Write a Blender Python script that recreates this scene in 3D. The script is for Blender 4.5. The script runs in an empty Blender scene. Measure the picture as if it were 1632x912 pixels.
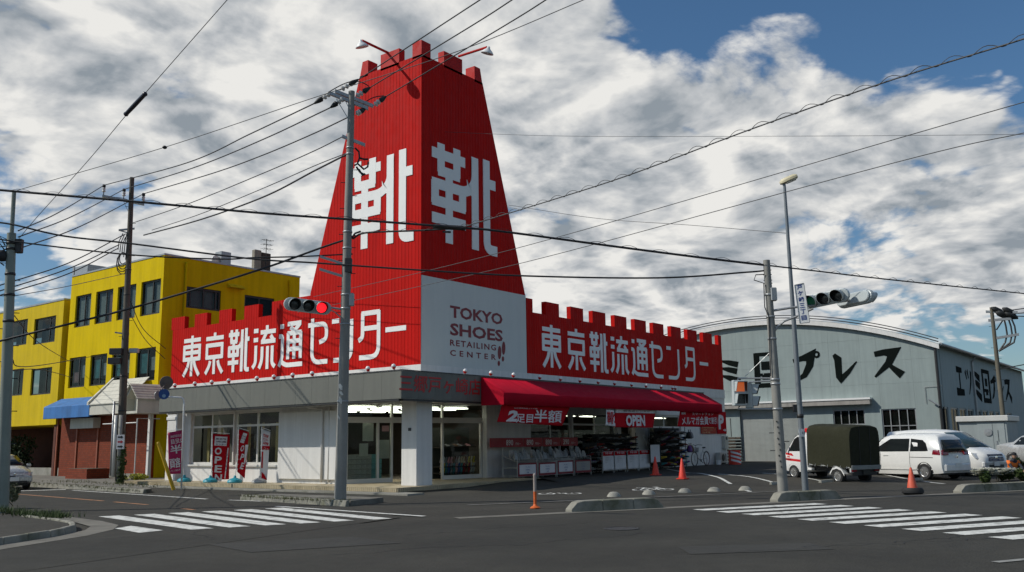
import bpy, bmesh, math, random
from mathutils import Vector, Matrix, Euler
random.seed(7)
S = bpy.context.scene
COL = S.collection
R_ = math.radians

# ---------------------------------------------------------------- camera
W0, H0, FPX, CAMH = 1632.0, 912.0, 1439.0, 1.65
ROLL, PITCH, AZ = 0.0149, math.atan(249 / 1439.0), R_(52.6516)
def _basis():
    cp, sp = math.cos(PITCH), math.sin(PITCH)
    F = Vector((0, cp, sp)); U0 = Vector((0, -sp, cp)); R0 = Vector((1, 0, 0))
    R = math.cos(ROLL) * R0 - math.sin(ROLL) * U0
    U = math.sin(ROLL) * R0 + math.cos(ROLL) * U0
    m = Matrix.Rotation(-AZ, 3, 'Z')
    return m @ R, m @ U, m @ F
CR, CU, CF = _basis()
CAM = Vector((0, 0, CAMH))
cam = bpy.data.cameras.new('camera'); co = bpy.data.objects.new('camera', cam); COL.objects.link(co)
cam.sensor_width = 36; cam.lens = FPX / W0 * 36; cam.clip_start = 0.1; cam.clip_end = 5000
m4 = Matrix((CR, CU, -CF)).transposed().to_4x4(); m4.translation = CAM
co.matrix_world = m4; S.camera = co

# ---------------------------------------------------------------- sky, sun, exposure
SUN_EL, SUNV = R_(41), Vector((-0.70, 0.714, 0)).normalized()
SUND = Vector((SUNV.x * math.cos(SUN_EL), SUNV.y * math.cos(SUN_EL), math.sin(SUN_EL)))
S.view_settings.view_transform = 'Standard'; S.view_settings.look = 'None'
S.view_settings.exposure = 0.0; S.view_settings.gamma = 1.0
def ray(u, v): return (u - W0 / 2) * CR - (v - H0 / 2) * CU + FPX * CF

def build_world():
    w = bpy.data.worlds.new('World'); S.world = w; w.use_nodes = True
    nt = w.node_tree; N = nt.nodes; L = nt.links; N.clear()
    out = N.new('ShaderNodeOutputWorld'); bg = N.new('ShaderNodeBackground')
    L.new(bg.outputs[0], out.inputs[0])
    sky = N.new('ShaderNodeTexSky'); sky.sky_type = 'NISHITA'; sky.sun_disc = False
    sky.sun_elevation = SUN_EL; sky.sun_rotation = math.atan2(SUNV.x, SUNV.y)
    sky.air_density = 1.0; sky.dust_density = 0.6; sky.ozone_density = 2.5
    bg.inputs[1].default_value = 0.1
    tc = N.new('ShaderNodeTexCoord'); nrm = N.new('ShaderNodeVectorMath'); nrm.operation = 'NORMALIZE'
    L.new(tc.outputs['Generated'], nrm.inputs[0])
    sep = N.new('ShaderNodeSeparateXYZ'); L.new(nrm.outputs[0], sep.inputs[0])
    def mth(op, a, b=None, c=None, clamp=False):
        n = N.new('ShaderNodeMath'); n.operation = op; n.use_clamp = clamp
        for i, x in enumerate((a, b, c)):
            if x is None: continue
            if isinstance(x, (int, float)): n.inputs[i].default_value = x
            else: L.new(x, n.inputs[i])
        return n.outputs[0]
    zc = mth('MAXIMUM', sep.outputs[2], 0.0); den = mth('ADD', zc, 0.24)
    cx = mth('DIVIDE', sep.outputs[0], den); cy = mth('DIVIDE', sep.outputs[1], den)
    comb = N.new('ShaderNodeCombineXYZ'); L.new(cx, comb.inputs[0]); L.new(cy, comb.inputs[1])
    # the cloud layer: same field read at the spot and a little towards the sun, the difference shades it
    def field(off, scale, detail, rough):
        mp = N.new('ShaderNodeMapping'); mp.inputs['Location'].default_value = off
        L.new(comb.outputs[0], mp.inputs[0])
        n = N.new('ShaderNodeTexNoise'); n.noise_dimensions = '2D'
        n.inputs['Scale'].default_value = scale; n.inputs['Detail'].default_value = detail
        n.inputs['Roughness'].default_value = rough; n.inputs['Distortion'].default_value = 0.25
        L.new(mp.outputs[0], n.inputs['Vector']); return n.outputs[0]
    def density(ox, oy):
        a = field((3.1 + ox, 7.7 + oy, 0.3), 3.0, 10.0, 0.60)
        b = field((1.4 + ox, 2.2 + oy, 1.9), 0.55, 2.0, 0.5)
        v = N.new('ShaderNodeTexVoronoi'); v.voronoi_dimensions = '2D'; v.feature = 'F1'; v.inputs['Scale'].default_value = 5.6; v.inputs['Detail'].default_value = 2.0; v.inputs['Roughness'].default_value = 0.55; v.normalize = True
        w1 = N.new('ShaderNodeVectorMath'); w1.operation = 'MULTIPLY_ADD'   # the cells are pushed about by the soft field
        nz = N.new('ShaderNodeTexNoise'); nz.noise_dimensions = '2D'; nz.inputs['Scale'].default_value = 3.0; nz.inputs['Detail'].default_value = 5.0
        mp = N.new('ShaderNodeMapping'); mp.inputs['Location'].default_value = (ox, oy, .7); L.new(comb.outputs[0], mp.inputs[0]); L.new(mp.outputs[0], nz.inputs['Vector'])
        L.new(nz.outputs['Color'], w1.inputs[0]); w1.inputs[1].default_value = (.34, .34, .0); L.new(mp.outputs[0], w1.inputs[2]); L.new(w1.outputs[0], v.inputs['Vector'])
        puff = mth('SUBTRACT', 0.80, mth('MULTIPLY', v.outputs['Distance'], 1.15))
        return mth('ADD', mth('ADD', mth('MULTIPLY', a, 0.46), mth('MULTIPLY', b, 0.26)), mth('MULTIPLY', puff, 0.28))
    d0 = density(0, 0)
    sh = 0.09
    d1 = density(SUNV.x * sh, SUNV.y * sh)
    # openings in the deck and thick parts, by direction
    def lobe(u, v, deg, amt):
        c = ray(u, v).normalized()
        dp = N.new('ShaderNodeVectorMath'); dp.operation = 'DOT_PRODUCT'
        L.new(nrm.outputs[0], dp.inputs[0]); dp.inputs[1].default_value = c
        mr = N.new('ShaderNodeMapRange'); mr.interpolation_type = 'SMOOTHSTEP'
        mr.inputs[1].default_value = math.cos(R_(deg)); mr.inputs[2].default_value = 1.0
        mr.inputs[3].default_value = 0.0; mr.inputs[4].default_value = amt
        L.new(dp.outputs['Value'], mr.inputs[0]); return mr.outputs[0]
    bias = None
    for l in CLOUD_LOBES:
        o = lobe(*l); bias = o if bias is None else mth('ADD', bias, o)
    dd = mth('ADD', d0, bias)
    cov = N.new('ShaderNodeMapRange'); cov.interpolation_type = 'SMOOTHSTEP'
    cov.inputs[1].default_value = 0.49; cov.inputs[2].default_value = 0.585
    L.new(dd, cov.inputs[0])
    thick = N.new('ShaderNodeMapRange'); thick.inputs[1].default_value = 0.40; thick.inputs[2].default_value = 0.66
    L.new(d0, thick.inputs[0])
    lit = mth('MULTIPLY_ADD', mth('SUBTRACT', d0, d1), 4.0, 0.66)
    lit = mth('SUBTRACT', lit, mth('MULTIPLY', thick.outputs[0], 0.42))
    shade = N.new('ShaderNodeValToRGB'); cr = shade.color_ramp
    cr.elements[0].position = 0.06; cr.elements[0].color = (2.7, 3.1, 3.5, 1)
    cr.elements[1].position = 0.74; cr.elements[1].color = (8.3, 8.2, 7.9, 1)
    e = cr.elements.new(0.38); e.color = (5.2, 5.4, 5.6, 1)
    L.new(lit, shade.inputs[0])
    # horizon air: clouds thin into a pale haze low down
    mix = N.new('ShaderNodeMix'); mix.data_type = 'RGBA'
    L.new(cov.outputs[0], mix.inputs[0]); 
    skyc = N.new('ShaderNodeMix'); skyc.data_type = 'RGBA'; skyc.blend_type = 'MULTIPLY'; skyc.inputs[0].default_value = 1
    L.new(sky.outputs[0], skyc.inputs[6])
    el = N.new('ShaderNodeMapRange'); el.interpolation_type = 'SMOOTHSTEP'; el.inputs[1].default_value = 0.0; el.inputs[2].default_value = 0.42; L.new(sep.outputs[2], el.inputs[0])
    tn = N.new('ShaderNodeMix'); tn.data_type = 'RGBA'; L.new(el.outputs[0], tn.inputs[0]); tn.inputs[6].default_value = (0.62, 0.72, 0.76, 1); tn.inputs[7].default_value = SKY_TINT; L.new(tn.outputs[2], skyc.inputs[7])
    L.new(skyc.outputs[2], mix.inputs[6]); L.new(shade.outputs[0], mix.inputs[7])
    L.new(mix.outputs[2], bg.inputs[0])
# where the photographed sky is open (negative) or thick (positive): pixel direction, radius in degrees, amount
CLOUD_LOBES = [(816, 420, 44, 0.10), (1230, -30, 13, -0.26), (1570, 0, 9, -0.24), (1400, 340, 8, -0.15), (840, 305, 5.5, -0.10), (1600, 570, 6, -0.12), (330, 250, 7, -0.09), (90, 330, 7, -0.10), (480, 30, 5, -0.06),
               (1100, 170, 11, 0.09), (1300, 140, 8, 0.12), (1510, 120, 5, 0.12), (640, 90, 15, 0.09), (180, 130, 16, 0.10), (1000, 300, 9, 0.06), (1450, 230, 8, 0.09), (1250, 450, 8, 0.09), (950, 460, 8, 0.08), (1560, 400, 5, 0.10), (300, 400, 9, 0.06)]
SKY_TINT = (0.56, 0.78, 0.90, 1)
build_world()
sl = bpy.data.lights.new('sun', 'SUN'); sl.energy = 3.5; sl.angle = R_(0.5); sl.color = (1.0, 0.95, 0.86)
so = bpy.data.objects.new('sun', sl); COL.objects.link(so); so.rotation_euler = (-SUND).to_track_quat('-Z', 'Y').to_euler(); so.location = (0, 0, 60)

# ---------------------------------------------------------------- where things stand
def smooth(x, a, b):
    t = max(0.0, min(1.0, (x - a) / (b - a))); return t * t * (3 - 2 * t)
def GH(x, y):                               # the car park rises gently from the kerb
    s = .49 * (x - 18.46) + .872 * (y - 12.06)
    a = .15 * smooth(s, 8.5, 13.5) * smooth(x, 22.5, 29)
    b = .22 * smooth(s, 4.5, 10) - .09 * smooth(s, 13, 17)
    w = smooth(x, 26, 33)
    return (1 - w) * a + w * b
def at_z(u, v, z): d = ray(u, v); return CAM + d * ((z - CAMH) / d.z)
def G(u, v):
    z = 0.0
    for _ in range(14):
        p = at_z(u, v, z); z = .5 * z + .5 * GH(p.x, p.y)
    p.z = GH(p.x, p.y); return p
def PX(u, v, x): d = ray(u, v); return CAM + d * (x / d.x)
def PY(u, v, y): d = ray(u, v); return CAM + d * (y / d.y)
def PV(u, v, b):                            # the point of the upright plane through b, square to the line of sight
    n = Vector((b[0], b[1], 0)).normalized(); d = ray(u, v)
    return CAM + d * ((n.x * b[0] + n.y * b[1]) / (n.x * d.x + n.y * d.y))

# ---------------------------------------------------------------- materials
MATS = {}
def mat(name, col, rough=.6, metal=0.0, var=.10, scale=2.0, bump=0.0, bscale=30.0, streak=0.0, spec=.5, emit=None, coat=0.0, rib=None, dirt=None, speck=0.0):
    if name in MATS: return MATS[name]
    m = bpy.data.materials.new(name); m.use_nodes = True; MATS[name] = m
    nt = m.node_tree; N = nt.nodes; L = nt.links; b = N['Principled BSDF']
    b.inputs['Roughness'].default_value = rough; b.inputs['Metallic'].default_value = metal
    b.inputs['Specular IOR Level'].default_value = spec
    if coat: b.inputs['Coat Weight'].default_value = coat; b.inputs['Coat Roughness'].default_value = .06
    c = tuple(col) + (1,)
    tc = N.new('ShaderNodeTexCoord')
    def noise(sc, det=5, vec=None, rough_=.6):
        n = N.new('ShaderNodeTexNoise'); n.inputs['Scale'].default_value = sc; n.inputs['Detail'].default_value = det
        n.inputs['Roughness'].default_value = rough_
        L.new(vec or tc.outputs['Object'], n.inputs['Vector']); return n.outputs[0]
    def rng(x, a, b_, lo=.3, hi=.7):
        r = N.new('ShaderNodeMapRange'); r.inputs[1].default_value = lo; r.inputs[2].default_value = hi
        r.inputs[3].default_value = a; r.inputs[4].default_value = b_; L.new(x, r.inputs[0]); return r.outputs[0]
    def mul(a, fac):
        x = N.new('ShaderNodeMix'); x.data_type = 'RGBA'; x.blend_type = 'MULTIPLY'; x.inputs[0].default_value = 1
        if isinstance(a, tuple): x.inputs[6].default_value = a
        else: L.new(a, x.inputs[6])
        L.new(fac, x.inputs[7]); return x.outputs[2]
    cur = c
    if var:
        cur = mul(cur, rng(noise(scale), 1 - var, 1 + var))
        cur = mul(cur, rng(noise(scale * 9, 3), 1 - var * .5, 1 + var * .5))
    if speck:
        cur = mul(cur, rng(noise(38, 2), 1 - speck, 1 + speck, .38, .62))
    if streak:
        mp = N.new('ShaderNodeMapping'); mp.inputs['Scale'].default_value = (3.5, 3.5, .22); L.new(tc.outputs['Object'], mp.inputs[0])
        cur = mul(cur, rng(noise(1.0, 6, mp.outputs[0]), 1 - streak, 1.0, .35, .58))
    if dirt:
        x = N.new('ShaderNodeMix'); x.data_type = 'RGBA'; L.new(rng(noise(dirt[1], 7), 0, dirt[2], .48, .68), x.inputs[0])
        if isinstance(cur, tuple): x.inputs[6].default_value = cur
        else: L.new(cur, x.inputs[6])
        x.inputs[7].default_value = tuple(dirt[0]) + (1,); cur = x.outputs[2]
    if isinstance(cur, tuple): b.inputs['Base Color'].default_value = cur
    else: L.new(cur, b.inputs['Base Color'])
    hsrc = None
    if bump: hsrc = noise(bscale, 4)
    if rib:                                  # pressed sheet: ribs along one axis, every `pitch` metres
        axis, pitch, dist = rib
        wv = N.new('ShaderNodeTexWave'); wv.bands_direction = axis; wv.inputs['Scale'].default_value = 2 * math.pi / (20 * pitch) 
        wv.wave_profile = 'SIN'; L.new(tc.outputs['Object'], wv.inputs['Vector'])
        sharp = rng(wv.outputs['Fac'], 0, 1, .62, .9)
        bp = N.new('ShaderNodeBump'); bp.inputs['Strength'].default_value = 1; bp.inputs['Distance'].default_value = dist
        L.new(sharp, bp.inputs['Height']); L.new(bp.outputs[0], b.inputs['Normal'])
    elif hsrc is not None:
        bp = N.new('ShaderNodeBump'); bp.inputs['Strength'].default_value = bump; bp.inputs['Distance'].default_value = .02
        L.new(hsrc, bp.inputs['Height']); L.new(bp.outputs[0], b.inputs['Normal'])
    if rough > .15: L.new(rng(noise(scale * 4, 3), max(.03, rough - .1), min(1, rough + .1)), b.inputs['Roughness'])
    if emit:
        b.inputs['Emission Color'].default_value = tuple(emit[0]) + (1,); b.inputs['Emission Strength'].default_value = emit[1]
    return m
def glass_mat(name, tint, ior=1.32, rough=.02, clear=1.0):
    m = bpy.data.materials.new(name); m.use_nodes = True; MATS[name] = m
    nt = m.node_tree; N = nt.nodes; L = nt.links; N.clear()
    o = N.new('ShaderNodeOutputMaterial'); mx = N.new('ShaderNodeMixShader'); t = N.new('ShaderNodeBsdfTransparent')
    g = N.new('ShaderNodeBsdfGlossy'); fr = N.new('ShaderNodeFresnel'); fr.inputs[0].default_value = ior
    t.inputs[0].default_value = tuple(tint) + (1,); g.inputs['Roughness'].default_value = rough; g.inputs[0].default_value = (.9, .95, .95, 1)
    bp = N.new('ShaderNodeBump'); nz = N.new('ShaderNodeTexNoise'); nz.inputs['Scale'].default_value = .9; bp.inputs['Distance'].default_value = .02; bp.inputs['Strength'].default_value = .15
    tc = N.new('ShaderNodeTexCoord'); L.new(tc.outputs['Object'], nz.inputs[0]); L.new(nz.outputs[0], bp.inputs['Height']); L.new(bp.outputs[0], g.inputs['Normal'])
    geo = N.new('ShaderNodeNewGeometry'); inv = N.new('ShaderNodeMath'); inv.operation = 'SUBTRACT'; inv.inputs[0].default_value = 1; L.new(geo.outputs['Backfacing'], inv.inputs[1])
    fm = N.new('ShaderNodeMath'); fm.operation = 'MULTIPLY'; L.new(fr.outputs[0], fm.inputs[0]); L.new(inv.outputs[0], fm.inputs[1])     # only the outer face of a pane mirrors
    L.new(fm.outputs[0], mx.inputs[0]); L.new(t.outputs[0], mx.inputs[1]); L.new(g.outputs[0], mx.inputs[2]); L.new(mx.outputs[0], o.inputs[0])
    return m

# ---------------------------------------------------------------- mesh helpers
ROOT = {}
def tag(o, label=None, cat=None, group=None, kind=None):
    if label: o['label'] = label
    if cat: o['category'] = cat
    if group: o['group'] = group
    if kind: o['kind'] = kind
    return o
def thing(name, label, cat, loc=(0, 0, 0), rz=0.0, group=None, kind=None, rot=None):
    o = bpy.data.objects.new(name, None); COL.objects.link(o); o.empty_display_size = .3
    o.location = loc; o.rotation_euler = rot or (0, 0, rz)
    return tag(o, label, cat, group, kind)
def root_matrix(o):
    m = Matrix.LocRotScale(o.location, o.rotation_euler, o.scale)
    return root_matrix(o.parent) @ m if o.parent else m
class MB:
    def __init__(self): self.v = []; self.f = []; self.mi = []; self.m = 0
    def add(self, vs, fs):
        b = len(self.v); self.v += [tuple(x) for x in vs]
        for f in fs: self.f.append([b + i for i in f]); self.mi.append(self.m)
        return self
    def box(self, x0, x1, y0, y1, z0, z1):
        return self.add([(x0, y0, z0), (x1, y0, z0), (x1, y1, z0), (x0, y1, z0), (x0, y0, z1), (x1, y0, z1), (x1, y1, z1), (x0, y1, z1)],
                        [(3, 2, 1, 0), (4, 5, 6, 7), (0, 1, 5, 4), (1, 2, 6, 5), (2, 3, 7, 6), (3, 0, 4, 7)])
    def hexa(self, p):                       # 8 corners: bottom four, top four
        return self.add(p, [(3, 2, 1, 0), (4, 5, 6, 7), (0, 1, 5, 4), (1, 2, 6, 5), (2, 3, 7, 6), (3, 0, 4, 7)])
    def poly(self, pts): return self.add(pts, [tuple(range(len(pts)))])
    def prism(self, pts, d):                 # polygon extruded by vector d
        n = len(pts); P = [Vector(p) for p in pts]; D = Vector(d)
        fs = [tuple(range(n - 1, -1, -1)), tuple(range(n, 2 * n))] + [(i, (i + 1) % n, n + (i + 1) % n, n + i) for i in range(n)]
        return self.add(P + [p + D for p in P], fs)
    def obox(self, c, ax, ay, az):           # centre and three half vectors
        c, ax, ay, az = map(Vector, (c, ax, ay, az))
        return self.hexa([c - ax - ay - az, c + ax - ay - az, c + ax + ay - az, c - ax + ay - az, c - ax - ay + az, c + ax - ay + az, c + ax + ay + az, c - ax + ay + az])
    def tube(self, pts, r, n=8, caps=True, r1=None):
        P = [Vector(p) for p in pts]; k = len(P); vs = []; fs = []
        prev = None
        for i, p in enumerate(P):
            t = (P[min(i + 1, k - 1)] - P[max(i - 1, 0)]).normalized()
            if prev is None:
                a = Vector((0, 0, 1)) if abs(t.z) < .9 else Vector((1, 0, 0))
                x = t.cross(a).normalized()
            else:
                x = (prev - t * prev.dot(t)).normalized()
            prev = x; y = t.cross(x)
            rr = r if r1 is None else r + (r1 - r) * i / (k - 1)
            for j in range(n):
                a = 2 * math.pi * j / n; vs.append(p + x * (rr * math.cos(a)) + y * (rr * math.sin(a)))
        for i in range(k - 1):
            for j in range(n):
                fs.append((i * n + j, i * n + (j + 1) % n, (i + 1) * n + (j + 1) % n, (i + 1) * n + j))
        if caps: fs += [tuple(range(n - 1, -1, -1)), tuple(range((k - 1) * n, k * n))]
        return self.add(vs, fs)
    def lathe(self, prof, c=(0, 0, 0), n=16, axis=(0, 0, 1), ref=None):   # profile: (radius, along axis)
        ax = Vector(axis).normalized(); a = Vector((1, 0, 0)) if abs(ax.x) < .9 else Vector((0, 1, 0))
        x = ax.cross(a).normalized(); y = ax.cross(x); c = Vector(c); vs = []; fs = []
        for r, h in prof:
            for j in range(n):
                t = 2 * math.pi * j / n; vs.append(c + ax * h + x * (r * math.cos(t)) + y * (r * math.sin(t)))
        for i in range(len(prof) - 1):
            for j in range(n): fs.append((i * n + j, i * n + (j + 1) % n, (i + 1) * n + (j + 1) % n, (i + 1) * n + j))
        if prof[0][0] > 1e-5: fs.append(tuple(range(n - 1, -1, -1)))
        if prof[-1][0] > 1e-5: fs.append(tuple(range((len(prof) - 1) * n, len(prof) * n)))
        return self.add(vs, fs)
    def sphere(self, c, r, n=10, k=6, sc=(1, 1, 1)):
        prof = [(max(1e-6, math.sin(math.pi * i / k)), -math.cos(math.pi * i / k)) for i in range(k + 1)]
        b = len(self.v); self.lathe(prof, (0, 0, 0), n)
        for i in range(b, len(self.v)):
            q = self.v[i]; self.v[i] = (c[0] + q[0] * r * sc[0], c[1] + q[1] * r * sc[1], c[2] + q[2] * r * sc[2])
        return self
    def build(self, name, mats, parent=None, world=True, smooth=False, bevel=0.0, label=None, cat=None, group=None, kind=None, origin=None, seg=1):
        me = bpy.data.meshes.new(name)
        vs = self.v
        if world and parent is not None:
            inv = root_matrix(parent).inverted(); vs = [inv @ Vector(p) for p in vs]
        elif parent is None and origin is not None:
            o0 = Vector(origin); vs = [Vector(p) - o0 for p in vs]
        me.from_pydata([tuple(p) for p in vs], [], self.f)
        for m in (mats if isinstance(mats, (list, tuple)) else [mats]): me.materials.append(m)
        if len(me.materials) > 1: me.polygons.foreach_set('material_index', self.mi)
        if smooth: me.polygons.foreach_set('use_smooth', [True] * len(me.polygons))
        bm = bmesh.new(); bm.from_mesh(me); bmesh.ops.recalc_face_normals(bm, faces=bm.faces[:])
        if smooth == 'auto':
            for e in bm.edges:
                if len(e.link_faces) == 2 and e.calc_face_angle(0) > R_(38): e.smooth = False
        bm.to_mesh(me); bm.free(); me.update()
        o = bpy.data.objects.new(name, me); COL.objects.link(o)
        if parent is not None: o.parent = parent
        elif origin is not None: o.location = origin
        if bevel:
            b = o.modifiers.new('bevel', 'BEVEL'); b.width = bevel; b.segments = seg; b.limit_method = 'ANGLE'
        return tag(o, label, cat, group, kind)
def copy_tree(o, parent=None):
    c = o.copy(); COL.objects.link(c)
    if parent is not None: c.parent = parent
    for ch in list(o.children): copy_tree(ch, c)
    return c
class Fr:                                    # an upright plane: origin, direction along it, direction inwards
    def __init__(self, o, ax, inw): self.o = Vector(o); self.ax = Vector(ax); self.inw = Vector(inw)
    def P(self, a, d, z): return self.o + self.ax * a + self.inw * d + Vector((0, 0, z))
    def box(self, mb, a0, a1, d0, d1, z0, z1):
        P = self.P
        return mb.hexa([P(a0, d0, z0), P(a1, d0, z0), P(a1, d1, z0), P(a0, d1, z0), P(a0, d0, z1), P(a1, d0, z1), P(a1, d1, z1), P(a0, d1, z1)])
def FX(x): return Fr((x, 0, 0), (0, 1, 0), (1, 0, 0))
def FY(y): return Fr((0, y, 0), (1, 0, 0), (0, 1, 0))
def wall_holes(mb, fr, a0, a1, z0, z1, holes, depth=.2, d0=0.0):
    A = sorted({a0, a1, *[h[0] for h in holes], *[h[1] for h in holes]}); Z = sorted({z0, z1, *[h[2] for h in holes], *[h[3] for h in holes]})
    A = [a for a in A if a0 <= a <= a1]; Z = [z for z in Z if z0 <= z <= z1]
    for i in range(len(A) - 1):
        for j in range(len(Z) - 1):
            ca, cz = (A[i] + A[i + 1]) / 2, (Z[j] + Z[j + 1]) / 2
            if any(h[0] < ca < h[1] and h[2] < cz < h[3] for h in holes): continue
            mb.poly([fr.P(A[i], d0, Z[j]), fr.P(A[i + 1], d0, Z[j]), fr.P(A[i + 1], d0, Z[j + 1]), fr.P(A[i], d0, Z[j + 1])])
    for (b0, b1, y0, y1) in holes:
        for p, q in (((b0, y0), (b1, y0)), ((b1, y0), (b1, y1)), ((b1, y1), (b0, y1)), ((b0, y1), (b0, y0))):
            mb.poly([fr.P(p[0], d0, p[1]), fr.P(q[0], d0, q[1]), fr.P(q[0], d0 + depth, q[1]), fr.P(p[0], d0 + depth, p[1])])
def window(parent, fr, a0, a1, z0, z1, cols, rows, fm, gm, d=.12, t=.05, name='window', pname='pane', ft=.06):
    """frame with glazing bars as one mesh, each pane its own child"""
    mb = MB(); cs = [a0 + (a1 - a0) * c for c in cols]; rs = [z0 + (z1 - z0) * r for r in rows]
    h = t / 2
    for i, c in enumerate(cs):
        w = t if 0 < i < len(cs) - 1 else t * 1.2
        c0 = c if i == 0 else (c - w if i == len(cs) - 1 else c - w / 2)
        fr.box(mb, c0, c0 + w, d, d + ft, z0, z1)
    for j, r in enumerate(rs):
        w = t if 0 < j < len(rs) - 1 else t * 1.2
        r0 = r if j == 0 else (r - w if j == len(rs) - 1 else r - w / 2)
        fr.box(mb, a0 + .002, a1 - .002, d + .003, d + ft - .003, r0, r0 + w)
    o = mb.build(name, fm, parent)
    for i in range(len(cs) - 1):
        for j in range(len(rs) - 1):
            p = MB(); fr.box(p, cs[i] + h, cs[i + 1] - h, d + ft * .45, d + ft * .45 + .008, rs[j] + h, rs[j + 1] - h)
            # panes belong to the frame
            pm = gm if not callable(gm) else gm(i, j)
            p.build(pname, pm, o) if o.parent.parent is None else p.build(pname, pm, o.parent)
    return o

# flat lettering ---------------------------------------------------------------
class Face:                                  # a lettered surface: lower-left corner, rightwards, upwards, outwards
    def __init__(self, o, r, u, n): self.o, self.r, self.u, self.n = Vector(o), Vector(r).normalized(), Vector(u).normalized(), Vector(n).normalized()
    def P(self, x, y, d=0.0): return self.o + self.r * x + self.u * y + self.n * d
def round_path(pts, rad):
    if rad <= 0 or len(pts) < 3: return pts
    out = [pts[0]]
    for i in range(1, len(pts) - 1):
        a, b, c = (Vector(p) for p in pts[i - 1:i + 2]); u = (a - b); w = (c - b)
        r = min(rad, u.length * .5, w.length * .5); u.normalize(); w.normalize()
        p0, p1 = b + u * r, b + w * r
        for k in range(6):
            t = k / 5; out.append(tuple((1 - t) ** 2 * p0 + 2 * t * (1 - t) * b + t * t * p1))
    out.append(pts[-1]); return out
def stroke(mb, face, pts, w, d0, d1, cap=0.0):
    P = [Vector(p) for p in pts]; n = len(P); Lp, Rp = [], []
    for i in range(n):
        t0 = (P[i] - P[i - 1]).normalized() if i else None
        t1 = (P[i + 1] - P[i]).normalized() if i < n - 1 else None
        t = ((t0 or t1) + (t1 or t0)).normalized(); nn = Vector((-t.y, t.x))
        ww = w[i] if isinstance(w, (list, tuple)) else w
        k = 1 / max(.5, nn.dot(Vector((-(t1 or t0).y, (t1 or t0).x))))
        Lp.append(P[i] + nn * (ww / 2 * k)); Rp.append(P[i] - nn * (ww / 2 * k))
    vs = [face.P(p.x, p.y, d1) for p in Lp] + [face.P(p.x, p.y, d1) for p in Rp] + [face.P(p.x, p.y, d0) for p in Lp] + [face.P(p.x, p.y, d0) for p in Rp]
    fs = []
    for i in range(n - 1):
        fs += [(n + i, n + i + 1, i + 1, i), (i, i + 1, 2 * n + i + 1, 2 * n + i), (3 * n + i, 3 * n + i + 1, n + i + 1, n + i)]
    fs += [(n, 0, 2 * n, 3 * n), (n - 1, 2 * n - 1, 4 * n - 1, 3 * n - 1)]
    mb.add(vs, fs)
def glyph(face, strokes, x, y, w, h, sw, d0=.004, th=.012, mb=None):
    """strokes: (points, corner radius) in a unit square, drawn with one stroke width"""
    mb = mb or MB()
    for k, (pts, rad) in enumerate(strokes):
        q = round_path([(x + a * w, y + b * h) for a, b in pts], rad * min(w, h))
        stroke(mb, face, q, sw, d0, d0 + th + k * .0012)
    return mb
def text(name, s, face, x, y, h, m, parent, w=None, d=.006, depth=.004, bold=0.0, shear=0.0, align='LEFT', vertical=False, world=True, space=1.0, mirror=False):
    c = bpy.data.curves.new('lettering', 'FONT'); c.body = s; c.resolution_u = 2; c.extrude = 0; c.offset = bold; c.shear = shear; c.space_character = space
    t = bpy.data.objects.new('lettering', c); COL.objects.link(t)
    dg = bpy.context.evaluated_depsgraph_get(); dg.update()
    me = bpy.data.meshes.new_from_object(t.evaluated_get(dg)); COL.objects.unlink(t); bpy.data.objects.remove(t); bpy.data.curves.remove(c)
    vs = [v.co.copy() for v in me.vertices]; fs = [tuple(p.vertices) for p in me.polygons]; bpy.data.meshes.remove(me)
    if not vs: return None
    x0 = min(v.x for v in vs); x1 = max(v.x for v in vs); y0 = min(v.y for v in vs); y1 = max(v.y for v in vs)
    sy = h / (y1 - y0); sx = sy if w is None else w / (x1 - x0)
    ox = {'LEFT': 0, 'CENTER': -(x1 - x0) * sx / 2, 'RIGHT': -(x1 - x0) * sx}[align]
    if mirror: vs = [Vector((x1 + x0 - v.x, v.y, 0)) for v in vs]
    mb = MB(); mb.add([face.P(x + ox + (v.x - x0) * sx, y + (v.y - y0) * sy, d) for v in vs], fs)
    return mb.build(name, m, parent, world=world)
# ================================================================ materials of the place
ASPH = mat('asphalt', (.044, .042, .035), .9, var=.22, scale=.35, bump=.6, bscale=55, dirt=((.029, .029, .025), .16, .8), spec=.3, speck=.28)
ASPH2 = mat('asphalt_lot', (.046, .043, .035), .88, var=.16, scale=.5, bump=.5, bscale=60, dirt=((.060, .056, .046), .3, .6), spec=.3, speck=.25)
EARTH = mat('earth', (.10, .09, .065), .95, var=.25, scale=.2)
CONC = mat('concrete', (.27, .26, .225), .9, var=.16, scale=1.2, bump=.3, bscale=40, dirt=((.12, .12, .085), .9, .8))
KERB = mat('kerb_concrete', (.25, .24, .20), .92, var=.18, scale=2.2, bump=.45, bscale=35, dirt=((.085, .09, .05), 1.3, .9))
GUTTER = mat('gutter_concrete', (.17, .16, .135), .92, var=.2, scale=1.5, bump=.3, bscale=40, dirt=((.085, .08, .065), .8, .8))
RPAINT = mat('road_paint', (.68, .68, .63), .75, var=.10, scale=3, bump=.2, bscale=60, dirt=((.16, .16, .145), 4.5, .8))
OPAINT = mat('orange_road_paint', (.42, .20, .09), .75, var=.15, scale=3, dirt=((.12, .09, .07), 2.0, .9))
FADED = mat('faded_road_paint', (.27, .27, .25), .8, var=.15, scale=3, dirt=((.08, .08, .075), 3.5, 1.0))
WHITEW = mat('white_wall', (.72, .71, .68), .65, var=.04, scale=1.0, streak=.12, dirt=((.55, .53, .48), .5, .35))
WHITEP = mat('white_paint', (.78, .78, .76), .45, var=.04, scale=2)
GREYF = mat('grey_fascia', (.14, .143, .122), .6, var=.05, scale=.8, streak=.10)
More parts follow.
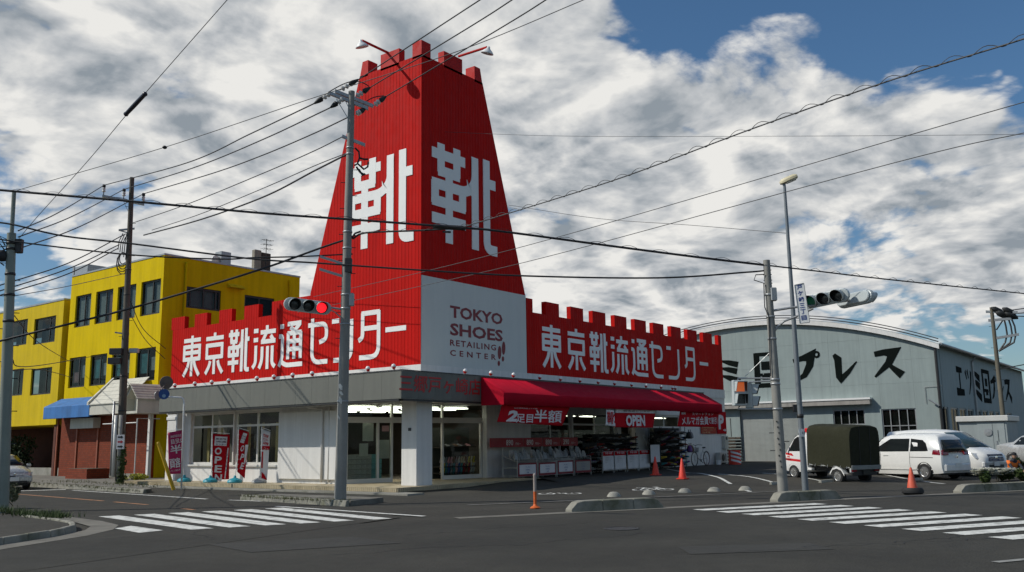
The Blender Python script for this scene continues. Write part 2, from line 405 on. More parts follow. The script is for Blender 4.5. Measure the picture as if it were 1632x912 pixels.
REDX = mat('red_sheet_left', (.50, .0085, .0055), .62, spec=.07, var=.05, scale=.6, rib=('Y', .19, .012), streak=.14)
REDY = mat('red_sheet_right', (.50, .0085, .0055), .62, spec=.07, var=.05, scale=.6, rib=('X', .19, .012), streak=.14)
WHITEY = mat('white_sheet_right', (.62, .64, .61), .6, spec=.15, var=.02, scale=.6, rib=('X', .19, .002), streak=.03)
REDT = mat('red_trim', (.46, .009, .006), .6, spec=.2, var=.06, scale=1)
LETW = mat('sign_letter_white', (.82, .82, .79), .5, var=.03, scale=1)
LETR = mat('sign_letter_red', (.20, .006, .012), .5, var=.03, scale=1)
ALU = mat('aluminium', (.46, .45, .42), .42, .55, var=.06, scale=3)
ALUW = mat('white_aluminium', (.62, .61, .57), .45, .1, var=.05, scale=3)
DARKF = mat('dark_frame', (.030, .028, .024), .5, .2, var=.1)
GLASS = glass_mat('shop_glass', (.86, .90, .88), 1.25)
GLASSD = glass_mat('tinted_glass', (.42, .46, .44))
BLACK = mat('black_rubber', (.012, .012, .012), .65, var=.1)
DKMETAL = mat('dark_metal', (.045, .045, .045), .5, .5, var=.1)
STEEL = mat('galvanised_steel', (.36, .37, .37), .45, .6, var=.12, scale=5)
CHROME = mat('chrome', (.75, .75, .75), .15, 1.0, var=0)
TILE = mat('beige_tile', (.42, .35, .225), .55, var=.12, scale=8, dirt=((.2, .16, .09), 1.4, .6))
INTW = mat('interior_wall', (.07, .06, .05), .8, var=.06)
INTD = mat('interior_dark', (.022, .022, .020), .9, var=.2)
TUBE = mat('fluorescent_tube', (.9, .9, .85), .4, var=0, emit=((1.0, .98, .82), 5.0))
CANVAS_R = mat('awning_canvas', (.42, .005, .022), .8, var=.07, scale=1.4, bump=.15, bscale=14, spec=.1)
BANNER = mat('banner_red', (.46, .007, .014), .85, spec=.1, var=.06, scale=4, bump=.2, bscale=9)
BANNERP = mat('banner_magenta', (.40, .010, .085), .75, var=.06, scale=4)
CLOTHW = mat('banner_white', (.74, .72, .72), .8, var=.05, scale=4)

# ================================================================ ground, road, car park
def grid_sheet(name, poly, m, dz, step, kind='structure'):
    """a sheet over a convex-ish outline that follows the ground height"""
    bm = bmesh.new(); vs = [bm.verts.new((p[0], p[1], 0)) for p in poly]; bm.faces.new(vs)
    x0, x1 = min(p[0] for p in poly), max(p[0] for p in poly); y0, y1 = min(p[1] for p in poly), max(p[1] for p in poly)
    x = math.floor(x0) + step
    while x < x1:
        bmesh.ops.bisect_plane(bm, geom=bm.verts[:] + bm.edges[:] + bm.faces[:], plane_co=(x, 0, 0), plane_no=(1, 0, 0)); x += step
    y = math.floor(y0) + step
    while y < y1:
        bmesh.ops.bisect_plane(bm, geom=bm.verts[:] + bm.edges[:] + bm.faces[:], plane_co=(0, y, 0), plane_no=(0, 1, 0)); y += step
    for v in bm.verts: v.co.z = GH(v.co.x, v.co.y) + dz
    bmesh.ops.recalc_face_normals(bm, faces=bm.faces[:])
    if bm.faces and sum(f.normal.z for f in bm.faces) < 0: bmesh.ops.reverse_faces(bm, faces=bm.faces[:])
    for f in bm.faces: f.smooth = True
    me = bpy.data.meshes.new(name); bm.to_mesh(me); bm.free(); me.materials.append(m)
    o = bpy.data.objects.new(name, me); COL.objects.link(o); return tag(o, kind=kind)
RD = Vector((.872, -.49, 0)); RN = Vector((.49, .872, 0))     # along the road on the right, and away from it
K0 = Vector((18.46, 12.06, 0))
def rs(t, s): p = K0 + RD * t + RN * s; return (p.x, p.y)
LD = Vector((.10, .995, 0)).normalized()                       # along the road on the left
g = MB(); g.add([(-900, -900, -.6), (900, -900, -.6), (900, 900, -.6), (-900, 900, -.6)], [(0, 1, 2, 3)])
g.build('ground', EARTH, kind='structure')
gm_ = grid_sheet('lot_base', [(-60, -60), (120, -60), (120, 120), (-60, 120)], ASPH2, -.012, 4)
gm_.name = 'pavement'
g = MB(); 
for a, b in (((-60, -60), (-60, 120)), ((-60, 120), (120, 120)), ((120, 120), (120, -60)), ((120, -60), (-60, -60))):
    g.poly([(a[0], a[1], GH(*a) - .012), (b[0], b[1], GH(*b) - .012), (b[0] * 1.6, b[1] * 1.6, -.6), (a[0] * 1.6, a[1] * 1.6, -.6)])
g.build('verge', EARTH, kind='structure')
# the two roads: right one in front of the car park, left one past the yellow building
grid_sheet('main_road', [rs(-9, -.15), rs(-2.2, -.15), rs(16, -.15), rs(80, -.15), rs(80, -17), rs(-60, -17), rs(-60, -.15)], ASPH, 0.0, 6)
kb = [(15.2, 14.9), (16.1, 16.4), (16.9, 18.6), (17.35, 21.5), (17.75, 25), (18.1, 28), (18.6, 33), (19.0, 38), (20.2, 50), (24, 90)]
lf = [(16, 90), (12.6, 50), (11.6, 30), (11.2, 23), (10.6, 20.2), (10.0, 18.7), (9.0, 17.7), (7.4, 16.8), (4.5, 15.4)]
grid_sheet('side_road', kb + lf + [(5.0, 13.0)], ASPH, .004, 6)
grid_sheet('parking_lot', [rs(9, 3.7), rs(34, 3.7), (66, 14), (66, 40), (30.2, 24.5), (30.2, 21.6), rs(4, 6.5)], ASPH2, -.004, 1.5)
gut = MB()
def strip(mb, pts, w0, w1, dz, side=None):
    """a band beside a polyline on the ground, from offset w0 to w1 to its left"""
    P = [Vector((p[0], p[1], 0)) for p in pts]; A, B = [], []
    for i, p in enumerate(P):
        t = (P[min(i + 1, len(P) - 1)] - P[max(i - 1, 0)]).normalized(); n = Vector((-t.y, t.x, 0))
        a, b = p + n * w0, p + n * w1
        A.append((a.x, a.y, GH(a.x, a.y) + dz)); B.append((b.x, b.y, GH(b.x, b.y) + dz))
    n = len(P); return mb.add(A + B, [(i, i + 1, n + i + 1, n + i) for i in range(n - 1)])
def dense(pts, step=.6):
    out = []
    for a, b in zip(pts, pts[1:]):
        L = math.dist(a, b); k = max(1, int(L / step))
        out += [(a[0] + (b[0] - a[0]) * i / k, a[1] + (b[1] - a[1]) * i / k) for i in range(k)]
    return out + [pts[-1]]
strip(gut, dense([rs(-3.2, -.25), rs(22, -.25), rs(50, -.25)]), 0, .42, .006)
strip(gut, dense([(10.9, 22.6), (10.65, 20.6), (10.3, 19.3), (9.75, 18.5), (8.9, 17.8), (7.3, 17.0), (4.4, 15.5)]), 0, .55, .009)
gut.build('gutter', GUTTER, kind='structure')
# near-left corner: raised pavement inside a kerb
cor = [(4.5, 15.75), (7.3, 17.25), (8.8, 18.05), (9.5, 18.75), (9.95, 19.5), (10.2, 20.7), (10.4, 22.6), (11.0, 30), (12.0, 50), (5, 50), (-4, 30), (-2, 16)]
cm = MB(); cm.prism([(x, y, -.2) for x, y in cor], (0, 0, .29)); cm.build('corner_pavement', ASPH2, kind='structure')

def kerb_run(pts, w, h, stone, label, name='kerb', lean=.05, m=None, round_ends=False):
    """a row of kerb stones with recessed joints, each stone its own part"""
    P = dense(pts, .05); L = [0]
    for a, b in zip(P, P[1:]): L.append(L[-1] + math.dist(a, b))
    n = max(1, round(L[-1] / stone)); t = L[-1] / n
    r = thing(name, None, None, (P[0][0], P[0][1], GH(*P[0])), kind='structure')
    def at(s):
        i = max(0, min(len(P) - 2, next((k for k in range(len(L) - 1) if L[k + 1] >= s), len(P) - 2)))
        f = (s - L[i]) / (L[i + 1] - L[i]); a, b = Vector(P[i]), Vector(P[i + 1])
        d = (b - a).normalized(); return a + (b - a) * f, Vector((-d.y, d.x))
    for k in range(n):
        s0, s1 = k * t + .006, (k + 1) * t - .006; q = []
        j = random.uniform(-.006, .006)
        for s in (s0, s1):
            p, nn = at(s); z = GH(p.x, p.y); hh = h + j
            if round_ends and ((k == 0 and s == s0) or (k == n - 1 and s == s1)): hh = h * .30
            q.append([(p.x, p.y, z - .1), (p.x + nn.x * w, p.y + nn.y * w, z - .1), (p.x + nn.x * (w - .02), p.y + nn.y * (w - .02), z + hh), (p.x + nn.x * lean, p.y + nn.y * lean, z + hh)])
        mb = MB()
        if round_ends and k in (0, n - 1):   # a rounded nose
            prof = []
            for i in range(6):
                f = i / 5; s = s0 + (s1 - s0) * f; u = f if k == 0 else 1 - f
                p, nn = at(s); z = GH(p.x, p.y); hh = h * (.25 + .75 * math.sin(min(1, u * 3.2) * math.pi / 2))
                prof.append([(p.x, p.y, z - .1), (p.x + nn.x * w, p.y + nn.y * w, z - .1), (p.x + nn.x * (w - .02), p.y + nn.y * (w - .02), z + hh), (p.x + nn.x * lean, p.y + nn.y * lean, z + hh)])
            q = prof
        vs = [x for s in q for x in s]; fs = []
        for i in range(len(q) - 1):
            for e in range(4): fs.append((i * 4 + e, i * 4 + (e + 1) % 4, (i + 1) * 4 + (e + 1) % 4, (i + 1) * 4 + e))
        fs += [(3, 2, 1, 0), tuple(range(len(vs) - 4, len(vs)))]
        mb.add(vs, fs); mb.build('kerb_stone', m or KERB, r, bevel=.012)
    return r
kerb_run([(4.4, 15.5), (7.3, 17.0), (8.9, 17.8), (9.6, 18.5), (10.08, 19.4), (10.3, 20.6), (10.5, 22.6)], .17, .13, .6, '')
kerb_run([rs(-.3, 0), rs(2.25, 0)], .38, .25, .85, '', round_ends=True)
kerb_run([rs(5.75, 0), rs(7.9, 0)], .38, .25, .72, '', round_ends=True)
kerb_run([rs(12.4, 0), rs(22, 0)], .36, .24, 1.0, '', round_ends=True)
kerb_run([(17.25, 19.0), (17.55, 21.5), (17.9, 24.6)][::-1], .17, .15, .62, '')
kerb_run([(18.75, 31.6), (19.2, 36), (20.2, 46), (21.4, 58)][::-1], .17, .14, .62, '')
isl = MB(); isl.prism([(17.35, 18.95, -.1), (19.1, 19.4, -.1), (19.3, 22), (18.9, 24.6), (17.95, 24.6), (17.6, 21.5)] if 0 else [(17.45, 19.0, -.1), (19.0, 19.3, -.1), (19.0, 24.5, -.1), (18.0, 24.5, -.1), (17.66, 21.5, -.1)], (0, 0, .23)); isl.build('traffic_island', GUTTER, kind='structure')
swk = MB(); swk.prism([(18.85, 31.7, -.1), (19.3, 31.9, -.1), (21.7, 37.2, -.1), (22.1, 39.6, -.1), (27, 39.6, -.1), (27, 70, -.1), (22.8, 70, -.1), (21.5, 58, -.1), (20.3, 46, -.1), (19.3, 36, -.1)], (0, 0, .225)); swk.build('sidewalk', GUTTER, kind='structure')

# painted markings, each a thin sheet a few millimetres above what it lies on
def drape(mb, pts, dz=.010):
    return mb.poly([(p[0], p[1], GH(p[0], p[1]) + dz) for p in pts])
def bar(mb, a, b, w, dz=.010):
    a, b = Vector(a[:2]), Vector(b[:2]); t = (b - a).normalized(); n = Vector((-t.y, t.x)) * (w / 2); k = max(1, int((b - a).length / .8))
    for i in range(k):
        p, q = a + (b - a) * (i / k), a + (b - a) * ((i + 1) / k); drape(mb, [p - n, q - n, q + n, p + n], dz)
    return mb
cw = thing('pedestrian_crossing', None, None, (20, 8, 0), kind='structure')
s0 = G(1104, 812.5); s9 = G(1502, 850); pit = (s9 - s0) / 8
for k in range(11):
    a = s0 + pit * k; a.z = 0; b = a + RD * 3.7
    w = .45; n = RN * (-w); mb = MB(); drape(mb, [a, b, b + n, a + n], .009); mb.build('stripe', RPAINT, cw)
cw2 = thing('pedestrian_crossing', None, None, (13, 19, 0), kind='structure')
A0, A5 = Vector((11.86, 21.9, 0)), Vector((15.62, 20.25, 0)); B0, B5 = Vector((10.95, 16.6, 0)), Vector((14.4, 15.05, 0))
for k in range(6):
    f, f2 = k / 5 * .985, k / 5 * .985 + .118
    a, b, c, d = A0.lerp(A5, f), A0.lerp(A5, f2), B0.lerp(B5, f2), B0.lerp(B5, f)
    if k == 5: c, d = c + Vector((.1, -.1, 0)), d + Vector((.1, -.1, 0))
    mb = MB(); drape(mb, [d, c, b, a], .010); mb.build('stripe', RPAINT, cw2)
mb = MB(); drape(mb, [(10.03, 16.94), (10.58, 16.99), (10.82, 18.6), (10.3, 18.33)], .010); mb.build('stripe', RPAINT, cw2)
mk = MB(); bar(mk, G(440, 807.5), G(676, 823.5), .16, .011); bar(mk, G(116, 782), G(232, 789.5), .14); bar(mk, G(232, 789.5), G(330, 796), .14); bar(mk, G(365, 797.5), G(416, 799.5), .14)
bar(mk, G(105, 780.6), G(-20, 784.4), .42); mk.build('edge_line', RPAINT, kind='structure')
mk = MB(); bar(mk, G(-15, 784.5), G(165, 799), .14); bar(mk, G(182, 800.5), G(235, 805), .13); bar(mk, G(288, 811), G(309, 813), .13); mk.build('centre_line', OPAINT, kind='structure')
mk = MB(); bar(mk, G(745, 805.5), G(1095, 790.5), .09); bar(mk, G(1095, 790.5), G(1330, 779), .08); bar(mk, G(1490, 820), G(1610, 812), .10) if 0 else None
mk.build('property_line', FADED, kind='structure')
mk = MB(); bar(mk, G(1586, 897), G(1640, 892), .13); mk.build('lane_line', FADED, kind='structure')
pl = MB()
for a, b in (((1030, 745), (1060, 747.4)), ((1062, 747.5), (1128, 757)), ((1128, 757), (1196, 784)), ((1145, 756), (1180, 758.5)), ((1180, 758.5), (1236, 770)), ((1216, 754.3), (1310, 767)), ((1258, 775), (1280, 779.5)), ((1330, 771), (1367, 777)),
             ((1396, 755), (1452, 764.5)), ((1470, 767), (1505, 771.5)), ((1400, 768.5), (1437, 775)), ((1536, 763.5), (1568, 768))):
    bar(pl, G(*a), G(*b), .13, .008)
pl.build('parking_lines', RPAINT, kind='structure')
for c, l in (((892, 787), 1), ((1040, 780.5), 1)):             # painted bicycles
    p = G(*c); t = CR.copy(); t.z = 0; t.normalize(); n = Vector((-t.y, t.x, 0)); b = MB()
    def q(x, y): return (p.x + t.x * x + n.x * y, p.y + t.y * x + n.y * y)
    for cx in (-.42, .42):
        for i in range(14):
            a0, a1 = i * math.tau / 14, (i + 1) * math.tau / 14
            bar(b, q(cx + .25 * math.cos(a0), -.1 + .40 * math.sin(a0)), q(cx + .25 * math.cos(a1), -.1 + .40 * math.sin(a1)), .075)
    for a, c2 in (((-.42, -.1), (-.16, .8)), ((-.16, .8), (.06, -.1)), ((-.22, .5), (.28, .6)), ((.06, -.1), (.28, .6)), ((.42, -.1), (.22, .95)), ((-.42, .95), (-.14, .8)), ((.14, .95), (.34, .95))): bar(b, q(*a), q(*c2), .07)
    b.build('bicycle_symbol', RPAINT, kind='structure')
RNG = random.Random(3)
def crack(u, v, n, st, dirv, nm):
    p = G(u, v); a = math.atan2(dirv.y, dirv.x); mb = MB()
    for _ in range(n):
        a = math.atan2(dirv.y, dirv.x) + RNG.gauss(0, .5); q_ = p + Vector((math.cos(a) * st, math.sin(a) * st, 0)); bar(mb, p, q_, RNG.uniform(.008, .022), .0075); p = q_
    mb.build(nm, TAR, kind='structure')
TAR = mat('tar', (.016, .016, .016), .7, var=.2); PATCH = mat('asphalt_patch', (.036, .035, .030), .92, var=.2, scale=1.2, bump=.5, bscale=60)
for a in ((120, 815, 40, .18, LD), (700, 850, 46, .2, RD), (1180, 880, 40, .2, RD), (520, 885, 34, .2, RD), (300, 870, 24, .2, RN), (1420, 868, 30, .22, RD), (860, 800, 30, .2, RD), (1230, 790, 22, .2, RD)): crack(*a, 'road_crack')
for pts in (((330, 868), (560, 856), (640, 866), (400, 881)), ((1080, 872), (1290, 866), (1330, 876), (1100, 884)), ((1010, 748), (1120, 770), (1060, 778), (960, 757))): mb = MB(); drape(mb, [G(*p_) for p_ in pts], .006); mb.build('road_patch', PATCH, kind='structure')
p = G(990, 843); mb = MB(); mb.lathe([(.34, 0), (.34, .012), (.30, .014), (.30, .008), (.001, .008)], (p.x, p.y, 0), 28); mb.build('manhole_cover', DKMETAL, origin=(p.x, p.y, 0), label='round iron manhole cover set in the asphalt road', cat='manhole cover')
# ================================================================ the shop with its sign tower
XF, YF, XS, YS, XW, YW = 22.2, 21.75, 26.2, 24.6, 23.52, 24.6
shop = thing('shoe_shop', 'white corner shop with a red battlement sign tower and grey fascia', 'shop', (27, 26, 0))
ZT, ZC, ZM = 4.75, 7.62, 8.25                # foot of the sign, notch level, top of the merlons
YE = 42.1; XE = 54.45
# ---- signs along the two wings
def wing(fr, a0, a1, m, name):
    mb = MB(); fr.box(mb, a0, a1, 0, .22, ZT, ZC); return mb.build(name, m, shop)
wl = wing(FX(XS), 31.3, YE, REDX, 'wing_sign'); wr = wing(FY(YS), 33.3, XE, REDY, 'wing_sign')
MER_L = [(303, 272), (374, 354), (0, 0)]
def merlons(fr, spans, m, par):
    for a0, a1 in spans:
        mb = MB(); fr.box(mb, a0, a1, -.004, .235, ZC + .002, ZM); mb.build('merlon', m, par)
def ys(u, v): return PX(u, v, XS).y
def xs(u, v): return PY(u, v, YS).x
lsp = []
for u0, u1, v in ((274, 295, 506), (311, 330.5, 500), (350, 370, 492), (390, 412.5, 484), (434, 478, 475)):
    lsp.append((ys(u1, v), ys(u0, v)))
lsp[-1] = (31.3, lsp[-1][1]); merlons(FX(XS), lsp, REDX, wl)
rsp = [(33.3, xs(848.5, 476))]
for u0, u1, v in ((869, 890.5, 481), (909, 929, 489), (944, 964.5, 496), (979, 998, 503), (1011, 1029, 510), (1040.5, 1057, 516), (1069, 1084.5, 521), (1095, 1110, 526), (1120, 1134, 531), (1144, 1150, 535)):
    rsp.append((xs(u0, v), xs(u1, v)))
rsp[-1] = (rsp[-1][0], XE); merlons(FY(YS), rsp, REDY, wr)
# ---- tower
B0, B1, C0, C1 = 26.2, 33.25, 24.6, 31.35     # foot: x from-to, y from-to
T0, T1, D0, D1 = 26.2, 30.25, 24.6, 28.35   # head
ZB, ZH = 8.33, 17.80
tw = MB()
tw.m = 0; tw.poly([(B0, C1, ZT), (B0, C0, ZT), (B0, C0, ZB), (B0, C1, ZB)]); tw.poly([(B0, C1, ZB), (B0, C0, ZB), (T0, D0, ZH), (T0, D1, ZH)])
tw.m = 1; tw.poly([(B0, C0, ZB), (B1, C0, ZB), (T1, D0, ZH), (T0, D0, ZH)])
tw.m = 2; tw.poly([(B1, C0, ZT), (B1, C1, ZT), (B1, C1, ZB), (B1, C0, ZB)]); tw.poly([(B1, C0, ZB), (B1, C1, ZB), (T1, D1, ZH), (T1, D0, ZH)])
tw.poly([(B1, C1, ZT), (B0, C1, ZT), (B0, C1, ZB), (B1, C1, ZB)]); tw.poly([(B1, C1, ZB), (B0, C1, ZB), (T0, D1, ZH), (T1, D1, ZH)])
tower = tw.build('sign_tower', [REDX, REDY, REDT], shop)
wp = MB(); wp.box(B0 + .02, B1, C0 - .012, C0 + .05, ZT, ZB + .02); wp.build('white_panel', WHITEY, tower)
hr = MB(); hr.box(T0 + .3, T1 - .3, D0 + .3, D1 - .3, ZH - .15, ZH - .05); hr.build('tower_deck', REDT, tower)
ZHM = 18.44; th = .34
def tmer(x0, x1, y0, y1, m=REDT):
    k = .085                                   # keeps leaning in as the walls do
    mb = MB(); sx0 = sy0 = 0; sx1 = k * 2 if abs(x1 - T1) < .01 else 0; sy1 = k * 2 if abs(y1 - D1) < .01 else 0
    mb.hexa([(x0, y0, ZH - .1), (x1, y0, ZH - .1), (x1, y1, ZH - .1), (x0, y1, ZH - .1), (x0 + sx0, y0 + sy0, ZHM), (x1 - sx1, y0 + sy0, ZHM), (x1 - sx1, y1 - sy1, ZHM), (x0 + sx0, y1 - sy1, ZHM)])
    mb.build('merlon', m, tower)
LX, LY = T1 - T0, D1 - D0
def fx_(f): return T0 + LX * f
def fy_(f): return D0 + LY * f
for (xa, xb), (ya, yb) in (((0, .14), (0, .14)), ((.86, 1), (0, .14)), ((0, .14), (.86, 1)), ((.86, 1), (.86, 1))): tmer(fx_(xa), fx_(xb), fy_(ya), fy_(yb))
tmer(fx_(.35), fx_(.65), D0, D0 + th); tmer(fx_(.35), fx_(.65), D1 - th, D1); tmer(T0, T0 + th, fy_(.35), fy_(.65)); tmer(T1 - th, T1, fy_(.35), fy_(.65))
# ---- lettering strokes of the big single character and of the long shop sign
def KUTSU(tall):
    r = .16 if tall else .12
    return [([(0, .885), (.505, .885)], 0), ([(.135, 1), (.135, .70)], 0), ([(.375, 1), (.375, .70)], 0), ([(.09, .715), (.42, .715)], 0),
            ([(.255, .74), (.255, 0)], 0), ([(0, .575), (.52, .575), (.66, .68), (.66, .98)], r), ([(.045, .60), (.045, .37)], 0), ([(.46, .60), (.46, .37)], 0), ([(0, .40), (.505, .40)], 0),
            ([(0, .225), (.505, .225)], 0), ([(.66, .96), (.66, .0)], 0), ([(.85, 1), (.85, .035), (1.02, .035)], .30), ([(.85, .745), (1.0, .745)], 0)]
GL = {}
GL['east'] = [([(.02, .885), (.98, .885)], 0), ([(.5, 1), (.5, 0)], 0), ([(.06, .73), (.94, .73)], 0), ([(.06, .775), (.06, .38)], 0), ([(.94, .775), (.94, .38)], 0), ([(.06, .58), (.94, .58)], 0), ([(.02, .42), (.98, .42)], 0),
              ([(.36, .40), (.30, .24), (.05, .01)], .5), ([(.64, .40), (.70, .24), (.95, .01)], .5)]
GL['capital'] = [([(.5, 1), (.5, .87)], 0), ([(.04, .865), (.96, .865)], 0), ([(.1, .70), (.9, .70)], 0), ([(.1, .745), (.1, .37)], 0), ([(.9, .745), (.9, .37)], 0), ([(.06, .41), (.94, .41)], 0), ([(.5, .41), (.5, 0)], 0),
                 ([(.30, .32), (.25, .20), (.06, .02)], .5), ([(.70, .32), (.75, .20), (.95, .02)], .5)]
GL['shoe'] = [(p, r) for p, r in KUTSU(False)]
GL['flow'] = [([(.02, .90), (.22, .90)], 0), ([(.02, .69), (.22, .69)], 0), ([(.13, .56), (.13, .16), (.0, .05)], .4), ([(.62, 1), (.62, .86)], 0), ([(.33, .85), (1, .85)], 0), ([(.60, .84), (.44, .66), (.40, .62)], 0), ([(.36, .63), (1.0, .63)], 0), ([(.78, .76), (.94, .62)], 0),
              ([(.42, .52), (.42, .2), (.30, .03)], .5), ([(.66, .52), (.66, 0)], 0), ([(.87, .52), (.87, .12), (1.0, .04)], .4)]
GL['through'] = [([(.04, .92), (.2, .92)], 0), ([(.0, .70), (.15, .70), (.15, .2), (.02, .03)], .2), ([(.1, .14), (.3, .045), (1.0, .045)], .4), ([(.36, .955), (.93, .955)], 0), ([(.90, .95), (.66, .80)], 0), ([(.48, .88), (.64, .80)], 0), ([(.36, .745), (.95, .745)], 0), ([(.395, .76), (.395, .17)], 0), ([(.92, .76), (.92, .17)], 0),
                 ([(.655, .80), (.655, .17)], 0), ([(.38, .565), (.93, .565)], 0), ([(.38, .39), (.93, .39)], 0)]
GL['se'] = [([(.22, 1.0), (.22, .045), (1.0, .045)], .34), ([(.0, .86), (.93, .86), (.93, .52), (.58, .47)], .3)]
GL['n'] = [([(.0, .88), (.34, .88)], 0), ([(.93, .88), (.93, .045), (.1, .045)], .34)]
GL['ta'] = [([(.14, .955), (.95, .955)], 0), ([(.91, .98), (.91, .045), (.06, .045)], .34), ([(.2, .97), (.2, .46), (.02, .40)], .22), ([(.2, .64), (.91, .64)], 0)]
GL['bar'] = [([(.0, .56), (1, .56)], 0)]
LETTERS_R = [('east', 864, 894), ('capital', 904, 933), ('shoe', 940, 968), ('flow', 973, 1001), ('through', 1006, 1032), ('se', 1035, 1056), ('n', 1062, 1082.5), ('ta', 1090, 1107.5), ('bar', 1114, 1128)]
fcR = Face((0, YS, 0), (1, 0, 0), (0, 0, 1), (0, -1, 0)); fcL = Face((XS, 0, 0), (0, -1, 0), (0, 0, 1), (-1, 0, 0))
zlo, zhi = 5.12, 7.16
for nme, u0, u1 in LETTERS_R:
    x0, x1 = PY(u0, 560, YS).x, PY(u1, 575, YS).x
    glyph(fcR, GL[nme], x0, zlo, x1 - x0, zhi - zlo, .205).build('letter', LETW, wr)
LETTERS_L = [('east', 293.5, 321.5), ('capital', 328, 358.5), ('shoe', 365, 398.5), ('flow', 404, 440), ('through', 445, 483), ('se', 491, 523), ('n', 529, 563), ('ta', 571, 607), ('bar', 614.5, 647.5)]
for nme, u0, u1 in LETTERS_L:
    y0, y1 = PX(u0, 545, XS).y, PX(u1, 530, XS).y
    glyph(fcL, GL[nme], -y0, zlo + .02, y0 - y1, zhi - zlo, .205).build('letter', LETW, tower if nme in ('ta', 'bar') else wl)
# big character on the two leaning faces
upR = Vector((0, D0 - C0, ZH - ZB)).normalized(); nR = Vector((0, -upR.z, upR.y)); faR = Face((B0, C0, ZB), (1, 0, 0), upR, nR)
upL = Vector((T0 - B0, 0, ZH - ZB)).normalized(); nL = Vector((-upL.z, 0, upL.x)); faL = Face((B0, C0, ZB), (0, -1, 0), upL, nL)
def on_face(fa, u, v):
    d = ray(u, v); t = (fa.o - CAM).dot(fa.n) / d.dot(fa.n); p = CAM + d * t - fa.o; return p.dot(fa.r), p.dot(fa.u)
def big(fa, ul, vl, ur, vr, ub, vb):
    x0 = on_face(fa, ul, vl)[0]; x1 = on_face(fa, ur, vr)[0]; y1 = on_face(fa, ub[0], ub[1])[1]; y0 = on_face(fa, vb[0], vb[1])[1]
    w, h = x1 - x0, y1 - y0; sw = w * .108
    return glyph(fa, KUTSU(True), x0, y0, w, h, sw, th=.012)
big(faR, 688, 300, 789, 315, (703, 229), (759, 399)).build('letter', LETW, tower)
big(faL, 557, 330, 658, 270, (640, 239), (569.5, 399)).build('letter', LETW, tower)
# panel lettering
fp = Face((B0, C0 - .012, 0), (1, 0, 0), (0, 0, 1), (0, -1, 0))
def px(u, v): p = PY(u, v, C0 - .012); return p.x - B0, p.z
xl = px(717.2, 520)[0]; xr = px(801, 520)[0]
for s, vt, vb, ux, w in (('TOKYO', px(718, 486.5)[1], px(724, 507)[1], 717.2, xr - xl), ('SHOES', px(718, 514.5)[1], px(718, 534.5)[1], 717.2, xr - xl), ('RETAILING', px(718, 541)[1], px(718, 551)[1], 717.0, px(790.5, 540)[0] - xl), ('CENTER', px(718, 557.5)[1], px(718, 567)[1], 717.0, px(790.5, 560)[0] - xl)):
    text('lettering', s, fp, px(ux, 540)[0], vb, vt - vb, LETR, tower, w=w, bold=.032 if w > xr - xl - .1 else .024, space=1.0 if s in ('TOKYO', 'SHOES') else (1.25 if s == 'RETAILING' else 1.75))
sole = MB()
for (u, v, tl) in ((796, 565, .1), (802.5, 558, .1)):
    x, z = px(u, v)
    def el(cx, cz, rx, rz_): return [fp.P(cx + rx * math.cos(i * math.tau / 14) + tl * rz_ * math.sin(i * math.tau / 14) * .6, cz + rz_ * math.sin(i * math.tau / 14), .008) for i in range(14)]
    sole.poly(el(x, z + .08, .13, .30)); sole.poly(el(x - .06, z - .40, .09, .12))
sole.build('shoe_print', LETR, tower)
# tower head lamps on red arms
for a, b, hd in ((PX(622, 86, T0 + .2), PX(577.5, 65, T0 - 1.5), 0), (PY(731, 90, D0 + .2), PY(776, 75.5, D0 - 1.5), 1)):
    mb = MB(); a = Vector(a); b = Vector(b); mb.tube([a, b], .055, 8); arm = mb.build('lamp_arm', REDT, tower)
    mb = MB(); d = (b - a); d.z = 0; d.normalize(); c = b + d * .05 + Vector((0, 0, -.18)); ax = (Vector((0, 0, -1)) - d * .35).normalized()
    mb.lathe([(.02, -.20), (.06, -.18), (.08, -.10), (.20, .0), (.28, .10), (.28, .13), (.25, .12), (.2, .04), (.001, -.02)], c, 18, ax)
    mb.build('lamp_shade', WHITEP, tower, smooth=True)
    mb = MB(); mb.sphere(c + ax * .03, .09); mb.build('bulb', LETW, tower, smooth=True)
# ---- white trim under the signs, roof slab, canopy with grey fascia
mb = MB(); mb.box(XS - .05, XS + .3, C0 - .05, YE, 4.2, ZT - .004); mb.box(XS + .3, XE, YS - .05, YS + .3, 4.2, ZT - .004); mb.build('sign_trim', WHITEW, shop)
mb = MB(); mb.box(XS + .36, XE - .1, YS + .36, YE - .1, 4.4, 4.5); mb.build('roof', CONC, shop)
XCE = 45.45; YCE = 36.4
mb = MB(); P = [(XF, YF), (XCE, YF), (XCE, YS - .05), (XS - .05, YS - .05), (XS - .05, YCE), (XF, YCE)]
mb.prism([(x, y, 3.28) for x, y in P], (0, 0, .80)); mb.build('canopy', mat('soffit_board', (.33, .32, .29), .8), shop)
n = 18
def fpan(fr, a0, a1, k):
    for i in range(k):
        b0, b1 = a0 + (a1 - a0) * i / k + .003, a0 + (a1 - a0) * (i + 1) / k - .003
        mb = MB(); fr.box(mb, b0, b1, -.03, 0.0, 3.17, 4.12); mb.build('fascia_panel', GREYF, shop)
fpan(FX(XF), YF, YCE, 16); fpan(FY(YF), XF - .03, 26.5, 5); fpan(FY(YF), 26.5, XCE, 20)
mb = MB(); mb.box(XF - .05, XCE, YF - .05, YF - .031, 4.121, 4.16); mb.box(XF - .05, XF - .031, YF - .03, YCE, 4.121, 4.16); mb.box(XF - .012, XF + .1, YF + .1, YCE, 3.10, 3.165); mb.box(XF + .1, XCE, YF - .012, YF + .1, 3.10, 3.165); mb.build('fascia_edge', DKMETAL, shop)
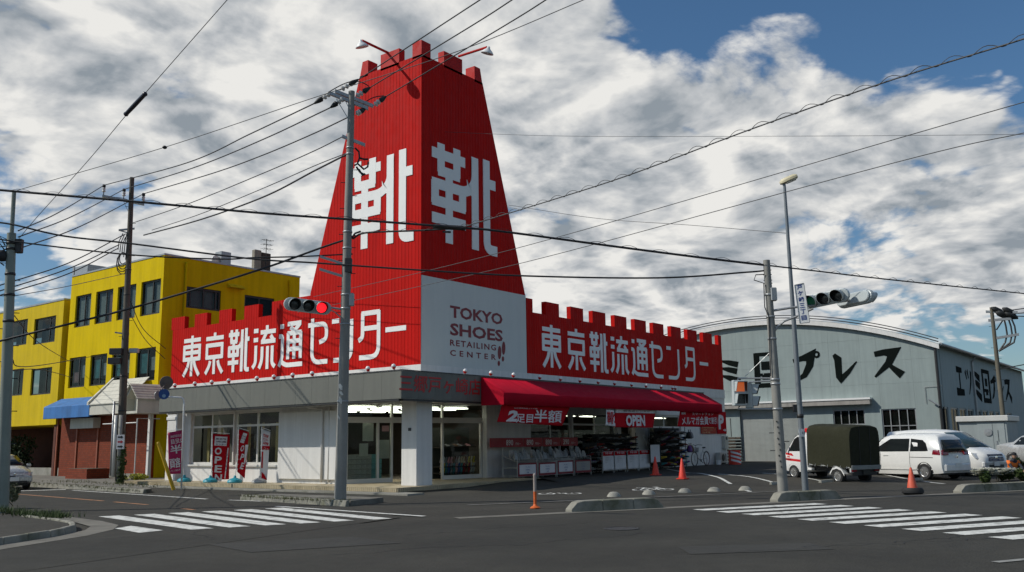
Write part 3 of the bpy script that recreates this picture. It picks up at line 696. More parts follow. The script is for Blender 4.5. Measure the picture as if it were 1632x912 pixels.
mb = MB(); mb.box(XF + .3, XF + .36, YF + .4, YCE - .1, 3.06, 3.2); mb.build('soffit_rail', ALUW, shop)
# shop name in red characters on the corner fascia
ff = Face((XF, YF - .03, 0), (1, 0, 0), (0, 0, 1), (0, -1, 0)); x0, x1 = PY(635, 612, YF).x - XF, PY(764.5, 612, YF).x - XF
text('lettering', '三郷戸ヶ崎店', ff, x0, 3.40, .60, LETR if 0 else mat('fascia_letter_red', (.46, .009, .009), .5), shop, w=x1 - x0, bold=.011, d=.012)
# ---- small spotlights on the canopy edge, lighting the signs
sp = MB()
def spot(p, d):
    d = Vector(d); mb = MB(); mb.tube([p, p + Vector((0, 0, .12)), p + Vector((0, 0, .2)) - d * .12], .02, 6); mb.lathe([(.085, 0), (.08, .03), (.06, .07), (.03, .09), (.001, .095)], p + Vector((0, 0, .22)) - d * .05, 12, (Vector((0, 0, 1)) - d * .3).normalized())
    mb.m = 1; mb.lathe([(.03, -.10), (.06, -.06), (.084, -.001), (.001, .0)], p + Vector((0, 0, .22)) - d * .05, 12, (Vector((0, 0, 1)) - d * .3).normalized()); mb.m = 0  # red underside: the sign's reflection put into the colour
    mb.build('spotlight', [WHITEP, REDT], shop, smooth=True)
for u, v in ((280, 617), (312, 614), (339, 612), (366, 610), (411, 606), (438, 604), (468, 601), (499, 598.5), (588, 590.5), (629, 586.5)):
    spot(Vector((XF + .25, PX(u, v, XF + .25).y, 4.08)), (1, 0, 0))
for u in (740, 781, 817, 859, 892, 923, 952, 978, 1005, 1028, 1052, 1070, 1074.5): spot(Vector((PY(u, 605, YF + .25).x, YF + .25, 4.08)), (0, 1, 0))
# ---- step with a tiled nosing
mb = MB(); mb.prism([(XF, 21.9, -.2), (30.4, 21.9, -.2), (30.4, 24.8, -.2), (25, 29.6, -.2), (24, 39.5, -.2), (XF, 39.5, -.2)], (0, 0, .39)); mb.build('step', mat('grout', (.10, .085, .06), .9), shop)
mb = MB(); mb.prism([(XF - .018, 21.882, .1905), (30.4, 21.882, .1905), (30.4, 24.8, .1905), (25, 29.6, .1905), (25, 39.0, .1905), (XF - .018, 39.0, .1905)], (0, 0, .008)); mb.build('step_top', TILE, shop)
tl = MB()
y = 21.93
while y < 39.4: tl.box(XF - .018, XF - .001, y, y + .078, .055, .188); y += .1
x = XF
while x < 29.9: tl.box(x, x + .078, 21.9 - .018, 21.899, max(.055, GH(x, 21.8)) if GH(x, 21.8) < .15 else .15, .188); x += .1
o = tl.build('nosing_tiles', TILE, shop); o['kind'] = 'stuff'
mb = MB(); mb.box(XF - .55, XF - .02, 20.9, 39.4, -.1, .05); mb.box(XF - .02, XF + .25, 20.9, 21.88, -.1, .05); mb.build('gutter_cover', CONC, shop)
# ---- left wall with the display window
def yw(u, v=700): return PX(u, v, XW).y
z_t0 = PX(320, 676, XW).z; z_top = PX(320, 658.5, XW).z; z_mid = PX(370, 679, XW).z; z_sill = PX(350, 741, XW).z
wa0, wa1 = yw(444), yw(303); YEND = yw(275)
lw = MB(); wall_holes(lw, FX(XW), yw(549), YEND, .19, 3.28, [(wa0, wa1, z_sill, z_top)], .25); lw.box(XW + .001, XW + 2.3, YEND - .1, YEND, .19, 3.28)
lw.build('left_wall', WHITEW, shop)
trans = (z_mid - z_sill) / (z_top - z_sill); ym = yw(371)
dsp = window(shop, FX(XW), ym + .04, wa1, z_sill, z_top, (0, .52, 1), (0, trans, 1), ALUW, GLASS, d=.10, t=.09, name='display_window')
dsp = window(shop, FX(XW), wa0, ym - .04, z_sill, z_top, (0, .5, 1), (0, trans, 1), ALUW, GLASS, d=.10, t=.09, name='display_window')
mb = MB(); mb.box(XW + .02, XW + .24, ym - .039, ym + .039, z_sill, z_top); mb.build('window_post', ALUW, shop)
mb = MB(); mb.box(XW - .09, XW + .02, wa0 - .1, wa1 + .1, z_sill - .06, z_sill + .01); mb.build('window_sill', ALUW, shop)
mb = MB(); mb.box(XW - .10, XW - .002, yw(541), yw(446.5), PX(470, 763.5, XW).z, 2.95); mb.build('wall_panel', WHITEW, shop, bevel=.01)
mb = MB(); mb.box(XW - .30, XW + .1, yw(291), YEND + .004, .19, 3.28); mb.box(XW - .34, XW - .301, yw(291) - .04, YEND + .04, 2.85, 3.0); mb.build('end_column', WHITEW, shop, bevel=.02)
mb = MB(); yd = yw(518); mb.tube([(XF + 1.0, yw(500), 3.2), (XF + 1.0, yw(500), 3.1), (XW - .15, yd, 3.0), (XW - .15, yd, .25)], .045, 8); mb.build('drain_pipe', WHITEW, shop, smooth=True)
mb = MB(); mb.tube([(XW - .08, yw(527), 3.2), (XW - .08, yw(527), .25)], .04, 8); mb.build('drain_pipe', WHITEW, shop, smooth=True)
# ---- entrance set back on the slant, behind the corner column
DA, DB = Vector((XW + .06, yw(549), 0)), Vector((30.0, 24.6, 0)); dl = (DB - DA).length; dax = (DB - DA).normalized(); din = Vector((-dax.y, dax.x, 0))
FD = Fr(DA, dax, din)
def pd(u, v):                                  # a pixel on the slanted shop front
    d = ray(u, v); t = (DA - CAM).dot(din) / d.dot(din); p = CAM + d * t; return (p - DA).dot(dax), p.z
ztr0, ztr1 = pd(600, 674)[1], pd(600, 667)[1]
mb = MB()
FD.box(mb, 0, dl, .0, .12, ztr0, ztr1 + .05)
FD.box(mb, 0, dl, .0, .10, 3.2, 3.28)
for u in (553, 603, 625, 706, 773):
    a = min(dl - .05, pd(u, 700)[0]); FD.box(mb, a - .04, a + .04, -.004, .104, .19, 3.2 if u in (625, 706) else ztr0)
FD.box(mb, pd(553, 700)[0], pd(625, 700)[0], -.006, .11, .19, .36); FD.box(mb, pd(706, 700)[0], dl - .06, -.006, .11, .19, .36)
mb.build('entrance_frame', ALUW, shop)
for u0, u1 in ((553, 603), (603, 625), (706, 773)):
    a0, a1 = pd(u0, 700)[0], min(dl - .09, pd(u1, 700)[0]); p = MB(); FD.box(p, a0 + .04, a1 - .04, .05, .058, .36, ztr0); p.build('entrance_pane', GLASS, shop)
p = MB(); FD.box(p, .1, dl - .1, .05, .058, ztr1 + .05, 3.2); p.build('transom_pane', GLASS, shop)
mb = MB(); mb.box(23.5, 24.32, 22.25, 23.0, .19, 3.28); mb.build('corner_column', WHITEW, shop, bevel=.015)
yc = PX(653, 684, 23.49).y; mb = MB(); mb.box(23.47, 23.498, yc - .06, yc + .06, PX(653, 687, 23.5).z, PX(653, 682, 23.5).z); mb.build('notice_plate', DKMETAL, shop)
# ---- right wall with windows, behind the racks
def xw(u, v=690): return PY(u, v, YW).x
xh = [(xw(846), xw(912)), (xw(914), xw(985)), (xw(1035), xw(1086))]
zt = 3.05
rw = MB(); holes = [(xh[0][0], xh[0][1], 1.0, zt), (xh[1][0], xh[1][1], .95, zt), (xw(990), xw(1013), .1, 2.5), (xh[2][0], xh[2][1], .6, zt)]
wall_holes(rw, FY(YW), 30.0, XE, -.05, 4.2, holes, .25); rw.box(XE - .06, XE, YS + .004, 34, -.05, 4.19); rw.build('right_wall', WHITEW, shop)
mb = MB(); mb.box(30.0, 30.75, YW - .25, YW - .003, -.05, 3.28); mb.build('end_column', WHITEW, shop, bevel=.015)
for (a0, a1), c in zip(xh, ((0, .5, 1), (0, .5, 1), (0, .5, 1))):
    z0 = 1.0 if a0 == xh[0][0] else (.95 if a0 == xh[1][0] else .6)
    window(shop, FY(YW), a0, a1, z0, zt, c, (0, .72, 1), ALUW, GLASSD if a0 == xh[0][0] else GLASS, d=.1, t=.09, name='front_window')
# interior: floor, back wall, ceiling, ceiling lights, shelving seen through the glass
mb = MB(); mb.box(24.3, 54.3, 24.9, 39.2, .05, .15); mb.build('shop_floor', mat('shop_floor', (.22, .2, .17), .5), shop)
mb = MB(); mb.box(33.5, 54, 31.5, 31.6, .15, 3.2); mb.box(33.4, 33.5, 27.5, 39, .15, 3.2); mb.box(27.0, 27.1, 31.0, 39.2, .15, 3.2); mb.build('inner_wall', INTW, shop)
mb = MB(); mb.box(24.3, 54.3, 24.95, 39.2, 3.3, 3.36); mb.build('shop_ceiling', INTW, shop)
for i in range(4):
    for j in range(4):
        c = FD.P(.8 + i * 1.5 + .4 * (j % 2), (.22, 1.6, 3.2, 4.9)[j], 3.12); mb = MB(); mb.obox(c, dax * .62, din * .06, Vector((0, 0, .035))); f = mb.build('ceiling_light', WHITEP, shop)
        mb = MB(); mb.obox(c - Vector((0, 0, .05)), dax * .58, din * .15, Vector((0, 0, .012))); mb.build('tube', TUBE, f)  # glowing panel widened well past a tube to brighten the goods
for x in (33.5, 35.5, 37.5, 39.5, 41.5, 44.5, 47, 49.5):
    mb = MB(); mb.box(x - .6, x + .6, 26.45, 26.9, 2.98, 3.06); f = mb.build('ceiling_light', WHITEP, shop); mb = MB(); mb.box(x - .55, x + .55, 26.5, 26.85, 2.94, 2.96); mb.build('tube', TUBE, f)  # extra row, out of sight, added to light the shelves inside
cur = mat('curtain_slat', (.42, .31, .14), .8, var=.2)
for i in range(13):
    y = wa0 + .25 + i * (wa1 - wa0 - .4) / 12; mb = MB(); w_ = .10 if i % 3 else .05; mb.box(XW + .5, XW + .54, y - w_, y + w_, .3, z_mid + .1); mb.build('display_panel', cur if i % 2 else INTD, shop)
# ---- red canvas awning over the racks
AX0, AX1, AY = 26.42, 45.3, 20.62
za, zb, zc = 4.10, 3.46, 3.02
mb = MB(); nseg = 60
def sag(f): return .012 * math.sin(f * 60) + .01 * math.sin(f * 23)
top = [(AX0 + (AX1 - AX0) * i / nseg, YF - .06, za) for i in range(nseg + 1)]; mid = [(AX0 + (AX1 - AX0) * i / nseg, AY + sag(i / nseg) * .5, zb + sag(i / nseg) * .6) for i in range(nseg + 1)]; low = [(x, y - .01 + .5 * sag(i * 1.7), zc + .010 * math.sin(i * 2.1)) for i, (x, y, z) in enumerate(mid)]
k = nseg + 1; mb.add(top + mid + low, [(i, k + i, k + i + 1, i + 1) for i in range(nseg)] + [(k + i, 2 * k + i, 2 * k + i + 1, k + i + 1) for i in range(nseg)])
aw = mb.build('awning', CANVAS_R, shop, smooth='auto'); so_ = aw.modifiers.new('thick', 'SOLIDIFY'); so_.thickness = .015
for x in (AX0 - .004, AX1 + .004):
    mb = MB(); mb.poly([(x, YF - .06, za), (x, AY, zb), (x, AY, zc), (x, YF - .06, zc)]); o = mb.build('awning_side', CANVAS_R, aw); so_ = o.modifiers.new('thick', 'SOLIDIFY'); so_.thickness = .012
mb = MB()
for i in range(9):
    x = AX0 + .1 + (AX1 - AX0 - .2) * i / 8; mb.tube([(x, YF - .08, za - .06), (x, AY + .05, zb - .04), (x, AY + .05, zc + .02)], .018, 6)
mb.tube([(AX0 + .05, AY + .05, zb - .05), (AX1 - .05, AY + .05, zb - .05)], .02, 6); mb.build('awning_frame', STEEL, aw)
# ================================================================ yellow building on the left, with its lower wing
YEL = mat('yellow_render', (.68, .49, .003), .8, var=.05, scale=.7, streak=.14, bump=.12, bscale=25, spec=.08)
YEL2 = mat('yellow_render_dull', (.64, .46, .005), .8, var=.06, scale=.7, streak=.14, spec=.2)
BRK = mat('brick_tile', (.30, .052, .018), .8, var=.10, scale=1.5, spec=.25)
def brick_nodes(m, sc):
    nt = m.node_tree; N = nt.nodes; L = nt.links; b = N['Principled BSDF']
    tc = N.new('ShaderNodeTexCoord'); sx = N.new('ShaderNodeSeparateXYZ'); cx = N.new('ShaderNodeCombineXYZ'); L.new(tc.outputs['Object'], sx.inputs[0])
    ad = N.new('ShaderNodeMath'); L.new(sx.outputs[0], ad.inputs[0]); L.new(sx.outputs[1], ad.inputs[1]); L.new(ad.outputs[0], cx.inputs[0]); L.new(sx.outputs[2], cx.inputs[1])
    br = N.new('ShaderNodeTexBrick'); br.inputs['Scale'].default_value = sc; L.new(cx.outputs[0], br.inputs[0])
    br.inputs['Color1'].default_value = (.22, .040, .014, 1); br.inputs['Color2'].default_value = (.16, .030, .011, 1); br.inputs['Mortar'].default_value = (.11, .035, .018, 1); br.inputs['Mortar Size'].default_value = .025
    L.new(br.outputs[0], b.inputs['Base Color'])
    bp = N.new('ShaderNodeBump'); bp.inputs['Distance'].default_value = .01; bp.inputs['Strength'].default_value = .6; bp.invert = True; L.new(br.outputs['Fac'], bp.inputs['Height']); L.new(bp.outputs[0], b.inputs['Normal'])
brick_nodes(BRK, 2.2)
BLUEA = mat('blue_awning', (.035, .16, .42), .75, var=.12, scale=1.5, streak=.25)
PORCH = mat('cream_siding', (.56, .54, .46), .7, var=.05, streak=.15)
WGLASS = glass_mat('office_glass', (.62, .66, .65), 1.22)
BLIND = mat('window_blind', (.50, .52, .51), .8, var=.1, scale=3)
POST1 = mat('poster_teal', (.12, .42, .48), .7, var=.35, scale=3); POST2 = mat('poster_pink', (.50, .26, .28), .7, var=.4, scale=4); POST3 = mat('poster_white', (.60, .62, .62), .7, var=.2, scale=4)
yb = thing('office_building', 'yellow three storey building behind the shop, with white porch and brick ground floor', 'building', (27, 46, .1))
YX, YY = 26.0, 42.9; yzt = 11.68
def yp(u, v): return PX(u, v, YX)
yl = yp(115, 442).y
xr_ = PY(478, 437, YY).x
t1, t0 = yp(240, 447).z, yp(238, 502).z; m1, m0 = yp(231, 554.9).z, yp(228, 607.5).z
rowT = [(119.7, 144, 497), (152, 179, 490), (186.8, 215.8, 482), (224.3, 255.3, 475)]; rowM = [(109.7, 135.4, 595), (143.3, 169.6, 588), (178, 206.5, 582), (216.3, 247.2, 580)]
hT = [(yp(b, v).y, yp(a, v).y, t0, t1) for a, b, v in rowT]; hM = [(yp(b, v).y, yp(a, v).y, m0, m1) for a, b, v in rowM]
zg = PX(150, 640, YX).z                       # top of the ground floor
mb = MB(); wall_holes(mb, FX(YX), YY, yl, zg, yzt, hT + hM, .18); mb.build('front_wall', YEL, yb)
sA = [(PY(297, 475, YY).x, PY(352, 480, YY).x, PY(325, 493.5, YY).z, PY(325, 460, YY).z), (PY(389.4, 490, YY).x, PY(437, 490, YY).x, PY(410, 506, YY).z, PY(410, 472.5, YY).z)]
mb = MB(); wall_holes(mb, FY(YY), YX, xr_, -.1, yzt, sA, .18); mb.box(YX + .01, xr_, yl - .2, yl, -.1, yzt - .01); mb.box(xr_ - .2, xr_, YY + .01, yl - .2, -.1, yzt - .01); mb.build('side_wall', YEL, yb)
mb = MB(); mb.box(YX - .03, xr_ + .03, YY - .03, YY + .3, yzt + .001, yzt + .09); mb.box(YX - .03, YX + .3, YY + .3, yl, yzt + .001, yzt + .09); mb.box(xr_ - .3, xr_ + .03, YY + .3, yl, yzt + .001, yzt + .09); mb.build('parapet_cap', STEEL, yb)
mb = MB(); mb.box(YX + .3, xr_ - .3, YY + .3, yl - .1, yzt - .4, yzt - .3); mb.build('roof', CONC, yb)
for k, h in enumerate(hT + hM):
    def gm(i, j): return WGLASS
    window(yb, FX(YX), *h, (0, .46, 1), (0, 1), DARKF, WGLASS, d=.09, t=.075)
    a0, a1, z0, z1 = h
    for i, (f0, f1) in enumerate(((.50, .97), (.03, .42))):   # what hangs just behind the panes
        mb = MB(); m = BLIND if k < 4 else (POST3 if i else POST1)
        zz0, zz1 = (z0 + .1, z1 - .1) if k < 4 else (z0 + (z1 - z0) * (.32 if i else .25), z0 + (z1 - z0) * (.72 if i else .85))
        if k == 1 and i == 1: m = POST2
        if k == 4 and i == 0: m = POST2; zz0, zz1 = z0 + .3, z0 + .9
        FX(YX).box(mb, a0 + (a1 - a0) * f0, a0 + (a1 - a0) * f1, .22, .23, zz0, zz1); mb.build('blind' if k < 4 else 'poster', m, yb)
for h in sA:
    window(yb, FY(YY), *h, (0, .12, .5, .86, 1) if h is sA[0] else (0, .5, 1), (0, 1), DARKF, WGLASS, d=.06, t=.09)
    mb = MB(); FY(YY).box(mb, h[0] + .1, h[1] - .1, .22, .23, h[2] + .1, h[3] - .1); mb.build('blind', BLIND if h is sA[0] else INTD, yb)
mb = MB(); mb.box(YX + .35, xr_ - .35, YY + .6, yl - .4, 3.2, 10.5); mb.build('inner_core', INTD, yb)
for u, v in ((296, 420), (461, 448)):         # overflow pipes down the side wall
    p = PY(u, v, YY); mb = MB(); mb.tube([(p.x, YY - .02, p.z), (p.x, YY - .10, p.z - .05), (p.x, YY - .10, 2.5)], .06, 8); mb.lathe([(.08, 0), (.08, .3), (.001, .36)], (p.x, YY - .10, p.z - .3), 8); mb.build('drain_pipe', YEL, yb, smooth='auto')
p = PY(374, 460, YY); mb = MB(); mb.prism([(p.x - .5, YY, p.z + .25), (p.x - .5, YY - .35, p.z), (p.x - .5, YY, p.z - .02)], (1.0, 0, 0)); mb.build('vent_hood', YEL2, yb)
# roof things
def on_roof(u, v, y): return PY(u, v, y)
p = PY(355, 410, 44.5); q = PY(343.5, 410, 44.5); mb = MB(); mb.box(p.x - .3, p.x + .35, 44.2, 44.8, yzt - .2, PY(355, 402.5, 44.5).z); o_ = mb.build('chimney_duct', STEEL, yb)
mb = MB(); mb.lathe([(.28, 0), (.28, .08), (.001, .1)], (q.x, 44.5, yzt + .55), 14, (0, -1, 0)); mb.tube([(q.x, 44.5, yzt - .2), (q.x, 44.5, yzt + .5)], .03, 6); mb.build('roof_fan', ALUW, yb)
TANK_SHADE_PALLET = mat('tank_shade_pallet_brown', (.09, .07, .055), .9, var=.3, scale=2, streak=.3); TANK_LIT = mat('tank_lit_cream', (.33, .30, .24), .9, var=.2, streak=.3)  # shaded and lit side of one housing as colours; brown also for pallets
a, b = PY(396, 420, 46), PY(422, 420, 46); mb = MB(); zt_ = PY(410, 404.5, 46).z; mb.box(a.x + (b.x - a.x) * .42, b.x, 45.4, 45.9, yzt - .3, zt_); mb.build('tank_housing', TANK_SHADE_PALLET, yb, bevel=.03); mb = MB(); mb.box(a.x, a.x + (b.x - a.x) * .42 - .004, 45.4, 45.7, yzt - .3, zt_ + .10); mb.build('tank_housing', TANK_LIT, yb, bevel=.03)
an = MB(); a = PY(413, 400, 46); zt2 = PY(413.5, 386, 46).z; an.tube([(a.x, 45.3, yzt), (a.x, 45.3, zt2 + .1)], .022, 6)
for k, z in enumerate((zt2, zt2 - .28, zt2 - .55)):
    an.tube([(a.x - .35 + .1 * k, 45.3, z), (a.x + .4 - .1 * k, 45.1, z)], .014, 5)
    for j in range(4): x = a.x - .3 + .2 * j; an.tube([(x, 45.0, z), (x + .02, 45.5, z)], .010, 4)
an.build('aerial', DKMETAL, yb)
a = PX(138, 440, 28); mb = MB(); mb.box(27.3, 28.6, PX(157, 434, 28).y, PX(137, 434, 28).y, yzt - .3, PX(140, 428, 28).z); mb.build('roof_housing', STEEL, yb); mb = MB(); mb.box(27.3, 27.6, PX(135.5, 434, 28).y, PX(133, 434, 28).y, yzt - .3, PX(134, 428.5, 28).z); mb.build('roof_pipe', STEEL, yb)
# ground floor: brick bays, canopy with a gabled porch, blue awning
def yq(u, v=700, x=YX): return PX(u, v, x).y
mb = MB(); mb.box(YX - .02, YX + .2, YY + .35, yl, .1, zg); mb.build('ground_floor_wall', BRK, yb)
for u in (92.5, 124, 157.5, 199):
    y = yq(u); mb = MB(); mb.box(YX - .09, YX - .021, y - .06, y + .06, .12, zg - .4); mb.build('shutter_post', mat('brown_post', (.27, .075, .035), .6), yb)
mb = MB(); mb.box(YX - .05, YX - .021, yq(232), yq(158), .1, .34); mb.build('plinth', CONC, yb)
mb = MB(); mb.box(YX - .08, YX - .021, yq(150), yq(97), zg - .35, zg - .02); mb.build('sign_band', mat('brown_band', (.07, .03, .02), .7), yb)
mb = MB(); mb.box(YX - .45, YX - .03, yq(161, 676), yq(124.5, 676), PX(140, 683, YX).z, PX(140, 667, YX).z); mb.build('shutter_box', PORCH, yb)
mb = MB(); y0, y1 = yq(142, 655, 24.9), yq(69, 655, 24.9); z0, z1 = PX(110, 666.5, 24.9).z, PX(110, 645, 24.9).z
mb.hexa([(24.9, y0, z0), (YX - .1, y0, z0 + .3), (YX - .1, y1, z0 + .3), (24.9, y1, z0), (24.9, y0, z1 - .05), (YX - .1, y0, z1 + .45), (YX - .1, y1, z1 + .45), (24.9, y1, z1 - .05)]); mb.build('blue_awning', BLUEA, yb, bevel=.03)
cx_ = 24.75; y1 = yq(143, 650, cx_); y0 = yq(201, 650, cx_); zb_, zt_ = PX(170, 660, cx_).z, PX(170, 644, cx_).z
mb = MB(); mb.hexa([(cx_, y0, zb_), (YX, y0, zb_), (YX, y1, zb_), (cx_, y1, zb_), (cx_, y0, zt_), (YX, y0, zt_), (YX, y1, zt_), (cx_, y1, zt_)]); cnp = mb.build('canopy', PORCH, yb)
hr_ = 1.35
for k in range(6):                            # boards of the canopy roof
    f0, f1 = k / 6, (k + 1) / 6; mb = MB()
    xa, xb2 = cx_ - .06 + (YX - cx_) * f0, cx_ - .06 + (YX - cx_) * f1; za_, zb2 = zt_ + .02 + hr_ * f0, zt_ + .02 + hr_ * f1
    mb.hexa([(xa, y0, za_ - .02), (xb2, y0, zb2 - .04), (xb2, y1 - .03, zb2 - .04), (xa, y1 - .03, za_ - .02), (xa, y0, za_ + .03), (xb2, y0, zb2), (xb2, y1 - .03, zb2), (xa, y1 - .03, za_ + .03)]); mb.build('roof_board', PORCH, cnp)
mb = MB(); mb.hexa([(cx_ - .1, y1 - .02, zt_), (YX, y1 - .02, zt_ + hr_), (YX, y1 + .14, zt_ + hr_), (cx_ - .1, y1 + .14, zt_), (cx_ - .1, y1 - .02, zt_ + .16), (YX, y1 - .02, zt_ + hr_ + .16), (YX, y1 + .14, zt_ + hr_ + .16), (cx_ - .1, y1 + .14, zt_ + .16)]); mb.build('rake_board', PORCH, cnp)
gx = 24.25; ga, gb_ = yq(219, 650, gx), yq(198, 650, gx); gz0, gz1 = PX(212, 659, gx).z, PX(219, 633, gx).z; gap = PX(209, 613, gx).z; gc = (ga + gb_) / 2
mb = MB(); w = .12
def pent(x, k): return [(x, ga + k, gz0 + k), (x, gb_ - k, gz0 + k), (x, gb_ - k, gz1 - k * .3), (x, gc, gap - k * 1.4), (x, ga + k, gz1 - k * .3)]
o5, i5 = pent(gx, 0), pent(gx, w); bk = pent(gx + .45, w)
mb.add(o5 + i5 + bk, [(i, (i + 1) % 5, 5 + (i + 1) % 5, 5 + i) for i in range(5)] + [(5 + i, 5 + (i + 1) % 5, 10 + (i + 1) % 5, 10 + i) for i in range(5)] + [(10, 11, 12, 13, 14)])
mb.box(gx + .5, YX, ga + .02, gb_ - .02, gz0 + .02, gz1 - .02); mb.poly([(gx, ga, gz0), (YX, ga, gz0), (YX, ga, gz1), (gx, ga, gz1)]); mb.poly([(gx, gb_, gz0), (YX, gb_, gz0), (YX, gb_, gz1), (gx, gb_, gz1)]); mb.poly([(gx, ga, gz0), (gx, gb_, gz0), (YX, gb_, gz0), (YX, ga, gz0)])
por = mb.build('gabled_porch', PORCH, yb)
for sgn, ye in ((1, ga - .12), (-1, gb_ + .12)):
    n_ = 6
    for k in range(n_):
        f0, f1 = k / n_, (k + 1) / n_; ya, yb2 = ye + (gc - ye) * f0, ye + (gc - ye) * f1; lo, hi = gz1 - .08, gap + .05
        a_, b_ = lo + (hi - lo) * f0, lo + (hi - lo) * f1; mb = MB()
        mb.hexa([(gx - .12, ya, a_ - .02), (YX, ya, a_ - .02), (YX, yb2, b_ - .05), (gx - .12, yb2, b_ - .05), (gx - .12, ya, a_ + .035), (YX, ya, a_ + .035), (YX, yb2, b_ + .0), (gx - .12, yb2, b_ + .0)]); mb.build('roof_board', PORCH, por)
y = yq(239, 700, 25.6); mb = MB(); mb.box(25.5, 25.68, y - .09, y + .09, .1, gz0); mb.build('porch_post', WHITEW, yb); mb = MB(); mb.tube([(24.4, ga + .2, .1), (24.4, ga + .2, gz0 - .25), (25.6, ga + .2, gz0 - .25)], .03, 6); mb.tube([(24.4, ga + .2, gz0 - .45), (24.4, gb_ + 2.2, gz0 - .45)], .03, 6); mb.build('pipe_frame', ALUW, yb)
# lower wing
lx = PY(102.6, 478, 53.0).x; lzt = PX(102.6, 478, lx).z; lz0 = PX(60, 678, lx).z
lw_ = thing('office_annexe', 'lower two storey yellow wing at the left edge, open dark ground floor', 'building', (lx + 3, 60, .1))
Y2 = 53.0
hh = []
for a, b, vt, vb in ((54, 88, 506, 547), (14, 43, 511, 551), (49, 81.6, 587, 629), (8, 36.4, 589, 631), (-30, -2, 515, 556), (-36, -8, 593, 634)):
    hh.append((PX(b, (vt + vb) / 2, lx).y, PX(a, (vt + vb) / 2, lx).y, PX((a + b) / 2, vb, lx).z, PX((a + b) / 2, vt, lx).z))
mb = MB(); wall_holes(mb, FX(lx), Y2, 90, lz0, lzt, hh, .18); mb.build('front_wall', YEL2, lw_)
mb = MB(); mb.poly([(lx, Y2, lz0), (lx + 6, Y2, lz0), (lx + 6, Y2, lzt), (lx, Y2, lzt)]); mb.poly([(lx, Y2, lz0), (lx, 90, lz0), (lx + 8, 90, lz0), (lx + 8, Y2, lz0)]); mb.build('side_wall', YEL2, lw_)
mb = MB(); mb.box(lx - .03, lx + 8, Y2 - .03, 90, lzt + .001, lzt + .1); mb.build('roof', STEEL, lw_)
for h in hh:
    window(lw_, FX(lx), *h, (0, .32, 1), (0, 1), DARKF, WGLASS, d=.09, t=.07); mb = MB(); FX(lx).box(mb, h[0], h[1], .5, .52, h[2], h[3]); mb.build('window_backing', INTD, lw_)
mb = MB(); mb.box(lx + 4, lx + 4.2, Y2 + .2, 90, .0, lz0); mb.build('inner_wall', mat('dark_brick', (.10, .03, .018), .9, var=.2), lw_); mb = MB(); mb.box(lx + .8, lx + 1.2, Y2 - 2, 75, .1, .55); mb.build('low_wall', CONC, lw_)
for y_ in (Y2 + .1, 62): mb = MB(); mb.box(lx + .1, lx + .35, y_, y_ + .25, .0, lz0); mb.build('pillar', mat('dark_brick', (.1, .03, .02)), lw_)
# brick planter by the shutters
p = G(128, 763); pb = MB(); pb.box(24.0, 25.2, yq(156, 760, 24.6), yq(122, 760, 24.6), .1, .62); pl_ = thing('brick_planter', 'low brick planter box at the foot of the brick wall', 'planter', (24.6, yq(140, 760, 24.6), .1)); pb.build('planter_box', BRK, pl_); pb = MB(); pb.box(24.1, 25.1, yq(155, 760, 24.6), yq(123, 760, 24.6), .621, .64); pb.build('soil', EARTH, pl_)

# ================================================================ warehouse
WHF = mat('warehouse_panel', (.29, .345, .335), .72, var=.05, scale=.35, streak=.12, dirt=((.225, .265, .26), .35, .5), spec=.25)
WHS = mat('warehouse_side', (.33, .39, .385), .75, var=.05, scale=.35, streak=.12, spec=.25)
INK = mat('sign_black', (.006, .009, .008), .9, var=.1, spec=.05)
wh = thing('warehouse', 'pale blue grey warehouse with an arched roof and black painted characters', 'warehouse', (70, 24, .2))
WX, WY, WYE, WZ, WAP = 60.0, 13.1, 36.9, 7.27, 9.62
def arc(y): k = (y - (WY + WYE) / 2) / ((WYE - WY) / 2); return WAP - (WAP - WZ) * k * k
wxe = PY(1629, 600, WY).x
def wp_(u, v): return PX(u, v, WX)
s_y0, s_y1 = wp_(1278, 700).y, wp_(1181, 700).y; s_z = wp_(1230, 646).z
WIN = [(wp_(1378, 660).y, wp_(1327.5, 660).y, wp_(1352, 677.5).z, wp_(1352, 653).z), (wp_(1460, 660).y, wp_(1405, 660).y, wp_(1430, 712).z, wp_(1430, 651.5).z)]
cols_y = sorted({WY, s_y0, s_y1, WYE, *[w[0] for w in WIN], *[w[1] for w in WIN]})
rows = [.0, WIN[0][2], WIN[0][3], s_z, 4.95, 6.4, 7.85, 9.7]
def inhole(y, z): return (s_y0 < y < s_y1 and z < s_z) or any(w[0] < y < w[1] and w[2] < z < w[3] for w in WIN)
def sub(ys_):
    out = []
    for a, b in zip(ys_, ys_[1:]):
        k = max(1, round((b - a) / 2.2)); out += [a + (b - a) * i / k for i in range(k)]
    return out + [ys_[-1]]
YS_ = sub(cols_y); ZS_ = sorted({0, WIN[0][2], WIN[1][2], WIN[0][3], WIN[1][3], s_z, 4.95, 6.4, 7.85, 9.7})
ZS_ = [z for i, z in enumerate(ZS_) if i == 0 or z - ZS_[i - 1] > .0]
g_ = .006
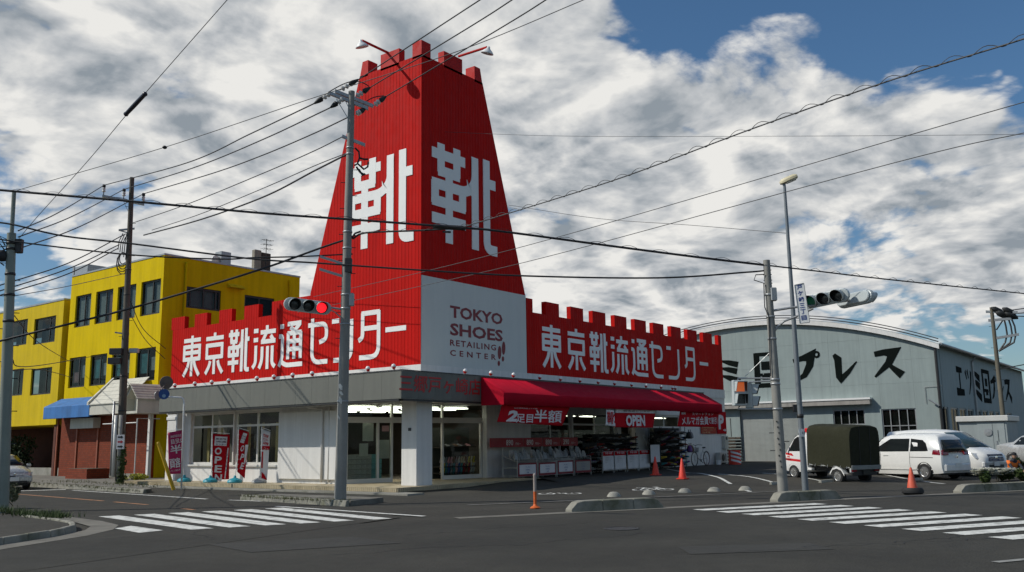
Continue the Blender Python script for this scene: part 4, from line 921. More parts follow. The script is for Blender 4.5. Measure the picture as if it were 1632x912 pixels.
for i in range(len(YS_) - 1):
    for j in range(len(ZS_) - 1):
        a, b, z0, z1 = YS_[i], YS_[i + 1], ZS_[j], ZS_[j + 1]
        if inhole((a + b) / 2, (z0 + z1) / 2): continue
        ta, tb, tm = arc(a) - .05, arc(b) - .05, arc((a + b) / 2) - .05
        if z0 >= max(ta, tb): continue
        gz = g_ if (j > 0 and ZS_[j] in (4.95, 6.4, 7.85)) else 0
        pts = [(WX, a + g_ / 2, z0 + gz), (WX, b - g_ / 2, z0 + gz), (WX, b - g_ / 2, max(z0 + gz, min(z1, tb))), (WX, (a + b) / 2, max(z0 + gz, min(z1, tm))), (WX, a + g_ / 2, max(z0 + gz, min(z1, ta)))]
        mb = MB(); mb.prism(pts, (.12, 0, 0)); mb.build('wall_panel', WHF, wh)
mb = MB(); mb.box(WX + .13, WX + .2, WY + .1, s_y0, 0, 7.2); mb.box(WX + 1.2, WX + 1.3, WY, WYE, 0, 7.2); mb.build('lining', INTD, wh)
for w, c, r in ((WIN[0], (0, .25, .5, .75, 1), (0, 1)), (WIN[1], (0, .25, .5, .75, 1), (0, .55, 1))): window(wh, FX(WX), *w, c, r, STEEL, WGLASS, d=.05, t=.055)
mb = MB(); 
for k in range(46):
    z = .12 + k * (s_z - .12) / 46; mb.box(WX + .16, WX + .20, s_y0, s_y1, z, z + (s_z - .12) / 46 - .012)
    mb.box(WX + .19, WX + .21, s_y0, s_y1, z + (s_z - .12) / 46 - .014, z + (s_z - .12) / 46)
SHUT = mat('shutter_steel', (.36, .38, .36), .6, .3, var=.06, streak=.1); o = mb.build('roller_shutter', SHUT, wh); o['kind'] = 'stuff'
mb = MB(); y0, y1 = wp_(1389, 638).y, WYE - 2; z0, z1 = wp_(1380, 644.5).z, wp_(1380, 634).z; mb.box(WX - .45, WX - .002, y0, y1, z0, z1 - .12); mb.build('canopy_beam', mat('grey_board', (.33, .31, .28), .8, var=.1, streak=.25), wh); mb = MB(); mb.box(WX - .5, WX - .001, y0 - .05, y1 + .05, z1 - .118, z1); mb.build('canopy_cap', WHITEP, wh)
# arched roof
mb = MB(); n = 40; ysq = [WY - .35 + (WYE - WY + .7) * i / n for i in range(n + 1)]; L0 = [(WX - .25, y, arc(y) + .1) for y in ysq]; L1 = [(wxe + .3, y, arc(y) + .1) for y in ysq]; L2 = [(WX - .25, y, arc(y) - .12) for y in ysq]
k = n + 1; mb.add(L0 + L1 + L2, [(i, i + 1, k + i + 1, k + i) for i in range(n)] + [(i, 2 * k + i, 2 * k + i + 1, i + 1) for i in range(n)]); rf = mb.build('roof', mat('roof_sheet', (.34, .37, .37), .5, .3, var=.08), wh); so_ = rf.modifiers.new('thick', 'SOLIDIFY'); so_.thickness = .04
mb = MB(); mb.tube([(WX - .28, y, arc(y) + .22) for y in ysq], .035, 5); mb.tube([(WX - .22, y, arc(y) + .40) for y in ysq], .03, 5); mb.build('roof_edge_rail', DKMETAL, wh)
mb = MB(); mb.add([(WX - .27, y, arc(y) + .06) for y in ysq] + [(WX - .27, y, arc(y) - .22) for y in ysq], [(i, i + 1, k + i + 1, k + i) for i in range(n)]); o = mb.build('verge_board', WHITEW, wh); so_ = o.modifiers.new('thick', 'SOLIDIFY'); so_.thickness = .03
# long side wall in shade
sw = [(1503, 1513, 730), (1517, 1529, 730), (1531, 1542, 690), (1544, 1553.5, 690), (1559, 1566, 690), (1567.5, 1576, 690), (1578, 1586, 690), (1588, 1594, 690), (1606, 1613, 690)]
zt_ = PY(1522, 650, WY).z; hs = [(PY(a, 670, WY).x, PY(b, 670, WY).x, .4 if vb > 700 else PY(1536, 682, WY).z, zt_) for a, b, vb in sw]
mb = MB(); wall_holes(mb, FY(WY), WX + .13, wxe, 0, WZ, hs, .15); mb.box(WX + .2, wxe, WY + 1.2, WY + 1.3, 0, 7.2); mb.build('side_wall', WHS, wh)
for h in hs: window(wh, FY(WY), *h, (0, .5, 1), (0, 1) if h[2] > 1 else (0, .45, 1), STEEL, WGLASS, d=.05, t=.08)
mb = MB(); mb.tube([(WX - .1, WY - .42, WZ - .05), (wxe, WY - .42, WZ - .05)], .09, 8); x = PY(1549, 600, WY).x; mb.tube([(x, WY - .35, WZ - .1), (x, WY - .1, WZ - .5), (x, WY - .1, .3)], .07, 8); mb.build('gutter_pipe', STEEL, wh)
mb = MB(); mb.tube([(WX - .08, WY - .08, WZ - .1), (WX - .08, WY - .08, .2)], .09, 8); mb.build('corner_pipe', DKMETAL, wh)
# painted characters
def ring(cx, cy, r, n=14): return [(cx + r * math.cos(i * math.tau / n), cy + r * math.sin(i * math.tau / n)) for i in range(n + 1)]
BR = {'e': [([(.18, .93), (.82, .93)], [.16, .13]), ([(.5, .9), (.5, .1)], [.09, .11]), ([(.06, .08), (.94, .08)], [.20, .16])],
      'tsu': [([(.05, .95), (.22, .62)], [.16, .05]), ([(.38, 1.0), (.52, .68)], [.16, .05]), ([(.95, .98), (.82, .5), (.45, .02)], [.16, .12, .04])],
      'mi': [([(.02, .97), (.45, .86), (.92, .74)], [.05, .17, .20]), ([(.0, .62), (.4, .53), (.85, .42)], [.05, .17, .20]), ([(.0, .26), (.45, .12), (1.0, -.05)], [.05, .18, .21])],
      'mark': [([(.08, 0), (.08, 1)], .15), ([(.005, .955), (.995, .955)], .09), ([(.92, 1), (.92, 0)], .15), ([(.005, .05), (.995, .05)], .11), ([(.5, .74), (.5, .50)], .22), ([(.02, .36), (.34, .36)], .07), ([(.40, .36), (.70, .36)], .07), ([(.5, .36), (.5, .22)], .2)],
      'pu': [([(-.06, .74), (.30, .82), (.66, .93), (.58, .55), (.36, .2), (.02, .0)], [.10, .14, .21, .19, .14, .05]), (ring(.87, .93, .095), .055)],
      're': [([(.06, 1.0), (.22, .82), (.22, .15), (.30, .04), (.62, .30), (1.0, .68)], [.10, .20, .17, .16, .12, .03])],
      'su': [([(.06, .88), (.40, .93), (.78, .93), (.55, .50), (.02, .0)], [.14, .16, .22, .18, .05]), ([(.52, .48), (.75, .25), (1.0, .02)], [.08, .15, .22])]}
def brush(fa, g, x, y, w, h, par, lw=1.0):
    mb = MB()
    for k, (pts, wd) in enumerate(BR[g]):
        q = [(x + a * w, y + b * h) for a, b in pts]; s = math.sqrt(w * h) * lw
        stroke(mb, fa, q, [c * s for c in wd] if isinstance(wd, list) else wd * s, .002, .022 + k * .002)
    return mb.build('painted_character', INK, par)
fw = Face((WX, 0, 0), (0, -1, 0), (0, 0, 1), (-1, 0, 0))
for g, u0, u1, vt, vb in (('mi', 1149, 1179, 573.5, 606.5), ('mark', 1204, 1237, 562, 617), ('pu', 1267, 1308, 563, 606.5), ('re', 1328, 1366, 564, 606), ('su', 1392, 1436.5, 558.5, 600), ('tsu', 1085, 1123, 578, 614), ('e', 1022, 1062, 582, 620)):
    a, b = wp_(u0, (vt + vb) / 2), wp_(u1, (vt + vb) / 2); z1, z0 = wp_((u0 + u1) / 2, vt).z, wp_((u0 + u1) / 2, vb).z
    brush(fw, g, -a.y, z0, a.y - b.y, z1 - z0, wh, 1.45)
fs_ = Face((0, WY, 0), (1, 0, 0), (0, 0, 1), (0, -1, 0))
for g, u0, u1, vt, vb in (('e', 1523, 1536, 587, 628), ('tsu', 1539, 1548.5, 591, 629), ('mi', 1552, 1562.5, 593, 632), ('mark', 1566, 1577.5, 591, 641), ('pu', 1580, 1588, 602, 636), ('re', 1591, 1599.5, 605, 637), ('su', 1601.5, 1611, 607, 638)):
    a, b = PY(u0, (vt + vb) / 2, WY), PY(u1, (vt + vb) / 2, WY); z1, z0 = PY((u0 + u1) / 2, vt, WY).z, PY((u0 + u1) / 2, vb, WY).z
    brush(fs_, g, a.x, z0, b.x - a.x, z1 - z0, wh, 1.25)
a = wp_(1474, 617); mb = MB(); mb.tube([(WX - .05, a.y, a.z), (WX - .05, a.y - 1.0, a.z + .02)], .015, 5); mb.tube([(WX - .05, a.y, a.z), (WX - .05, a.y, a.z - 1.0)], .015, 5); mb.tube([(WX - .3, wp_(1482, 637).y, wp_(1482, 637).z), (WX - .3, wp_(1499, 647).y, wp_(1499, 647).z)], .05, 6); mb.build('conduit', STEEL, wh)
# grey plant cabin beside the warehouse, behind the parked vans
CABM = mat('cabin_grey', (.30, .34, .34), .6, var=.06, streak=.12)
cb = thing('equipment_cabin', 'grey metal cabin with double doors and a small window, behind the white vans', 'cabin', (54, 11, .2))
X_ = 53.0; y0, y1 = PX(1606, 690, X_).y, PX(1530, 690, X_).y; zt_ = PX(1570, 672, X_).z
mb = MB(); mb.box(X_, X_ + 3.2, y0, y1, .1, zt_); mb.build('cabin_body', CABM, cb, bevel=.02)
mb = MB(); mb.box(X_ - .15, X_ + 3.3, y0 - .12, y1 + .12, zt_ + .001, zt_ + .30); mb.build('cabin_roof', ALUW, cb, bevel=.03)
ym_ = y1 + (y0 - y1) * .38; ym2 = y1 + (y0 - y1) * .70
for a, b in ((ym2 + .01, ym_ - .01), (y0 + .12, ym2 - .01)): mb = MB(); mb.box(X_ - .03, X_ - .001, a, b, .3, zt_ - .1); d_ = mb.build('door', CABM, cb); mb = MB(); mb.box(X_ - .06, X_ - .031, b - .16, b - .1, 1.15, 1.35); mb.build('handle', STEEL, d_)
mb = MB(); mb.box(X_ - .05, X_ - .031, y0 + .45, ym2 - .25, zt_ - 1.05, zt_ - .45); mb.build('window', mat('dark_pane', (.05, .055, .05), .1), cb, bevel=.04)
mb = MB(); mb.lathe([(.2, 0), (.2, .04), (.001, .05)], (X_ - .031, ym_ - .5, zt_ - .55), 14, (-1, 0, 0)); mb.build('vent', STEEL, cb)
mb = MB(); mb.box(X_ - .012, X_ - .001, y1 + (y0 - y1) * .28, y1 + (y0 - y1) * .13, zt_ - 1.5, zt_ - .75); mb.build('notice', mat('notice_white', (.7, .7, .68), .6), cb)
# a house beyond the warehouse, at the right edge
hs_ = thing('far_house', 'beige house just visible beyond the far end of the warehouse', 'house', (118, 12, 0))
a, b = PV(1617, 700, (118, 12)), PV(1680, 700, (118, 8)); HM = mat('beige_render', (.42, .36, .26), .85, var=.06)
mb = MB(); mb.box(112, 124, -14, 11.5, -.3, 6.2); mb.build('wall', HM, hs_); mb = MB(); mb.prism([(111.5, -14.5, 6.2), (111.5, 12, 6.2), (111.5, -1, 9)], (13, 0, 0)); mb.build('roof', mat('far_roof', (.12, .12, .13), .7), hs_)
for y in (9.5, 5.5, 1.5, -3): mb = MB(); mb.box(111.97, 111.999, y - .9, y + .9, 3.6, 5.0); mb.build('window', mat('dark_pane', (.05, .055, .05), .1), hs_)
# ================================================================ poles, signals, signs
POLEC = mat('pole_concrete', (.27, .265, .24), .85, var=.10, scale=2, streak=.18, bump=.15, bscale=40)
POLED = mat('pole_concrete_dark', (.115, .10, .08), .88, var=.14, scale=2, streak=.25)
POLEG = mat('pole_grey_green', (.23, .26, .225), .7, var=.08, scale=2, streak=.12)
LAMPP = mat('lamp_pole_paint', (.17, .19, .205), .5, .2, var=.06)
PORC = mat('porcelain', (.62, .60, .56), .3, var=.05)
CABLE = mat('black_cable', (.018, .018, .02), .6, var=.1)
CABLEG = mat('grey_cable', (.07, .07, .07), .6, var=.1)
SIGW = mat('signal_housing', (.44, .48, .48), .4, var=.04, scale=4)
VISOR = mat('signal_visor', (.012, .013, .013), .6, var=.1)
REDL = mat('red_signal_lit', (.9, .02, .02), .4, var=0, emit=((1.0, .012, .02), 1.6))
GRNL = mat('green_signal_lit', (.006, .05, .028), .4, var=0, emit=((.01, .30, .15), .05))
AMBL = mat('red_man_lit', (.6, .16, .05), .4, var=0, emit=((1.0, .20, .05), .32))
LENS = mat('dark_lens', (.03, .035, .035), .25, var=.1)
def lerp(a, b, f): return a + (b - a) * f
class Pole:
    def __init__(self, name, label, base, top_uv, r0, r1, m, cat='utility pole', zt=None):
        self.b = Vector(base); self.t = PV(*top_uv, base); self.r0, self.r1 = r0, r1
        self.o = thing(name, label, cat, self.b); mb = MB(); mb.tube([self.b - Vector((0, 0, .1)), lerp(self.b, self.t, .5), self.t], r0, 16, r1=r1)
        self.shaft = mb.build('shaft', m, self.o, smooth='auto')
    def at(self, v, side=0.0, out=0.0):          # a point of the pole at image row v; side metres to the right, out towards the camera
        lo, hi = 0.0, 1.0
        for _ in range(40):
            f = (lo + hi) / 2; p = lerp(self.b, self.t, f); d = p - CAM; vv = H0 / 2 - FPX * d.dot(CU) / d.dot(CF)
            if vv > v: lo = f
            else: hi = f
        d = (p - CAM); d.z = 0; d.normalize(); r = Vector((d.y, -d.x, 0)); return p + r * side - d * out
    def rad(self, p): return lerp(self.r0, self.r1, (p.z - self.b.z) / (self.t.z - self.b.z))
    def band(self, v, m=None, h=.05):
        p = self.at(v); mb = MB(); r = self.rad(p); mb.lathe([(r + .012, -h / 2), (r + .018, 0), (r + .012, h / 2)], p, 14); mb.build('band', m or STEEL, self.o, smooth=True)
    def rungs(self, v0, v1, n):
        d = self.b - CAM; d.z = 0; d.normalize(); r = Vector((d.y, -d.x, 0))
        for i in range(n):
            p = self.at(lerp(v0, v1, i / max(1, n - 1))); s = 1 if i % 2 else -1; R0 = self.rad(p); mb = MB(); mb.tube([p + r * s * R0 * .8, p + r * s * (R0 + .13)], .012, 5); mb.build('step_bolt', DKMETAL, self.o)
def uv3(p):
    d = Vector(p) - CAM; z = d.dot(CF); return W0 / 2 + FPX * d.dot(CR) / z, H0 / 2 - FPX * d.dot(CU) / z
def VL(u, v, A, B):                              # on the upright plane through A and B
    t = B - A; n = Vector((t.y, -t.x, 0)); d = ray(u, v); return CAM + d * ((A - CAM).dot(n) / d.dot(n))
def arm(parent, a, b, w=.05, name='crossarm', m=None):
    a, b = Vector(a), Vector(b); t = (b - a); L = t.length / 2; t.normalize(); s = t.cross(Vector((0, 0, 1))).normalized(); mb = MB()
    mb.obox((a + b) / 2, t * L, s * w, Vector((0, 0, w))); return mb.build(name, m or STEEL, parent)
def pin_insulator(parent, p, h=.30):
    mb = MB(); mb.tube([p, p + Vector((0, 0, h * .35))], .02, 6); mb.m = 1
    mb.lathe([(.03, h * .3), (.085, h * .36), (.06, h * .5), (.08, h * .62), (.05, h * .72)], p, 10); mb.m = 2; mb.lathe([(.05, h * .72), (.075, h * .78), (.07, h * 1.0), (.001, h * 1.05)], p, 10)
    return mb.build('insulator', [DKMETAL, PORC, VISOR], parent, smooth='auto')
def strain(parent, a, b):                        # a string of discs with a covered clamp
    a, b = Vector(a), Vector(b); t = b - a; L = t.length; mb = MB(); prof = [(.012, 0)]
    for k in range(2):
        s = L * (.10 + .20 * k); prof += [(.02, s), (.085, s + .03), (.085, s + .07), (.02, s + .12)]
    mb.m = 0; mb.lathe(prof + [(.012, L * .52)], a, 10, t); mb.m = 1; mb.lathe([(.02, L * .5), (.085, L * .58), (.075, L * .75), (.03, L)], a, 10, t)
    return mb.build('strain_insulator', [PORC, VISOR], parent, smooth='auto')
pL = Pole('utility_pole', 'grey pole at the left edge of the picture, with thin steel top', G(3, 817), (18.5, 372), .17, .115, POLEG)
pL.topL = PV(22.5, 305, pL.b); mb = MB(); mb.tube([pL.at(378), pL.topL], .055, 10); mb.build('pole_top', POLEG, pL.o)
pM = Pole('utility_pole', 'dark weathered pole in front of the yellow building, three insulators near its top', at_z(190, 771, .12), (210.5, 283), .19, .10, POLED)
pC = Pole('utility_pole', 'grey concrete pole on the kerb island carrying the red traffic signal', at_z(542, 797, .13), (560.5, 146), .17, .095, POLEC)
pR = Pole('utility_pole', 'short grey concrete pole carrying pedestrian signals and the green traffic signal', G(1249, 796), (1221.5, 415), .145, .095, POLEC)
pF = Pole('utility_pole', 'distant brown pole beside the warehouse with switchgear wires', (58.5, PX(1602.5, 700, 58.5).y, .2), (1580, 490), .145, .10, mat('pole_wood', (.15, .135, .10), .9, var=.15, streak=.25))
lampB = G(1284, 785); pS = Pole('street_lamp', 'tall slim grey street lamp with a cream head beside the parking lot', lampB, (1250, 294), .10, .045, LAMPP, 'street lamp')
# street lamp head
c = pS.t; dr = Vector((CR.x, CR.y, 0)).normalized(); mb = MB()
h0, h1 = PV(1243, 293, lampB), PV(1271, 281, lampB); t = (h1 - h0).normalized(); sd = t.cross(Vector((0, 0, 1))).normalized(); up = sd.cross(t)
ring_ = []
for f, w, hh in ((0, .05, .05), (.12, .10, .10), (.4, .15, .11), (.8, .15, .11), (1, .09, .07)):
    p = lerp(h0, h1, f); ring_.append([p + sd * w - up * hh * .5, p + sd * w + up * hh * .3, p + sd * w * .5 + up * hh, p - sd * w * .5 + up * hh, p - sd * w + up * hh * .3, p - sd * w - up * hh * .5])
vs = [q for r in ring_ for q in r]; fs = [(i * 6 + j, i * 6 + (j + 1) % 6, (i + 1) * 6 + (j + 1) % 6, (i + 1) * 6 + j) for i in range(4) for j in range(6)] + [tuple(range(5, -1, -1)), tuple(range(24, 30))]
mb.add(vs, fs); mb.build('lamp_head', mat('lamp_cream', (.62, .55, .36), .5, var=.05), pS.o, smooth='auto', bevel=.01)
mb = MB(); p = lerp(h0, h1, .6) - up * .06; mb.obox(p, t * .16, sd * .10, up * .02); mb.build('diffuser', mat('lamp_glass', (.6, .58, .5), .3), pS.o)
mb = MB(); mb.tube([c - Vector((0, 0, .1)), lerp(h0, h1, .18)], .04, 8); mb.build('neck', LAMPP, pS.o)
for v in (663, 690): pS.band(v, LAMPP if v == 690 else DKMETAL, .12)
mb = MB(); p = pS.at(690, 0, .10); mb.obox(p, Vector((.05, -.06, 0)), Vector((.0, .0, .12)), Vector((.006, .006, 0))); mb.build('number_tag', mat('tag_white', (.6, .62, .62), .5), pS.o)
mb = MB(); p = pS.at(651, -.13); mb.obox(p, dr * .07, Vector((dr.y, -dr.x, 0)) * .05, Vector((0, 0, .12))); mb.build('junction_box', DKMETAL, pS.o)
# pole by the yellow building: arm, insulators, risers, boxes, coil
a = pM.at(312); A, B = PV(163, 312.5, pM.b), PV(230, 326, pM.b); arm(pM.o, A, B, .055); 
insM = [PV(165, 311.5, pM.b), PV(197, 318, pM.b), PV(228, 325, pM.b)]
for p in insM: pin_insulator(pM.o, p, .50)
arm(pM.o, PV(197, 321, pM.b), pM.at(345), .02, 'brace'); arm(pM.o, PV(189, 367, pM.b), pM.at(364, .2), .04); arm(pM.o, PV(189, 367, pM.b), pM.at(372), .025, 'brace')
mb = MB(); b0 = pM.at(760, -.26, .10); mb.tube([b0, pM.at(662, -.24, .10)], .075, 10); mb.build('riser_pipe', ALUW, pM.o, smooth=True)
mb = MB(); mb.tube([pM.at(758, -.05, .26), pM.at(662, -.04, .24)], .085, 10); mb.build('riser_pipe', POLEC, pM.o, smooth=True)
mb = MB(); mb.tube([pM.at(758, -.36, .05), pM.at(640, -.34, .05)], .05, 8); mb.build('riser_pipe', STEEL, pM.o, smooth=True)
for k, v in enumerate((697, 704.5, 712)):       # three small plates, each with an arrow mark
    p = pM.at(v, -.02, .36); mb = MB(); mb.obox(p, dr * .17, Vector((dr.y, -dr.x, 0)) * .012, Vector((0, 0, .105))); pl_ = mb.build('warning_plate', mat('plate_white', (.68, .66, .66), .5), pM.o)
    mb = MB(); q = p - Vector((CF.x, CF.y, 0)).normalized() * .016; z = Vector((0, 0, 1)); mb.add([q - dr * .12 + z * .035, q - dr * .12 - z * .035, q + dr * .02 - z * .035, q + dr * .02 - z * .075, q + dr * .13, q + dr * .02 + z * .075, q + dr * .02 + z * .035], [(0, 1, 2, 3, 4, 5, 6)]); mb.build('arrow', mat('mark_black', (.02, .02, .02)) if k != 1 else mat('mark_red', (.4, .02, .03)), pl_)
for v, s in ((561, -.62), (576, -.70)): 
    p = pM.at(v, s * .55, .1); mb = MB(); mb.obox(p, dr * .28, Vector((dr.y, -dr.x, 0)) * .13, Vector((0, 0, .14))); mb.build('switch_box', DKMETAL, pM.o, bevel=.02)
p = pM.at(559, .38, .1); mb = MB(); mb.obox(p, dr * .20, Vector((dr.y, -dr.x, 0)) * .12, Vector((0, 0, .10))); mb.build('switch_box', STEEL, pM.o, bevel=.02)
arm(pM.o, PV(183, 530, pM.b), PV(206, 533, pM.b), .03)
mb = MB()
for k in range(5):
    cc = PV(196 - k % 2, 412 + k * 2, pM.b); rr = .22 + .05 * k; mb.tube([cc + dr * (rr * .7 * math.cos(i * .55)) + Vector((0, 0, rr * 1.2 * math.sin(i * .55))) for i in range(11)], .022, 5)
for k in range(7): mb.tube([PV(196 + 2 * k, 372 + 3 * (k % 3), pM.b), PV(190 + 3 * k, 384 + 2 * k, pM.b), PV(188 + k * 3, 398 + 4 * k, pM.b)], .02, 5)
o = mb.build('cable_coil', CABLE, pM.o); o['kind'] = 'stuff'
for v in (430, 470, 600, 655, 689, 720): pM.band(v, DKMETAL)
pM.rungs(330, 640, 13)
# left edge pole
for v in (388, 397, 437, 470, 512): pL.band(v, DKMETAL, .07)
mb = MB(); mb.obox(pL.at(392, .20, .05), dr * .09, Vector((dr.y, -dr.x, 0)) * .08, Vector((0, 0, .2))); mb.build('junction_box', DKMETAL, pL.o, bevel=.02)
mb = MB(); 
for k in range(5): mb.tube([pL.at(384 + k * 4, -.05), pL.at(378 + k * 9, -.28 - .03 * k), pL.at(392 + k * 8, -.15)], .02, 5)
o = mb.build('cable_loops', CABLE, pL.o); o['kind'] = 'stuff'
mb = MB(); mb.sphere(PV(3, 408, pL.b), .14, 8, 6, (1.4, 1, 1.2)); mb.tube([PV(3, 408, pL.b), pL.at(405)], .02, 5); mb.build('splice_case', CABLE, pL.o, smooth=True)
pL.rungs(420, 760, 14)
# centre pole
A1, A2, A3, A4 = PV(534, 145.5, pC.b), PV(595, 169.5, pC.b), PV(526, 149, pC.b), PV(587, 173.5, pC.b)
arm(pC.o, A1, A2, .05); arm(pC.o, A3, A4, .05); arm(pC.o, PV(545.5, 217.5, pC.b), PV(582, 231.5, pC.b), .045)
arm(pC.o, PV(536, 158, pC.b), pC.at(192, -.05), .018, 'brace'); arm(pC.o, PV(551, 162, pC.b), pC.at(180, .0), .018, 'brace')
strC = [(PV(528, 148, pC.b), PV(501, 165, pC.b)), (PV(549, 156, pC.b), PV(527, 171.5, pC.b)), (PV(541, 144, pC.b), PV(571, 127, pC.b)), (PV(566, 155, pC.b), PV(590, 139.5, pC.b)), (PV(595, 169, pC.b), PV(615, 154, pC.b)), (PV(566, 183, pC.b), PV(582, 173.5, pC.b))]
for a, b in strC: strain(pC.o, a, b)
for a, m_, b in (((505, 160), (538, 136), (556, 131)), ((556, 131), (575, 127), (588, 138)), ((578, 168), (590, 153), (612, 153))):
    P_ = [PV(*a, pC.b), PV(*m_, pC.b), PV(*b, pC.b)]; mb = MB(); mb.tube([P_[0] * (1 - f) ** 2 + P_[1] * 2 * f * (1 - f) + P_[2] * f * f for f in [i / 8 for i in range(9)]], .016, 6); mb.build('jumper', CABLE, pC.o)
mb = MB()
for pts in (((566, 236), (572, 242), (573, 252), (570, 260)), ((573, 252), (580, 254), (587, 254)), ((565, 264), (570, 261), (580, 270), (586, 266), (587, 258)), ((568, 266), (574, 275), (580, 278)), ((572, 270), (578, 280), (582, 277)), ((560, 380), (566, 372), (575, 369))): mb.tube([PV(u, v, pC.b) for u, v in pts], .03, 6)
o = mb.build('cable_loops', CABLE, pC.o); o['kind'] = 'stuff'
for k, (a, b) in enumerate((((510, 409), (548, 421)), ((509, 429), (548, 441)))): arm(pC.o, PV(*a, pC.b), PV(*b, pC.b), .035, 'side_arm')
mb = MB(); mb.obox(pC.at(424, .05, .05), dr * .10, Vector((dr.y, -dr.x, 0)) * .1, Vector((0, 0, .22))); mb.build('junction_box', DKMETAL, pC.o, bevel=.02)
mb = MB(); mb.obox(pC.at(478, .16, .04), dr * .075, Vector((dr.y, -dr.x, 0)) * .08, Vector((0, 0, .19))); mb.build('junction_box', STEEL, pC.o, bevel=.02)
for v in (236, 246, 370, 396, 424, 470, 492, 517, 640): pC.band(v, STEEL)
pC.rungs(250, 560, 16)
PEEL = mat('peeling_sticker', (.62, .62, .58), .8, var=.2, scale=8)
mb = MB()
for u, v, w, h in ((543, 616, .07, .10), (544, 626, .08, .04), (542.5, 637, .05, .12), (540, 664, .03, .05)):
    for j in range(3): p = PV(u + (j - 1) * 1.2, v + j * 1.5, pC.b); d = (p - CAM); d.z = 0; d.normalize(); q = p - d * .172; mb.obox(q, dr * (w * .4), d * .003, Vector((0, 0, h * .6)))
o = mb.build('peeling_sticker', PEEL, pC.o); o['kind'] = 'stuff'
# right pole details
for v in (605, 612, 652, 540, 470, 505): pR.band(v, STEEL, .06)
mb = MB(); p = pR.at(470, .12, .03); mb.obox(p, dr * .085, Vector((dr.y, -dr.x, 0)) * .09, Vector((0, 0, .19))); mb.build('junction_box', STEEL, pR.o, bevel=.02)
for v in (447, 452, 431, 438): mb = MB(); mb.tube([pR.at(v, -.12), pR.at(v, .12)], .012, 5); mb.build('step_bolt', DKMETAL, pR.o)
mb = MB(); mb.tube([pR.at(438, -.08, .1), pR.at(438, -.32, .1), pR.at(446, -.38, .1), pR.at(452, -.12, .1), pR.at(490, -.14, .1), pR.at(505, -.05, .12), pR.at(600, -.11, .12)], .016, 6); mb.build('conduit', CABLE, pR.o)
pR.rungs(690, 760, 6)
mb = MB()
for k in range(9): p = pR.at(672 + k * 9, -.04 + .02 * (k % 3), .137); mb.obox(p, dr * .012, Vector((dr.y, -dr.x, 0)) * .012, Vector((0, 0, .02)))
o = mb.build('rust_spots', VISOR, pR.o); o['kind'] = 'stuff'
# distant pole
F_ = pF.b
for a, b in (((1571, 497), (1622, 498)), ((1575, 511), (1612, 508)), ((1583, 540), (1624, 533))): arm(pF.o, PV(*a, F_), PV(*b, F_), .07)
for u, v in ((1590, 495), (1600, 501), (1608, 496), (1597, 502), (1612, 503)): mb = MB(); p = PV(u, v, F_); mb.lathe([(.05, -.4), (.16, -.2), (.16, .2), (.05, .4)], p, 8, dr + Vector((0, 0, -.5))); mb.build('cable_clamp', VISOR, pF.o, smooth=True)
mb = MB()
for u0, u1 in ((1600, 1605), (1607, 1613), (1612, 1619)): mb.tube([PV(u0, 508, F_), PV(u1 - 2, 520, F_), PV(u1, 533, F_), PV(u1 - 3, 546, F_), PV(1592, 560, F_)], .05, 5)
mb.tube([PV(1600, 508, F_), PV(1588, 526, F_)], .04, 5); o = mb.build('drop_cables', CABLE, pF.o); o['kind'] = 'stuff'
pF.rungs(520, 640, 8)

# ---- signals
def signal_head(parent_name, label, c, ax, nrm, lit, back=False, cat='traffic signal'):
    """three round lenses in a row along ax, facing nrm; each lens with its hood"""
    ax, nrm = Vector(ax).normalized(), Vector(nrm).normalized(); up = ax.cross(nrm); up = up if up.z > 0 else -up
    t = thing(parent_name, label, cat, c); mb = MB(); L, Hh = .59, .19; prof = []
    n = 8
    pts = [ax * (L * math.copysign(1, x)) * 1.0 for x in (1,)]
    outl = []
    for i in range(n + 1): a = -math.pi / 2 + math.pi * i / n; outl.append((L - .10 + Hh * math.cos(a), Hh * math.sin(a)))
    for i in range(n + 1): a = math.pi / 2 + math.pi * i / n; outl.append((-L + .10 + Hh * math.cos(a), Hh * math.sin(a)))
    mb.prism([c + ax * x + up * y - nrm * .07 for x, y in outl], nrm * .13); mb.build('housing', SIGW, t, bevel=.03, seg=2)
    mb = MB(); mb.prism([c + ax * (x * .95) + up * (y * .8) - nrm * .14 for x, y in outl], nrm * .069); mb.build('rear_cover', SIGW, t, bevel=.02)
    for k in range(3):
        p = c + ax * ((k - 1) * .385) + nrm * .062; mb = MB(); mb.lathe([(.150, 0), (.140, .018), (.08, .03), (.001, .034)], p, 18, nrm); mb.build('lens', lit[k], t, smooth=True)
        mb = MB(); m = 14; R1 = .165; vs = []
        for i in range(m + 1):
            a = math.radians(-55 + 290 * i / m); x, y = R1 * math.cos(a), R1 * math.sin(a); dep = .26 * (.30 + .70 * max(0, .5 + .5 * math.sin(a)))
            vs += [p + ax * x + up * y - nrm * .0, p + ax * x + up * y + nrm * dep]
        mb.add(vs, [(2 * i, 2 * i + 1, 2 * i + 3, 2 * i + 2) for i in range(m)]); mb.m = 0
        o = mb.build('visor', [SIGW, VISOR], t, smooth=True); s = o.modifiers.new('thick', 'SOLIDIFY'); s.thickness = .012; s.material_offset = 1; s.offset = 1
        mb = MB(); mb.lathe([(.162, 0), (.162, .012), (.150, .012)], p - nrm * .0, 18, nrm); mb.build('bezel', VISOR, t)
    return t
toC = Vector((-CF.x, -CF.y, 0)).normalized()
def turned(v, deg): return Matrix.Rotation(R_(deg), 3, 'Z') @ v
c = PV(491, 488.5, pC.b) + toC * .05; nr = turned(toC, 14 + 8); ax = Vector((nr.y, -nr.x, 0)) ; ax = ax if ax.dot(dr) > 0 else -ax
